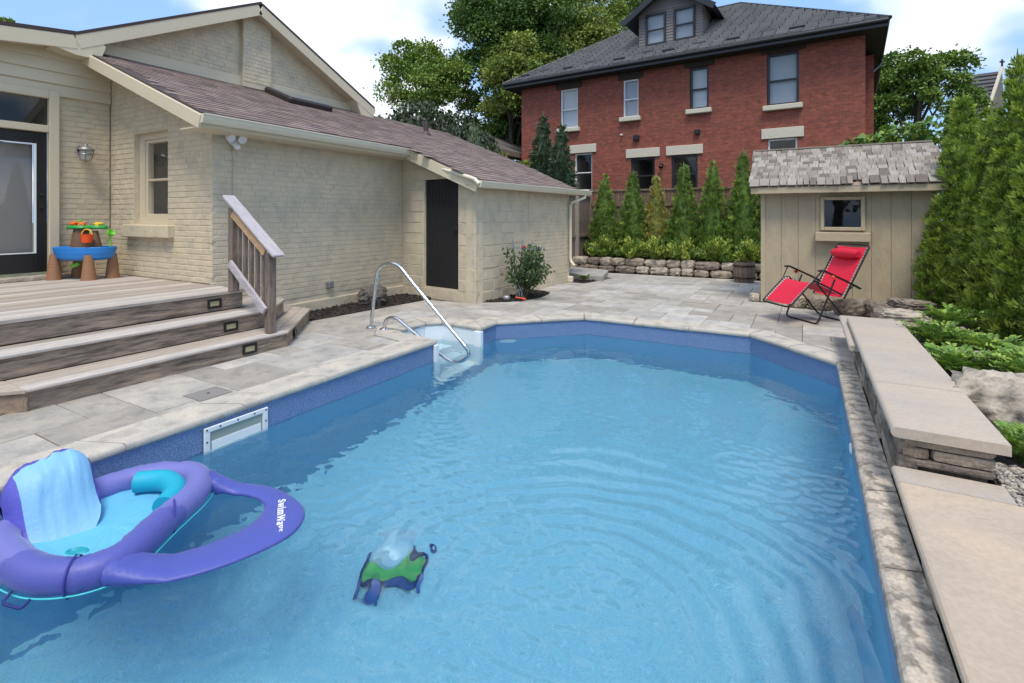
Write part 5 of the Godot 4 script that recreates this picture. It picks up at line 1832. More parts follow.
	part(v, "stem", vs, mats.bark)

# cone of upright fan-like sprays, for cedars and spruces; origin at the base
func conifer_mesh(h: float, r: float, count: int, size: float, cols: Array, droop := 0.0, seed_ := 1) -> ArrayMesh:
	var mb := MB.new()
	mb.colored = true
	var nz := noise(500 + seed_, 1.0, 3)
	var fan := 13
	for k in count / fan:
		var t := 1.0 - sqrt(1.0 - rng.randf() * 0.995)      # more sprays where the cone is wide
		var y := t * h
		var a := rng.randf() * TAU
		var prof := pow(1.0 - t, 0.95) * smoothstep(-0.12, 0.10, t)
		var lump := 1.0 + 0.34 * nz.get_noise_3d(cos(a) * 2.2, y * 1.9, sin(a) * 2.2) + 0.16 * nz.get_noise_3d(cos(a) * 6.0, y * 6.0, sin(a) * 6.0)
		var rad := r * prof * lump * (rng.randf_range(0.84, 1.03) if rng.randf() < 0.75 else rng.randf_range(0.5, 0.86)) + 0.012
		var out := Vector3(cos(a), 0, sin(a))
		var tang := Vector3(-sin(a), 0, cos(a))
		# one flat fan of scale-leaf tips, standing upright and turned any way
		var al := (out * rng.randf_range(0.25, 0.8) + Vector3(0, rng.randf_range(0.6, 1.0) - droop * 2.0, 0) + rdir() * 0.25).normalized()
		var wide := (tang + rdir() * 1.1)
		wide = (wide - al * wide.dot(al)).normalized()
		var base := tone(cols[rng.randi() % cols.size()], 0.22)
		var p := out * rad + Vector3(0, y, 0) - al * size * 0.7
		for q in fan:
			var u := (q / (fan - 1.0) - 0.5) * 2.0
			mb.col = tone(base, 0.16)
			var d := (al + wide * u * 0.95 + rdir() * 0.22).normalized()
			leaf(mb, p + d * size * rng.randf_range(0.2, 0.9), d, wide + rdir() * 0.5, size * rng.randf_range(0.7, 1.2) * (1.15 - 0.4 * absf(u)), size * rng.randf_range(0.26, 0.42))
	# leafy core, so that no sky shows through the middle
	mb.col = cols[cols.size() - 1]
	var pf: Array = []
	for k in 9:
		var t := k / 8.0
		pf.append(Vector2(r * 0.62 * pow(1.0 - t, 0.95) * smoothstep(-0.12, 0.10, t) + 0.002, t * h * 0.97))
	mb.lathe(Transform3D(Basis(), Vector3.ZERO), pf, 14)
	return mb.mesh()

func cedars() -> void:
	var green := [Color(0.22, 0.33, 0.045), Color(0.36, 0.46, 0.065), Color(0.28, 0.39, 0.055), Color(0.12, 0.19, 0.03)]
	var deep := [Color(0.15, 0.25, 0.04), Color(0.23, 0.33, 0.05), Color(0.10, 0.18, 0.032)]
	var gold := [Color(0.34, 0.33, 0.075), Color(0.46, 0.40, 0.12), Color(0.22, 0.25, 0.06)]
	var ms := [conifer_mesh(2.55, 0.57, 10400, 0.075, deep, 0.0, 1), conifer_mesh(2.55, 0.55, 10400, 0.075, deep, 0.0, 2), conifer_mesh(2.4, 0.50, 9000, 0.075, gold, 0.0, 3)]
	var list := [[-4.98, 2.52, 0, "small cedar at the left end of the row by the side fence"], [-4.17, 2.54, 1, "second small cedar from the side fence, left of the golden one"], [-3.54, 2.40, 2, "yellowing golden cedar in the middle of the small cedar row"], [-2.81, 2.71, 1, "small cedar just right of the yellowing golden one"], [-2.09, 2.75, 0, "small cedar second from the shed in the back row"], [-1.36, 2.95, 1, "tallest small cedar of the back row, beside the shed"], [-0.78, 2.5, 0, "small cedar mostly hidden behind the shed's left edge"]]
	for q in list:
		var at := Vector3(q[0], 0.34, -14.06 - rng.randf_range(0, 0.08))
		var t := thing("cedar_tree", q[3], "tree", at, "small cedars in a row along the back fence")
		var o := placed(t, "crown", ms[q[2]], mats.cedar, Transform3D(Basis(), at))
		var k: float = q[1] / (2.4 if q[2] == 2 else 2.55)
		o.basis = Basis(Vector3.UP, rng.randf() * 6.0).scaled(Vector3(1.0, k, 1.0))
		var tr := MB.new()
		tr.tube([at, at + Vector3(0, 1.6, 0)], [0.045, 0.02], 6)
		part(t, "trunk", tr, mats.bark)
	# tall hedge cedars on the right
	var big := [conifer_mesh(3.5, 0.62, 30000, 0.072, green, 0.0, 4), conifer_mesh(3.3, 0.50, 26000, 0.070, green, 0.0, 5), conifer_mesh(3.4, 0.50, 26000, 0.070, green, 0.0, 6)]
	var tall := [[1.98, -9.72, 0, 0.97, "tall hedge cedar in front of the shed's right corner"], [2.12, -9.02, 1, 0.93, "tall hedge cedar second from the shed"], [2.20, -8.36, 2, 1.05, "tall hedge cedar third from the shed"], [2.28, -7.72, 1, 1.06, "tall hedge cedar fourth from the shed, highest at the right edge"], [2.38, -7.05, 2, 0.98, "tall hedge cedar nearest the camera, cut by the right edge"], [2.5, -6.35, 1, 1.0, "tall hedge cedar beyond the right edge, past the cut one"]]
	for q in tall:
		var at := Vector3(q[0], 0.05, q[1])
		var t := thing("hedge_cedar", q[4], "tree", at, "tall cedars in the hedge on the right")
		var o := placed(t, "crown", big[q[2]], mats.cedar, Transform3D(Basis(), at))
		o.basis = Basis(Vector3.UP, rng.randf() * 6.0).scaled(Vector3(1, q[3], 1))
		var tr := MB.new()
		tr.tube([at, at + Vector3(0, 2.4, 0)], [0.06, 0.02], 6)
		part(t, "trunk", tr, mats.bark)

# feathery juniper-like mound; origin at the base
func mound_mesh(r: float, h: float, count: int, size: float, cols: Array) -> ArrayMesh:
	var mb := MB.new()
	mb.colored = true
	var arms := 26
	for i in arms:
		var a := TAU * i / arms + rng.randf_range(-0.2, 0.2)
		var el := rng.randf_range(0.25, 1.35)
		var d := Vector3(cos(a) * cos(el) * r, sin(el) * h, sin(a) * cos(el) * r)
		var base: Color = cols[rng.randi() % cols.size()]
		for k in count / arms:
			var t := pow(rng.randf(), 0.7)
			var p := d * t * rng.randf_range(0.85, 1.1) + Vector3(0, 0.12 * h * sin(t * 3.0), 0) + rdir() * 0.06 * (0.5 + t)
			p.y = maxf(p.y, 0.0)
			mb.col = tone(base, 0.28)
			leaf(mb, p, d.normalized() + rdir() * 0.9 + Vector3(0, 0.25, 0), rdir(), size * rng.randf_range(0.7, 1.3), size * rng.randf_range(0.35, 0.6))
	return mb.mesh()

# low broad-leaved creeper; origin at the base
func creeper_mesh(r: float, h: float, stems: int, cols: Array, ll := 0.055) -> ArrayMesh:
	var mb := MB.new()
	mb.colored = true
	for i in stems:
		var a := rng.randf() * TAU
		var reach := r * sqrt(rng.randf_range(0.05, 1.0))
		var p := Vector3.ZERO
		var e := Vector3(cos(a) * reach, h * rng.randf_range(0.45, 1.0), sin(a) * reach)
		var m := e * 0.5 + Vector3(0, h * 0.35, 0)
		mb.col = Color(0.10, 0.12, 0.04)
		mb.tube([p, m, e], [0.004, 0.003, 0.002], 3)
		var base: Color = cols[rng.randi() % cols.size()]
		for k in 9:
			var t := 0.35 + 0.65 * k / 8.0
			var q := p.lerp(m, t).lerp(m.lerp(e, t), t)
			var dir := (e - p).normalized()
			var sd := dir.cross(Vector3.UP).normalized()
			for sg in [-1.0, 1.0]:
				mb.col = tone(base, 0.25)
				leaf(mb, q, sd * sg + dir * 0.5 + Vector3(0, rng.randf_range(-0.1, 0.3), 0) + rdir() * 0.25, dir + rdir() * 0.3, ll * rng.randf_range(0.8, 1.3), ll * 0.55)
	return mb.mesh()

func garden() -> void:
	var ju := [Color(0.27, 0.36, 0.055), Color(0.19, 0.28, 0.045), Color(0.11, 0.19, 0.035), Color(0.36, 0.42, 0.075)]
	var mo := [mound_mesh(0.42, 0.52, 1900, 0.085, ju), mound_mesh(0.40, 0.50, 1900, 0.085, ju)]
	var n := 0
	for q in [[-4.80, "at the left end of the bed below the first cedar"], [-4.02, "below the second cedar from the fence"], [-3.41, "below the yellowing golden cedar"], [-2.73, "in the middle of the bed, right of the golden cedar"], [-1.94, "below the cedar second from the shed"], [-1.12, "above the barrel by the shed"]]:
		var at := Vector3(q[0], 0.34, -13.50)
		var s := thing("juniper_shrub", "golden green feathery shrub " + q[1], "shrub", at, "golden shrubs along the stone wall")
		var o := placed(s, "foliage", mo[n % 2], mats.leaf, Transform3D(Basis(), at))
		o.basis = Basis(Vector3.UP, n * 1.3)
		n += 1
	var hp := thing("hosta_plant", "bright light green low plant between two golden shrubs in the bed", "plant", Vector3(-1.55, 0.34, -13.5))
	placed(hp, "foliage", creeper_mesh(0.22, 0.22, 26, [Color(0.24, 0.36, 0.06), Color(0.18, 0.30, 0.05)], 0.08), mats.leaf, Transform3D(Basis(), Vector3(-1.55, 0.34, -13.5)))
	# half barrel
	var b := thing("barrel_planter", "old wooden half barrel with iron hoops beside the shed wall", "barrel", Vector3(-1.22, 0, -12.75))
	for k in 16:
		var a := TAU * k / 16.0
		var mb := MB.new()
		for j in 4:
			var r0: float = [0.20, 0.225, 0.235, 0.23, 0.22][j]
			var r1: float = [0.20, 0.225, 0.235, 0.23, 0.22][j + 1]
			var y0 := 0.115 * j
			var y1 := 0.115 * (j + 1)
			var f := func(rr: float, aa: float, y: float) -> Vector3: return Vector3(-1.22 + cos(aa) * rr, y, -12.75 - sin(aa) * rr)
			mb.quad(f.call(r0, a + 0.012, y0), f.call(r0, a + TAU / 16 - 0.012, y0), f.call(r1, a + TAU / 16 - 0.012, y1), f.call(r1, a + 0.012, y1))
			if j == 3: mb.quad(f.call(r1, a + 0.012, y1), f.call(r1, a + TAU / 16 - 0.012, y1), f.call(r1 - 0.025, a + TAU / 16 - 0.012, y1), f.call(r1 - 0.025, a + 0.012, y1))
		part(b, "stave", mb, mats.wood_post)
	for y in [0.09, 0.36]:
		var mb := MB.new()
		mb.lathe(Transform3D(Basis(), Vector3(-1.22, y, -12.75)), [Vector2(0.222, 0.0), Vector2(0.24, 0.0), Vector2(0.242, 0.035), Vector2(0.228, 0.035)], 20)
		part(b, "hoop", mb, mats.bronze)
	var bs := MB.new()
	bs.lathe(Transform3D(Basis(), Vector3(-1.22, 0.0, -12.75)), [Vector2(0.195, 0.0), Vector2(0.20, 0.42), Vector2(0.0, 0.42)], 16)
	part(b, "soil", bs, mats.mulch)
	# right-hand rockery: soil, boulders, creepers, gravel
	var sm := MB.new()
	sm.prism(poly([[0.86, -3.3], [3.6, -3.3], [3.6, -10.4], [1.72, -10.4], [1.3, -8.6], [0.86, -7.3]]), -0.05, 0.10)
	chips(sm, poly([[0.9, -3.4], [2.4, -3.4], [2.4, -8.4], [0.9, -7.2]]), 900, 0.10)
	struct("garden_soil", sm, mats.mulch)
	var nz := noise(430, 1.0, 4)
	var rocks := [[Vector3(1.20, 0.20, -4.62), Vector3(0.62, 0.46, 0.60), 1, "large pale boulder right of the seat wall's near end"], [Vector3(0.99, 0.10, -4.98), Vector3(0.22, 0.28, 0.30), 0, "narrow tan boulder between seat wall and large pale boulder"],
		[Vector3(1.30, 0.14, -6.05), Vector3(0.52, 0.26, 0.42), 1, "flat topped pale boulder among the creepers"], [Vector3(1.16, 0.24, -7.95), Vector3(0.62, 0.16, 0.5), 1, "wide flat stone on the rockery stack near the shed"],
		[Vector3(1.02, 0.12, -7.75), Vector3(0.40, 0.22, 0.40), 0, "blocky stone at the foot of the rockery stack"], [Vector3(1.34, 0.20, -7.45), Vector3(0.40, 0.14, 0.34), 1, "thin flat stone on the near side of the rockery stack"],
		[Vector3(1.30, 0.16, -6.95), Vector3(0.36, 0.14, 0.30), 1, "small flat stone just before the rockery stack"], [Vector3(1.2, 0.34, -8.45), Vector3(0.46, 0.13, 0.36), 2, "grey slab topping the rockery stack by the hedge"],
		[Vector3(0.92, 0.14, -8.35), Vector3(0.30, 0.28, 0.3), 2, "dark upright stone left of the rockery stack"]]
	# stones set along the foot of the shed
	rocks += [[Vector3(0.62, 0.12, -9.30), Vector3(0.50, 0.26, 0.34), 2, "dark boulder under the shed wall behind the red chair's back"], [Vector3(1.02, 0.12, -9.15), Vector3(0.48, 0.26, 0.34), 2, "dark boulder under the shed wall nearest the rockery"],
		[Vector3(0.20, 0.10, -9.62), Vector3(0.32, 0.22, 0.26), 0, "tan boulder at the shed foot under the red chair"], [Vector3(-0.12, 0.10, -9.66), Vector3(0.26, 0.20, 0.24), 0, "small tan boulder at the shed foot near its left corner"], [Vector3(-0.78, 0.07, -9.98), Vector3(0.16, 0.15, 0.16), 1, "small pale stone beside the shed's left corner"]]
	for q in rocks:
		var at := Vector3(q[0].x, maxf(q[0].y - q[1].y * 0.5, 0.0), q[0].z)
		var t := thing("boulder", q[3], "boulder", at, "garden boulders")
		var mb := MB.new()
		mb.stone(xfm(q[0], rng.randf_range(-0.5, 0.5), rng.randf_range(-0.08, 0.08), rng.randf_range(-0.08, 0.08)), q[1], nz, q[0], 0.26, 4.0, 12)
		part(t, "stone", smooth(mb), mats.rock[q[2]])
	var cr := [Color(0.19, 0.33, 0.055), Color(0.28, 0.42, 0.075), Color(0.13, 0.25, 0.045)]
	var cm := [creeper_mesh(0.36, 0.30, 90, cr, 0.040), creeper_mesh(0.36, 0.26, 90, cr, 0.046), creeper_mesh(0.28, 0.32, 60, cr, 0.050)]
	var cs := [[Vector3(1.18, 0.10, -6.75), 0, "creeper spilling beside the rockery stack"], [Vector3(1.5, 0.10, -6.5), 1, "creeper between flat boulder and hedge"], [Vector3(1.10, 0.10, -5.65), 1, "creeper left of the flat topped boulder, against the seat wall"], [Vector3(1.55, 0.12, -5.55), 0, "creeper right of the flat topped boulder"], [Vector3(1.50, 0.12, -5.25), 2, "creeper just behind the large pale boulder"], [Vector3(1.72, 0.10, -6.0), 1, "creeper deep under the hedge cedars"], [Vector3(1.04, 0.10, -3.92), 2, "low leafed creeper at the seat wall's near corner"], [Vector3(1.8, 0.12, -5.0), 0, "creeper at the right edge beyond the large boulder"], [Vector3(1.35, 0.2, -7.2), 2, "small creeper growing over the rockery stones"]]
	n = 0
	for q in cs:
		var t := thing("creeper_plant", "light green leafy " + q[2], "plant", q[0], "creepers in the rockery")
		var o := placed(t, "foliage", cm[q[1]], mats.leaf, Transform3D(Basis(), q[0]))
		o.basis = Basis(Vector3.UP, n * 2.1).scaled(Vector3.ONE * (0.62 if n == 6 else 1.0))
		n += 1
	# pea gravel beside the bench
	var gm := MB.new()
	gm.colored = true
	for k in 2600:
		var p := Vector3(rng.randf_range(0.88, 1.5), 0.108 + rng.randf() * 0.012, rng.randf_range(-3.85, -3.28))
		var c := rng.randf_range(0.12, 0.5)
		gm.col = Color(c, c * rng.randf_range(0.85, 0.97), c * rng.randf_range(0.72, 0.9))
		gm.box(xfm(p, rng.randf() * TAU, rng.randf_range(-0.5, 0.5), rng.randf_range(-0.5, 0.5)), Vector3(0.02, 0.012, 0.016) * rng.randf_range(0.6, 1.3), 0.004)
	var go := MeshInstance3D.new()
	go.name = "gravel"
	go.mesh = gm.mesh()
	go.material_override = mats.pebble
	add_child(go)
	go.set_meta("kind", "stuff"); go.set_meta("label", "pale pea gravel beside the low bench slab"); go.set_meta("category", "gravel")
	# rose by the storage wall
	var r := thing("rose_bush", "rose bush with one pink bloom against the storage room wall", "shrub", Vector3(-4.42, 0.01, -8.2))
	var rs := MB.new()
	var rl := MB.new()
	rl.colored = true
	for i in 17:
		var a := rng.randf_range(-0.5, 0.5)
		var e := Vector3(-4.42 + rng.randf_range(-0.26, 0.56), rng.randf_range(0.42, 0.98), -8.2 + rng.randf_range(-0.42, 0.34))
		var m := Vector3(-4.42, 0.02, -8.2).lerp(e, 0.5) + Vector3(-0.04, 0.1, 0)
		rs.tube([Vector3(-4.42 + a * 0.12, 0.01, -8.2 + a * 0.1), m, e], [0.010, 0.007, 0.004], 5)
		for k in 105:
			var t := rng.randf_range(0.28, 1.0)
			var q := m.lerp(e, t * 2.0 - 1.0) if t > 0.5 else Vector3(-4.42, 0.02, -8.2).lerp(m, t * 2.0)
			rl.col = tone(Color(0.06, 0.11, 0.04) if rng.randf() < 0.8 else Color(0.12, 0.18, 0.05), 0.3)
			leaf(rl, q + rdir() * 0.09, rdir() + Vector3(0, 0.1, 0), rdir(), rng.randf_range(0.05, 0.08), rng.randf_range(0.034, 0.052))
	part(r, "stem", rs, mats.bark)
	part(r, "foliage", rl, mats.leaf)
	var fl := MB.new()
	for k in 22:
		var a := k * 2.4
		var t := k / 22.0
		leaf(fl, Vector3(-4.41, 0.93, -8.16), Vector3(cos(a) * (0.3 + t), 0.9 - t, sin(a) * (0.3 + t)), Vector3(-sin(a), 0, cos(a)), 0.05, 0.05)
	part(r, "flower", fl, mat(rgb(238, 110, 130), 0.6))
	var tr := thing("garden_trellis", "grey fan trellis standing behind the rose bush", "trellis", Vector3(-4.5, 0.01, -8.2))
	for k in 4:
		var mb := MB.new()
		mb.bar(Vector3(-4.52 + k * 0.03, 0.0, -8.10 - k * 0.02), Vector3(-4.58 + k * 0.14, [1.06, 1.07, 1.04, 0.95][k], -8.05 - k * 0.11), 0.026, 0.014, Vector3(0.3, 0, 1))
		part(tr, "slat", mb, mats.galv)
	var cb := MB.new()
	cb.bar(Vector3(-4.57, 0.93, -8.05), Vector3(-4.18, 0.90, -8.36), 0.012, 0.022, Vector3.UP)
	part(tr, "crossbar", cb, mats.galv)
	var wd := thing("plant_tuft", "small green weed tuft at the storage room's far corner", "plant", Vector3(-4.4, 0.01, -11.05))
	placed(wd, "foliage", creeper_mesh(0.16, 0.14, 16, [Color(0.20, 0.30, 0.05), Color(0.10, 0.16, 0.05)], 0.04), mats.leaf, Transform3D(Basis(), Vector3(-4.4, 0.01, -11.05)))

# ---------------------------------------------------------------- pool fittings
func arc(pts: Array, n := 5, rad := 0.1) -> Array:      # rounds the corners of a path
	var out := [pts[0]]
	for i in range(1, pts.size() - 1):
		var p: Vector3 = pts[i]
		var a: Vector3 = p + (pts[i - 1] - p).normalized() * minf(rad, p.distance_to(pts[i - 1]) * 0.48)
		var b: Vector3 = p + (pts[i + 1] - p).normalized() * minf(rad, p.distance_to(pts[i + 1]) * 0.48)
		for k in n + 1:
			var t := k / float(n)
			out.append(a.lerp(p, t).lerp(p.lerp(b, t), t))
	out.append(pts[pts.size() - 1])
	return out

func pool_things() -> void:
	# entry steps: white moulded unit in the recess
	var s := thing("pool_steps", "white moulded entry steps set into the pool's left wall under the handrail", "steps", Vector3(-4.2, -0.3, -5.4))
	var nc := MB.inset(poly(POOL), -0.015)
	var wl := MB.new()
	for i in range(1, 6):
		var a := nc[i]
		var b := nc[i + 1]
		if i == 1: a = Vector2(-3.87, nc[1].y)
		wl.quad(Vector3(a.x, -1.1, a.y), Vector3(b.x, -1.1, b.y), Vector3(b.x, -0.048, b.y), Vector3(a.x, -0.048, a.y))
	part(s, "surround", wl, mats.step_white)
	for t in [[-4.66, -4.30, -0.46], [-4.30, -4.06, -0.72], [-4.06, -3.82, -0.98]]:
		var mb := MB.new()
		mb.bx(t[0], t[1], -1.1, t[2], -5.86, -4.96, 0.02)
		part(s, "tread", mb, mats.step_white)
	for z in [-4.93, -5.80]:
		var mb := MB.new()
		mb.bx(-3.885, -3.845 if z > -5.0 else -3.775, -1.08, -0.05, z - 0.035, z + 0.035, 0.006)
		part(s, "flange", mb, mats.step_white)
	# handrail
	var h := thing("pool_handrail", "bent stainless steel handrail with two floor flanges at the pool steps", "handrail", Vector3(-4.95, 0, -5.05))
	var z := -5.05
	var tb := MB.new()
	var path := arc([Vector3(-5.06, -0.02, z), Vector3(-5.0, 0.45, z), Vector3(-4.93, 0.845, z), Vector3(-4.60, 0.90, z), Vector3(-4.38, 0.69, z), Vector3(-3.62, 0.03, z), Vector3(-3.42, -0.14, z), Vector3(-3.66, -0.29, z), Vector3(-3.84, -0.22, z), Vector3(-4.48, 0.11, z), Vector3(-4.62, 0.19, z), Vector3(-4.80, 0.15, z), Vector3(-4.82, -0.02, z)], 6, 0.14)
	tb.tube(path, 0.0235, 12)
	part(h, "rail", tb, mats.steel)
	for x in [-5.06, -4.82]:
		var mb := MB.new()
		mb.lathe(Transform3D(Basis(), Vector3(x, 0.003, z)), [Vector2(0.062, 0.0), Vector2(0.062, 0.012), Vector2(0.05, 0.024), Vector2(0.026, 0.03)], 16)
		part(h, "flange", mb, mats.steel)
	# skimmer mouth with its screwed white frame
	var k := thing("pool_skimmer", "white screwed skimmer frame in the pool wall beside the float", "skimmer", Vector3(-3.86, -0.17, -2.44))
	var x0 := -3.878
	var fr := MB.new()
	fr.bx(x0, x0 + 0.014, -0.115, -0.078, -2.70, -2.18, 0.003); fr.bx(x0, x0 + 0.014, -0.30, -0.255, -2.70, -2.18, 0.003)
	fr.bx(x0, x0 + 0.0138, -0.255, -0.115, -2.70, -2.655, 0.003); fr.bx(x0, x0 + 0.0138, -0.255, -0.115, -2.225, -2.18, 0.003)
	part(k, "frame", fr, mats.white_plastic)
	for q in [[-0.096, -2.68], [-0.096, -2.58], [-0.096, -2.44], [-0.096, -2.30], [-0.096, -2.20], [-0.185, -2.68], [-0.185, -2.2]]:
		var mb := MB.new()
		mb.lathe(Transform3D(Basis.from_euler(Vector3(0, 0, -PI / 2)), Vector3(x0 + 0.014, q[0], q[1])), [Vector2(0.008, 0.0), Vector2(0.006, 0.003), Vector2(0.0, 0.003)], 8)
		part(k, "screw", mb, mats.dark_metal)
	var th := MB.new()
	th.bx(x0 - 0.004, x0 + 0.004, -0.255, -0.115, -2.655, -2.225)
	part(k, "throat", th, mat(rgb(150, 160, 152), 0.7))
	var fl := MB.new()
	fl.bx(x0 + 0.003, x0 + 0.0075, -0.255, -0.19, -2.64, -2.24, 0.001)
	part(k, "weir_flap", fl, mats.white_plastic)
	var lid := thing("access_cover", "square grey skimmer access cover set flush in the paving", "cover", Vector3(-4.39, 0, -2.5))
	var lm := MB.new()
	lm.bx(-4.515, -4.26, -0.03, 0.002, -2.64, -2.375, 0.003)
	part(lid, "plate", lm, mat(rgb(128, 124, 120), 0.85, {"nrm": mats.fine_n, "bump": 0.6, "scale": 4.0}))
	var ring := MB.new()
	ring.lathe(Transform3D(Basis(), Vector3(-4.39, 0.0025, -2.51)), [Vector2(0.012, 0.0), Vector2(0.012, 0.002), Vector2(0.0, 0.002)], 10)
	part(lid, "finger_hole", ring, mats.black_matte)
	# return fitting in the diagonal wall
	var d := (Vector3(-2.85, 0, -7.15) - Vector3(-3.8, 0, -6.22)).normalized()
	var n := Vector3.UP.cross(d)
	if n.z < 0: n = -n
	var at := Vector3(-3.8, -0.36, -6.22) + d * 0.16 + n * 0.0
	var rt := thing("pool_light", "oval white light fitting low in the pool's far left corner wall", "light fitting", at)
	var rm := MB.new()
	rm.lathe(Transform3D(Basis(d, n, d.cross(n)), at), [Vector2(0.13, 0.0), Vector2(0.12, 0.014), Vector2(0.09, 0.014), Vector2(0.085, 0.004), Vector2(0.0, 0.004)], 24, 1.0, 0.62)
	part(rt, "bezel", rm, mats.white_plastic)
	var r2 := thing("return_jet", "small white return jet in the pool's right wall", "jet", Vector3(0.28, -0.16, -4.5))
	var rj := MB.new()
	rj.lathe(Transform3D(Basis.from_euler(Vector3(0, 0, PI / 2)), Vector3(0.289, -0.20, -4.5)), [Vector2(0.04, 0.0), Vector2(0.034, 0.012), Vector2(0.018, 0.014), Vector2(0.0, 0.006)], 14)
	part(r2, "eyeball", rj, mats.white_plastic)
	# robot cleaner on the floor
	var rp_ := Vector3(-2.50, -1.66, -2.70)
	var rb := thing("pool_robot", "pale topped pool cleaning robot with green band under the water", "robot", rp_)
	var B := Basis(Vector3.UP, 0.75)
	var bd := MB.new()
	bd.box(Transform3D(B, rp_ + Vector3(0, 0.12, 0)), Vector3(0.30, 0.15, 0.32), 0.05)
	part(rb, "body", bd, mat(rgb(48, 86, 160), 0.4))
	var gb := MB.new()
	gb.box(Transform3D(B, rp_ + Vector3(0, 0.20, 0)), Vector3(0.32, 0.07, 0.34), 0.03)
	part(rb, "band", gb, mat(rgb(70, 165, 80), 0.4))
	var dm := MB.new()
	dm.lathe(Transform3D(B, rp_ + Vector3(-0.05, 0.225, -0.05)), [Vector2(0.17, 0.0), Vector2(0.16, 0.05), Vector2(0.13, 0.08), Vector2(0.07, 0.115), Vector2(0.0, 0.12)], 18)
	part(rb, "lid", dm, mat(rgb(168, 202, 220), 0.3))
	for sg in [-1.0, 1.0]:
		var tk := MB.new()
		tk.box(Transform3D(B, rp_ + B * Vector3(sg * 0.18, 0.09, 0.0)), Vector3(0.06, 0.15, 0.36), 0.055)
		part(rb, "track", tk, mat(rgb(36, 56, 104), 0.6))
		for e in [-0.13, 0.13]:
			var wh := MB.new()
			wh.lathe(Transform3D(B * Basis.from_euler(Vector3(0, 0, PI / 2)), rp_ + B * Vector3(sg * 0.18, 0.095, e)), [Vector2(0.0, -0.025), Vector2(0.07, -0.025), Vector2(0.07, 0.025), Vector2(0.0, 0.025)], 14)
			part(rb, "wheel", wh, mat(rgb(54, 92, 170), 0.5))

# ---------------------------------------------------------------- float lounge
func spline(p: Array, n: int, closed := true) -> Array:
	var out: Array = []
	var m := p.size()
	for i in (m if closed else m - 1):
		var a: Vector3 = p[(i - 1 + m) % m] if closed or i > 0 else p[0]
		var b: Vector3 = p[i]
		var c: Vector3 = p[(i + 1) % m]
		var d: Vector3 = p[(i + 2) % m] if closed or i + 2 < m else p[m - 1]
		for k in n:
			out.append(b.cubic_interpolate(c, a, d, k / float(n)))
	if not closed: out.append(p[m - 1])
	return out

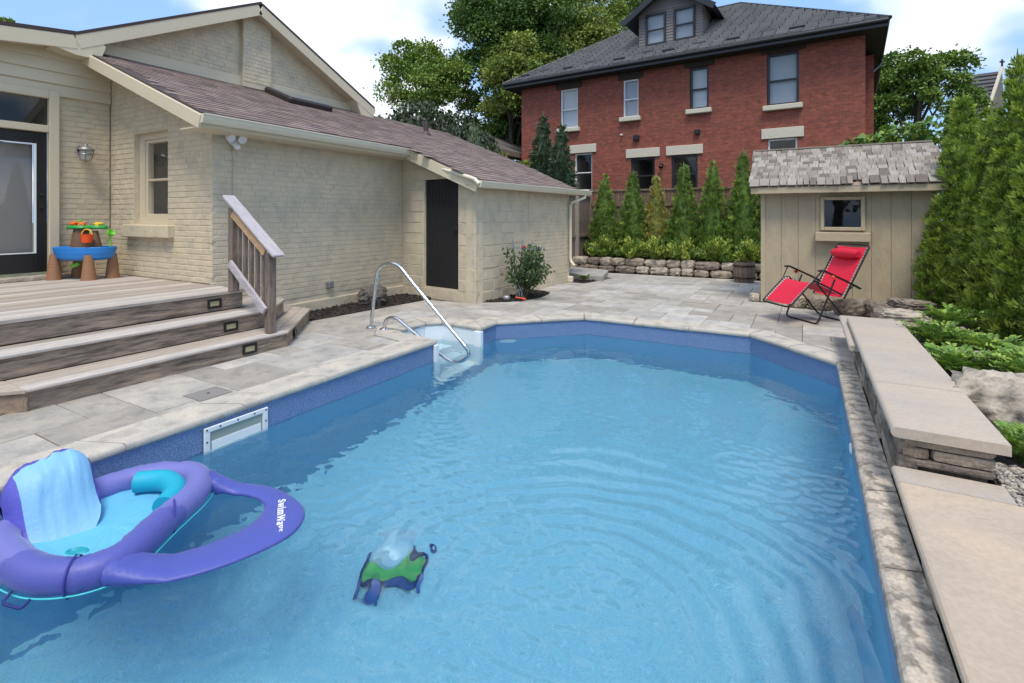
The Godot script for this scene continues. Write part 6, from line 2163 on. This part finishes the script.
func pool_float() -> void:
	var f := thing("pool_float", "purple and blue fabric float lounge with pale blue backrest drifting at the pool edge", "pool float", Vector3(-3.2, -0.25, -1.5))
	var nz := noise(610, 2.2, 3)
	var wrinkle := noise(611, 7.0, 3)
	var y := -0.175
	var ring := spline([Vector3(-3.70, y, -1.68), Vector3(-3.46, y, -1.86), Vector3(-3.24, y, -1.78), Vector3(-3.06, y, -1.50), Vector3(-2.90, y, -1.20), Vector3(-3.05, y, -1.02), Vector3(-3.35, y, -0.97), Vector3(-3.64, y, -1.02), Vector3(-3.75, y, -1.32)], 16)
	# tube with printed ombre: lavender above a ragged edge, deep blue below
	var lav := Color(0.145, 0.15, 0.44)
	var mid := Color(0.075, 0.09, 0.36)
	var deep := Color(0.05, 0.07, 0.34)
	var tb := MB.new()
	tb.colored = true
	var m := ring.size()
	var seg := 40
	var R := 0.084
	var pos: Array = []
	for i in m:
		var d: Vector3 = (ring[(i + 1) % m] - ring[(i - 1 + m) % m]).normalized()
		var sd := d.cross(Vector3.UP).normalized()
		var row: Array = []
		for k in seg:
			var a := TAU * k / seg
			var e := sd * cos(a) + Vector3.UP * sin(a) * 0.86
			var p: Vector3 = ring[i] + e * R * (1.0 + 0.10 * wrinkle.get_noise_3dv(ring[i] * 1.6 + e * 0.12) + 0.05 * wrinkle.get_noise_3d(i * 0.11, k * 0.02, 3.0))
			row.append(p)
		pos.append(row)
	for i in m:
		var j := (i + 1) % m
		for k in seg:
			var l := (k + 1) % seg
			var n0: Vector3 = (pos[i][k] - ring[i]).normalized()
			var n1: Vector3 = (pos[j][k] - ring[j]).normalized()
			var n2: Vector3 = (pos[j][l] - ring[j]).normalized()
			var n3: Vector3 = (pos[i][l] - ring[i]).normalized()
			tb.colored = false
			tb.quadn(pos[i][k], pos[j][k], pos[j][l], pos[i][l], n0, n1, n2, n3)
			tb.colored = true
			for q in [pos[i][k], pos[j][l], pos[j][k], pos[i][k], pos[i][l], pos[j][l]]:
				# two cloths: the foot end, between the seams, is sewn from a deeper blue
				tb.c.append(mid if q.x + 0.35 * (q.z + 1.3) > -3.14 else lav)
	var fab := mat(Color.WHITE, 0.5, {"vc": true, "nrm": mats.fine_n, "bump": 0.35, "scale": 3.0, "rim": 0.3})
	part(f, "ring_tube", tb, fab)
	# seams across the tube
	for q in [[Vector3(-3.06, y, -1.56), Vector3(0.45, 0, -0.9)], [Vector3(-2.96, y, -1.07), Vector3(-0.7, 0, 0.7)]]:
		var sm := MB.new()
		var loop: Array = []
		var dd: Vector3 = q[1].normalized()
		var sd := dd.cross(Vector3.UP).normalized()
		for k in 14: loop.append(q[0] + (sd * cos(TAU * k / 14) + Vector3.UP * sin(TAU * k / 14)) * 0.087)
		sm.tube(loop, 0.005, 5, true)
		part(f, "seam", sm, mat(rgb(60, 60, 150), 0.7))
	# piping along the waterline
	var pp: Array = []
	for i in m:
		var d: Vector3 = (ring[(i + 1) % m] - ring[(i - 1 + m) % m]).normalized()
		var sd := d.cross(Vector3.UP).normalized()
		if sd.dot(ring[i] - Vector3(-3.35, y, -1.4)) < 0: sd = -sd
		pp.append(ring[i] + sd * 0.085 + Vector3(0, -0.046, 0))
	var pm := MB.new()
	pm.tube(pp, 0.004, 5, true)
	part(f, "piping", pm, mat(rgb(70, 190, 200), 0.5))
	# turquoise lining inside the far side
	var ln: Array = []
	for q in spline([Vector3(-3.60, -0.15, -1.62), Vector3(-3.46, -0.145, -1.71), Vector3(-3.28, -0.145, -1.68), Vector3(-3.17, -0.155, -1.56)], 6, false): ln.append(q)
	var lm := MB.new()
	lm.tube(ln, 0.062, 12)
	part(f, "inner_lining", lm, mat(rgb(20, 160, 188), 0.55))
	# sagging mesh seat
	var seat := MB.new()
	var cen := Vector3(-3.36, y, -1.38)
	for i in m:
		var a: Vector3 = ring[i]
		var b: Vector3 = ring[(i + 1) % m]
		for k in 5:
			var t0 := k / 5.0
			var t1 := (k + 1) / 5.0
			var g := func(p: Vector3, t: float) -> Vector3:
				var q := p.lerp(cen, t)
				q.y = lerpf(y - 0.012, -0.222, smoothstep(0.0, 0.55, t)) + 0.006 * wrinkle.get_noise_2d(q.x * 3.0, q.z * 1.2)
				return q
			seat.quad(g.call(b, t0), g.call(a, t0), g.call(a, t1), g.call(b, t1))
	part(f, "mesh_seat", seat, mat(rgb(96, 176, 212), 0.6, {"nrm": mats.fine_n, "bump": 0.5, "scale": 6.0}))
	# backrest: an upright cushion along the left end, pale blue front panel, purple ends and back
	var back := MB.new()
	var side := MB.new()
	var nb := 30
	var prof := [Vector2(0.34, -0.25), Vector2(0.29, -0.215), Vector2(0.235, -0.15), Vector2(0.19, -0.07), Vector2(0.15, 0.02), Vector2(0.11, 0.09), Vector2(0.06, 0.14), Vector2(0.0, 0.165), Vector2(-0.055, 0.145), Vector2(-0.09, 0.08), Vector2(-0.10, -0.02), Vector2(-0.07, -0.12), Vector2(0.0, -0.16), Vector2(0.15, -0.20)]
	var axis := Vector2(0.03, -0.04)
	var rows: Array = []
	for i in nb + 1:
		var t := i / float(nb)
		var z := lerpf(-1.03, -1.42, t)
		var e := absf(t * 2.0 - 1.0)
		var full := pow(maxf(1.0 - pow(e, 3.2), 0.0), 0.55)
		var row: Array = []
		for k in prof.size():
			var q: Vector2 = axis + (prof[k] - axis) * lerpf(0.12, 1.0, full)
			var w := 0.020 * wrinkle.get_noise_2d(z * 1.6 + k * 0.10, k * 0.22) + 0.008 * wrinkle.get_noise_2d(z * 5.0 + k * 0.35, 40.0 + k * 0.4)
			var dirn: Vector2 = (prof[k] - axis).normalized()
			q += dirn * w * full
			row.append(Vector3(-3.735 + q.x + 0.02 * (t - 0.5), q.y * (0.86 if q.y > 0.0 else 1.0) + 0.05 * (t - 0.6), z))
		rows.append(row)
	for i in nb:
		for k in prof.size():
			var l := (k + 1) % prof.size()
			var front := k < 7 and i >= 4 and i < nb - 2
			(back if front else side).quad(rows[i][k], rows[i][l], rows[i + 1][l], rows[i + 1][k])
	var br := part(f, "backrest", smooth(back), mat(rgb(124, 178, 216), 0.55, {"nrm": mats.fine_n, "bump": 0.5, "scale": 3.0, "rim": 0.3}))
	part(br, "side_panel", smooth(side), mat(rgb(84, 84, 180), 0.5, {"nrm": mats.fine_n, "bump": 0.5, "scale": 3.0}))
	# flat leg loop
	var outer := spline([Vector3(-3.33, 0, -1.93), Vector3(-3.12, 0, -2.05), Vector3(-2.88, 0, -2.10), Vector3(-2.58, 0, -2.04), Vector3(-2.43, 0, -1.85), Vector3(-2.47, 0, -1.58), Vector3(-2.60, 0, -1.34), Vector3(-2.82, 0, -1.12)], 7, false)
	var inner := spline([Vector3(-3.22, 0, -1.84), Vector3(-3.08, 0, -1.935), Vector3(-2.93, 0, -1.965), Vector3(-2.80, 0, -1.93), Vector3(-2.72, 0, -1.80), Vector3(-2.73, 0, -1.62), Vector3(-2.80, 0, -1.46), Vector3(-2.93, 0, -1.28)], 7, false)
	var lp := MB.new()
	lp.colored = true
	var cross := 6
	var grid: Array = []
	for i in outer.size():
		var row: Array = []
		for k in cross * 2:
			var a := PI * k / cross
			var t := 0.5 - 0.5 * cos(a)
			var q: Vector3 = inner[i].lerp(outer[i], t)
			var ends := minf(1.0, minf(i, outer.size() - 1 - i) / 6.0)
			q.y = lerpf(-0.18, -0.236, ends) + sin(a) * lerpf(0.07, 0.022, ends) * (1.0 + 0.3 * wrinkle.get_noise_2d(q.x * 3.0, q.z * 3.0))
			row.append(q)
		grid.append(row)
	for i in outer.size() - 1:
		for k in cross * 2:
			var l := (k + 1) % (cross * 2)
			var c: Vector3 = grid[i][k]
			lp.col = Color(0.06, 0.08, 0.36) if k < 6 else deep
			lp.quad(grid[i][k], grid[i][l], grid[i + 1][l], grid[i + 1][k])
	part(f, "leg_loop", smooth(lp), fab)
	# printed name on the loop
	var tm := TextMesh.new()
	tm.text = "SwimWays"
	var sf := SystemFont.new()
	sf.font_names = PackedStringArray(["Droid Serif"])
	sf.font_weight = 700
	tm.font = sf
	tm.font_size = 64
	tm.pixel_size = 0.0009
	tm.depth = 0.002
	var dx := Vector3(0.20, -0.012, 0.155).normalized()
	var up := Vector3(0.60, 0.0, -0.79)
	up = (up - dx * up.dot(dx)).normalized()
	var tx := placed(f, "printed_name", tm, mats.white, Transform3D(Basis(dx, up, dx.cross(up)), Vector3(-2.61, -0.2105, -1.905)))
	tx.name = "printed_name"
	# drink pocket and grab handle
	var pk := MB.new()
	pk.lathe(Transform3D(Basis.from_euler(Vector3(0, 0.5, 0)), Vector3(-3.005, -0.092, -1.10)), [Vector2(0.056, 0.0), Vector2(0.046, 0.008), Vector2(0.03, -0.004), Vector2(0.0, -0.006)], 16, 1.0, 0.5)
	part(f, "drink_pocket", pk, mat(rgb(30, 150, 168), 0.5))
	var hd := MB.new()
	hd.tube(arc([Vector3(-3.13, -0.20, -0.905), Vector3(-3.11, -0.225, -0.865), Vector3(-2.99, -0.225, -0.895), Vector3(-2.99, -0.20, -0.925)], 3, 0.02), 0.007, 6)
	part(f, "grab_handle", hd, mat(rgb(30, 40, 110), 0.6))

# averages normals of vertices that share a place
func smooth(mb: MB) -> MB:
	var sum := {}
	for i in mb.v.size():
		var k := Vector3i((mb.v[i] * 5000.0).round())
		sum[k] = sum.get(k, Vector3.ZERO) + mb.n[i]
	for i in mb.v.size():
		var s: Vector3 = sum[Vector3i((mb.v[i] * 5000.0).round())]
		if s.length() > 0.01: mb.n[i] = s.normalized()
	return mb

# ---------------------------------------------------------------- reclining chair
func folding_chair() -> void:
	var W := Vector3(0.633, 0, 0.774)
	var L := Vector3(0.774, 0, -0.633)
	var O := Vector3(0.13, 0.004, -8.61)
	var c := thing("reclining_chair", "red reclining garden chair with black folding frame before the shed", "chair", O)
	var P := func(x: float, y: float, w: float) -> Vector3: return O + L * x + Vector3(0, y, 0) + W * w
	var fr: Material = mats.dark_metal
	var hw := 0.285
	# sling frames
	var fb := MB.new()
	fb.tube(arc([P.call(0.16, 0.40, -hw), P.call(-0.28, 0.61, -hw), P.call(-0.66, 0.25, -hw), P.call(-0.66, 0.25, hw), P.call(-0.28, 0.61, hw), P.call(0.16, 0.40, hw)], 4, 0.06), 0.0125, 8)
	part(c, "seat_frame", fb, fr)
	var bb := MB.new()
	bb.tube(arc([P.call(0.19, 0.34, -hw), P.call(0.61, 1.08, -hw), P.call(0.61, 1.08, hw), P.call(0.19, 0.34, hw)], 4, 0.05), 0.0125, 8)
	part(c, "back_frame", bb, fr)
	# legs with U-shaped floor bars
	var l1 := MB.new()
	l1.tube(arc([P.call(0.02, 0.62, -hw - 0.03), P.call(-0.25, 0.012, -hw - 0.03), P.call(-0.25, 0.012, hw + 0.03), P.call(0.02, 0.62, hw + 0.03)], 4, 0.07), 0.012, 8)
	part(c, "leg", l1, fr)
	var l2 := MB.new()
	l2.tube(arc([P.call(-0.24, 0.60, -hw + 0.03), P.call(0.27, 0.012, -hw + 0.03), P.call(0.27, 0.012, hw - 0.03), P.call(-0.24, 0.60, hw - 0.03)], 4, 0.07), 0.012, 8)
	part(c, "leg", l2, fr)
	for sg in [-1.0, 1.0]:
		var w: float = sg * (hw + 0.05)
		var a := MB.new()
		var prev: Array = []
		var pts := [[-0.25, 0.742], [-0.19, 0.752], [0.0, 0.672], [0.2, 0.585], [0.36, 0.508], [0.40, 0.485]]
		for i in pts.size() - 1:
			a.bar(P.call(pts[i][0], pts[i][1], w), P.call(pts[i + 1][0] + 0.004, pts[i + 1][1], w), 0.055, 0.022, Vector3.UP, 0.007)
		part(c, "armrest", a, mats.black)
		var st := MB.new()
		st.tube([P.call(-0.20, 0.74, w), P.call(-0.30, 0.60, sg * (hw + 0.016))], 0.009, 6)
		st.tube([P.call(0.30, 0.53, w), P.call(0.27, 0.48, sg * (hw + 0.016))], 0.009, 6)
		part(c, "arm_strut", st, fr)
		var kn := MB.new()
		kn.lathe(Transform3D(Basis(L, W * sg, -Vector3.UP * sg), P.call(-0.05, 0.66, sg * (hw + 0.085))), [Vector2(0.022, -0.03), Vector2(0.022, 0.0), Vector2(0.016, 0.012), Vector2(0.0, 0.014)], 12)
		part(c, "lock_knob", kn, mat(rgb(226, 92, 40), 0.5))
	# slings with lacing
	var red := mat(rgb(206, 16, 52), 0.6, {"nrm": mats.fine_n, "bump": 0.4, "scale": 5.0, "rim": 0.25})
	var sw := hw - 0.035
	for sl in [["leg_sling", [[-0.62, 0.285], [-0.53, 0.365], [-0.42, 0.47], [-0.32, 0.555], [-0.27, 0.575], [-0.15, 0.535], [0.0, 0.465], [0.13, 0.40]]], ["back_sling", [[0.18, 0.36], [0.28, 0.50], [0.38, 0.68], [0.48, 0.86], [0.59, 1.055]]]]:
		var mb := MB.new()
		var p: Array = sl[1]
		for i in p.size() - 1:
			for k in 6:
				var w0 := -sw + 2 * sw * k / 6.0
				var w1 := -sw + 2 * sw * (k + 1) / 6.0
				var sag := func(w: float) -> float: return -0.014 * (1.0 - pow(w / sw, 2.0))
				var a: Vector3 = P.call(p[i][0], p[i][1] + sag.call(w0), w0)
				var b: Vector3 = P.call(p[i + 1][0], p[i + 1][1] + sag.call(w0), w0)
				var d: Vector3 = P.call(p[i + 1][0], p[i + 1][1] + sag.call(w1), w1)
				var e: Vector3 = P.call(p[i][0], p[i][1] + sag.call(w1), w1)
				mb.quad(a, e, d, b)
		part(c, sl[0], smooth(mb), red)
	var lace := MB.new()
	for sg in [-1.0, 1.0]:
		for q in [[[-0.62, 0.285], [-0.28, 0.60], 12], [[-0.27, 0.59], [0.14, 0.405], 11], [[0.20, 0.36], [0.60, 1.06], 18]]:
			for k in q[2]:
				var t: float = (k + 0.5) / q[2]
				var x := lerpf(q[0][0], q[1][0], t)
				var y := lerpf(q[0][1], q[1][1], t)
				lace.bar(P.call(x, y, sg * (sw - 0.005)), P.call(x + 0.006, y + 0.004, sg * (hw - 0.004)), 0.012, 0.008)
	part(c, "lacing", lace, mats.white, "stuff")
	# pillow
	var pl := MB.new()
	var row: Array = []
	for i in 9:
		var t := i / 8.0
		row.append(P.call(0.475, 0.955, lerpf(-sw + 0.02, sw - 0.02, t)))
	pl.tube(row, [0.045, 0.062, 0.068, 0.07, 0.07, 0.07, 0.068, 0.062, 0.045], 14)
	part(c, "head_pillow", pl, red)

# ---------------------------------------------------------------- child's water table on the deck
func water_table() -> void:
	var R := Vector3(0.8686, 0, -0.4955)
	var F := Vector3(-0.4955, 0, -0.8686)
	var O := Vector3(-8.98, 0.6, -3.38)
	var B := Basis(R, Vector3.UP, -F)
	var t := thing("water_table", "blue and brown plastic water play table by the garden door", "toy table", O)
	var blue := mat(rgb(44, 132, 214), 0.4)
	var brown := mat(rgb(150, 108, 78), 0.6)
	var bs := MB.new()
	bs.lathe(Transform3D(B, O), [Vector2(0.0, 0.27), Vector2(0.30, 0.275), Vector2(0.37, 0.31), Vector2(0.40, 0.38), Vector2(0.415, 0.455), Vector2(0.405, 0.462), Vector2(0.385, 0.455), Vector2(0.37, 0.38), Vector2(0.0, 0.37)], 30, 1.0, 0.62)
	part(t, "basin", bs, blue)
	for q in [[-0.34, 0.12], [0.19, 0.17], [-0.24, -0.17], [0.30, -0.12]]:
		var mb := MB.new()
		var c: Vector3 = O + R * q[0] - F * q[1]
		var pf: Array = []
		for k in 8:
			pf.append(Vector2(0.092 - 0.005 * k, 0.045 * k)); pf.append(Vector2(0.086 - 0.005 * k, 0.045 * k + 0.04))
		mb.lathe(Transform3D(B, c), pf, 14)
		part(t, "leg", mb, brown)
	for q in [[-0.06, 0.0, 0.13, 0.085, 0.33], [0.17, 0.03, 0.085, 0.035, 0.30]]:
		var mb := MB.new()
		var pf: Array = []
		for k in 7:
			var w := lerpf(q[2], q[3], k / 6.0)
			pf.append(Vector2(w + 0.006, 0.40 + q[4] * k / 7.0)); pf.append(Vector2(w, 0.40 + q[4] * (k + 0.8) / 7.0))
		mb.lathe(Transform3D(B, O + R * q[0] - F * q[1]), pf, 14)
		part(t, "tree_tower", mb, mat(rgb(112, 84, 64), 0.6))
	var cp := MB.new()
	for q in [[-0.06, 0.16], [-0.16, 0.10], [0.05, 0.11], [0.17, 0.13], [0.24, 0.08]]:
		cp.lathe(Transform3D(B, O + R * q[0] + Vector3(0, 0.735, 0)), [Vector2(0.0, -0.012), Vector2(q[1] * 0.9, -0.02), Vector2(q[1], 0.0), Vector2(q[1] * 0.85, 0.03), Vector2(0.0, 0.035)], 11, 1.0, 0.8)
	part(t, "canopy", cp, mat(rgb(34, 150, 62), 0.5))
	var nz := noise(700, 1.0, 2)
	var cols := [rgb(238, 104, 30), rgb(244, 128, 70), rgb(240, 196, 50), rgb(120, 200, 40)]
	var k2 := 0
	for q in [[-0.15, 0.79, 0.10], [-0.04, 0.785, 0.10], [0.19, 0.78, 0.10], [-0.08, 0.83, 0.05]]:
		var mb := MB.new()
		mb.stone(Transform3D(B, O + R * q[0] + Vector3(0, q[1], 0)), Vector3(q[2] * 1.1, q[2] * 0.6, q[2]), nz, Vector3(q[0], 1, 1), 0.35, 2.5, 4)
		part(t, "toy_figure", mb, mat(cols[k2], 0.45))
		k2 += 1
	var bk := MB.new()
	bk.lathe(Transform3D(B, O + R * 0.19 - F * 0.20 + Vector3(0, 0.53, 0)), [Vector2(0.0, 0.0), Vector2(0.058, 0.0), Vector2(0.07, 0.10), Vector2(0.076, 0.115), Vector2(0.066, 0.115), Vector2(0.05, 0.02)], 16)
	var bo := part(t, "bucket", bk, mat(rgb(238, 84, 28), 0.45))
	var bh := MB.new()
	var hp: Array = []
	for k in 9: hp.append(O + R * (0.19 + cos(PI * k / 8.0) * 0.073) - F * 0.20 + Vector3(0, 0.64 + sin(PI * k / 8.0) * 0.075, 0))
	bh.tube(hp, 0.008, 6)
	part(bo, "bucket_handle", bh, mat(rgb(244, 190, 40), 0.5))
	var sc := MB.new()
	sc.tube([O + R * 0.36 + Vector3(0, 0.45, 0), O + R * 0.36 + Vector3(0, 0.62, 0)], 0.012, 6)
	sc.lathe(Transform3D(B * Basis.from_euler(Vector3(0, 0, -0.9)), O + R * 0.37 + Vector3(0, 0.66, 0)), [Vector2(0.0, -0.05), Vector2(0.045, -0.03), Vector2(0.055, 0.02), Vector2(0.048, 0.02), Vector2(0.0, -0.02)], 12)
	part(t, "scoop", sc, mat(rgb(110, 200, 50), 0.45))
	var nt := MB.new()
	nt.box(Transform3D(B, O + R * 0.04 + Vector3(0, 0.16, 0)), Vector3(0.16, 0.20, 0.02), 0.008)
	nt.box(Transform3D(B * Basis(Vector3(0, 0, 1), 0.4), O + R * -0.10 - F * 0.05 + Vector3(0, 0.20, 0)), Vector3(0.13, 0.05, 0.04), 0.012)
	part(t, "hanging_toy", nt, mat(rgb(112, 190, 60), 0.5))

# ---------------------------------------------------------------- fittings and small things
func small_things() -> void:
	var l := thing("wall_lantern", "grey metal wall lantern with frosted glass beside the garden door", "lamp", Vector3(-9.48, 2.45, -3.53))
	var c := Vector3(-9.36, 2.42, -3.53)
	var pl := MB.new()
	pl.lathe(Transform3D(Basis.from_euler(Vector3(0, 0, -PI / 2)), Vector3(-9.505, 2.50, -3.53)), [Vector2(0.0, 0.0), Vector2(0.06, 0.0), Vector2(0.05, 0.02), Vector2(0.02, 0.03), Vector2(0.014, 0.14)], 12)
	part(l, "bracket", pl, mats.bronze)
	var hd := MB.new()
	hd.lathe(Transform3D(Basis(), c), [Vector2(0.105, 0.06), Vector2(0.11, 0.07), Vector2(0.08, 0.105), Vector2(0.03, 0.13), Vector2(0.02, 0.16), Vector2(0.0, 0.175)], 16)
	part(l, "cap", hd, mats.galv)
	var gl := MB.new()
	gl.lathe(Transform3D(Basis(), c), [Vector2(0.0, -0.09), Vector2(0.05, -0.075), Vector2(0.072, -0.03), Vector2(0.075, 0.03), Vector2(0.07, 0.062)], 16)
	part(l, "glass_globe", gl, mat(rgb(196, 194, 186), 0.3))
	var cg := MB.new()
	cg.lathe(Transform3D(Basis(), c), [Vector2(0.085, -0.01), Vector2(0.092, 0.0), Vector2(0.085, 0.01)], 16)
	for k in 4:
		var a := TAU * k / 4.0 + 0.4
		var d := Vector3(cos(a), 0, sin(a))
		cg.tube([c + d * 0.09 + Vector3(0, 0.06, 0), c + d * 0.09, c + d * 0.06 + Vector3(0, -0.085, 0), c + Vector3(0, -0.105, 0)], 0.006, 5)
	part(l, "cage", cg, mats.galv)
	# security floodlight under the eaves
	var f := thing("security_floodlight", "white twin floodlight camera under the eaves at the house corner", "floodlight", Vector3(-6.72, 2.55, -4.18))
	var bs := MB.new()
	bs.lathe(Transform3D(Basis.from_euler(Vector3(0, 0, -PI / 2)), Vector3(-6.75, 2.52, -4.18)), [Vector2(0.0, 0.0), Vector2(0.06, 0.0), Vector2(0.055, 0.04), Vector2(0.0, 0.045)], 14)
	part(f, "base", bs, mats.white_plastic)
	for sg in [-1.0, 1.0]:
		var mb := MB.new()
		mb.lathe(Transform3D(Basis.from_euler(Vector3(0.3 * sg, 0, -PI / 2 - 0.5)), Vector3(-6.69, 2.56, -4.18 + sg * 0.085)), [Vector2(0.0, -0.04), Vector2(0.03, -0.035), Vector2(0.055, 0.02), Vector2(0.058, 0.06), Vector2(0.0, 0.055)], 14)
		part(f, "lamp_head", mb, mats.white_plastic)
	var cm := MB.new()
	cm.lathe(Transform3D(Basis.from_euler(Vector3(0, 0, -PI / 2 - 0.6)), Vector3(-6.68, 2.46, -4.18)), [Vector2(0.0, -0.03), Vector2(0.035, -0.02), Vector2(0.038, 0.06), Vector2(0.03, 0.075), Vector2(0.0, 0.075)], 14)
	part(f, "camera_eye", cm, mats.white_plastic)
	var cd := MB.new()
	cd.tube([Vector3(-6.742, 2.46, -4.19), Vector3(-6.742, 0.75, -4.19)], 0.007, 6)
	part(f, "cable", cd, mats.cream)
	# outlet box
	var o := thing("outlet_box", "grey weatherproof outlet box low on the cream brick wall", "outlet", Vector3(-6.74, 0.38, -5.79))
	var ob := MB.new()
	ob.bx(-6.755, -6.68, 0.33, 0.44, -5.86, -5.75, 0.012)
	part(o, "cover", ob, mats.galv)
	# lava rock in the mulch
	var nz := noise(440, 1.0, 5)
	var r := thing("lava_rock", "dark pitted rock lying in the mulch by the house wall", "rock", Vector3(-6.32, 0.0, -6.35))
	var mb := MB.new()
	mb.stone(xfm(Vector3(-6.32, 0.14, -6.35), 0.6), Vector3(0.42, 0.36, 0.46), nz, Vector3(3, 2, 1), 0.42, 2.6, 12)
	part(r, "stone", smooth(mb), mats.lava)
	var g := thing("grey_stone", "small rounded grey stone in the rose bed", "stone", Vector3(-4.6, 0.01, -7.86))
	var m2 := MB.new()
	m2.stone(xfm(Vector3(-4.6, 0.05, -7.86), 0.3), Vector3(0.15, 0.11, 0.13), nz, Vector3(5, 2, 1), 0.15, 2.5, 5)
	part(g, "stone", smooth(m2), mats.galv)
	var s := thing("toy_shovel", "orange and blue plastic stick lying in the rose bed", "toy", Vector3(-4.4, 0.02, -7.98))
	var m3 := MB.new()
	m3.tube([Vector3(-4.50, 0.045, -8.02), Vector3(-4.36, 0.045, -7.98)], 0.016, 8)
	m3.tube([Vector3(-4.35, 0.045, -7.977), Vector3(-4.27, 0.045, -7.955)], 0.018, 8)
	part(s, "shaft", m3, mat(rgb(232, 96, 50), 0.5))
	var m4 := MB.new()
	m4.tube([Vector3(-4.36, 0.045, -7.98), Vector3(-4.345, 0.045, -7.976)], 0.02, 8)
	part(s, "grip_ring", m4, mat(rgb(50, 70, 190), 0.5))
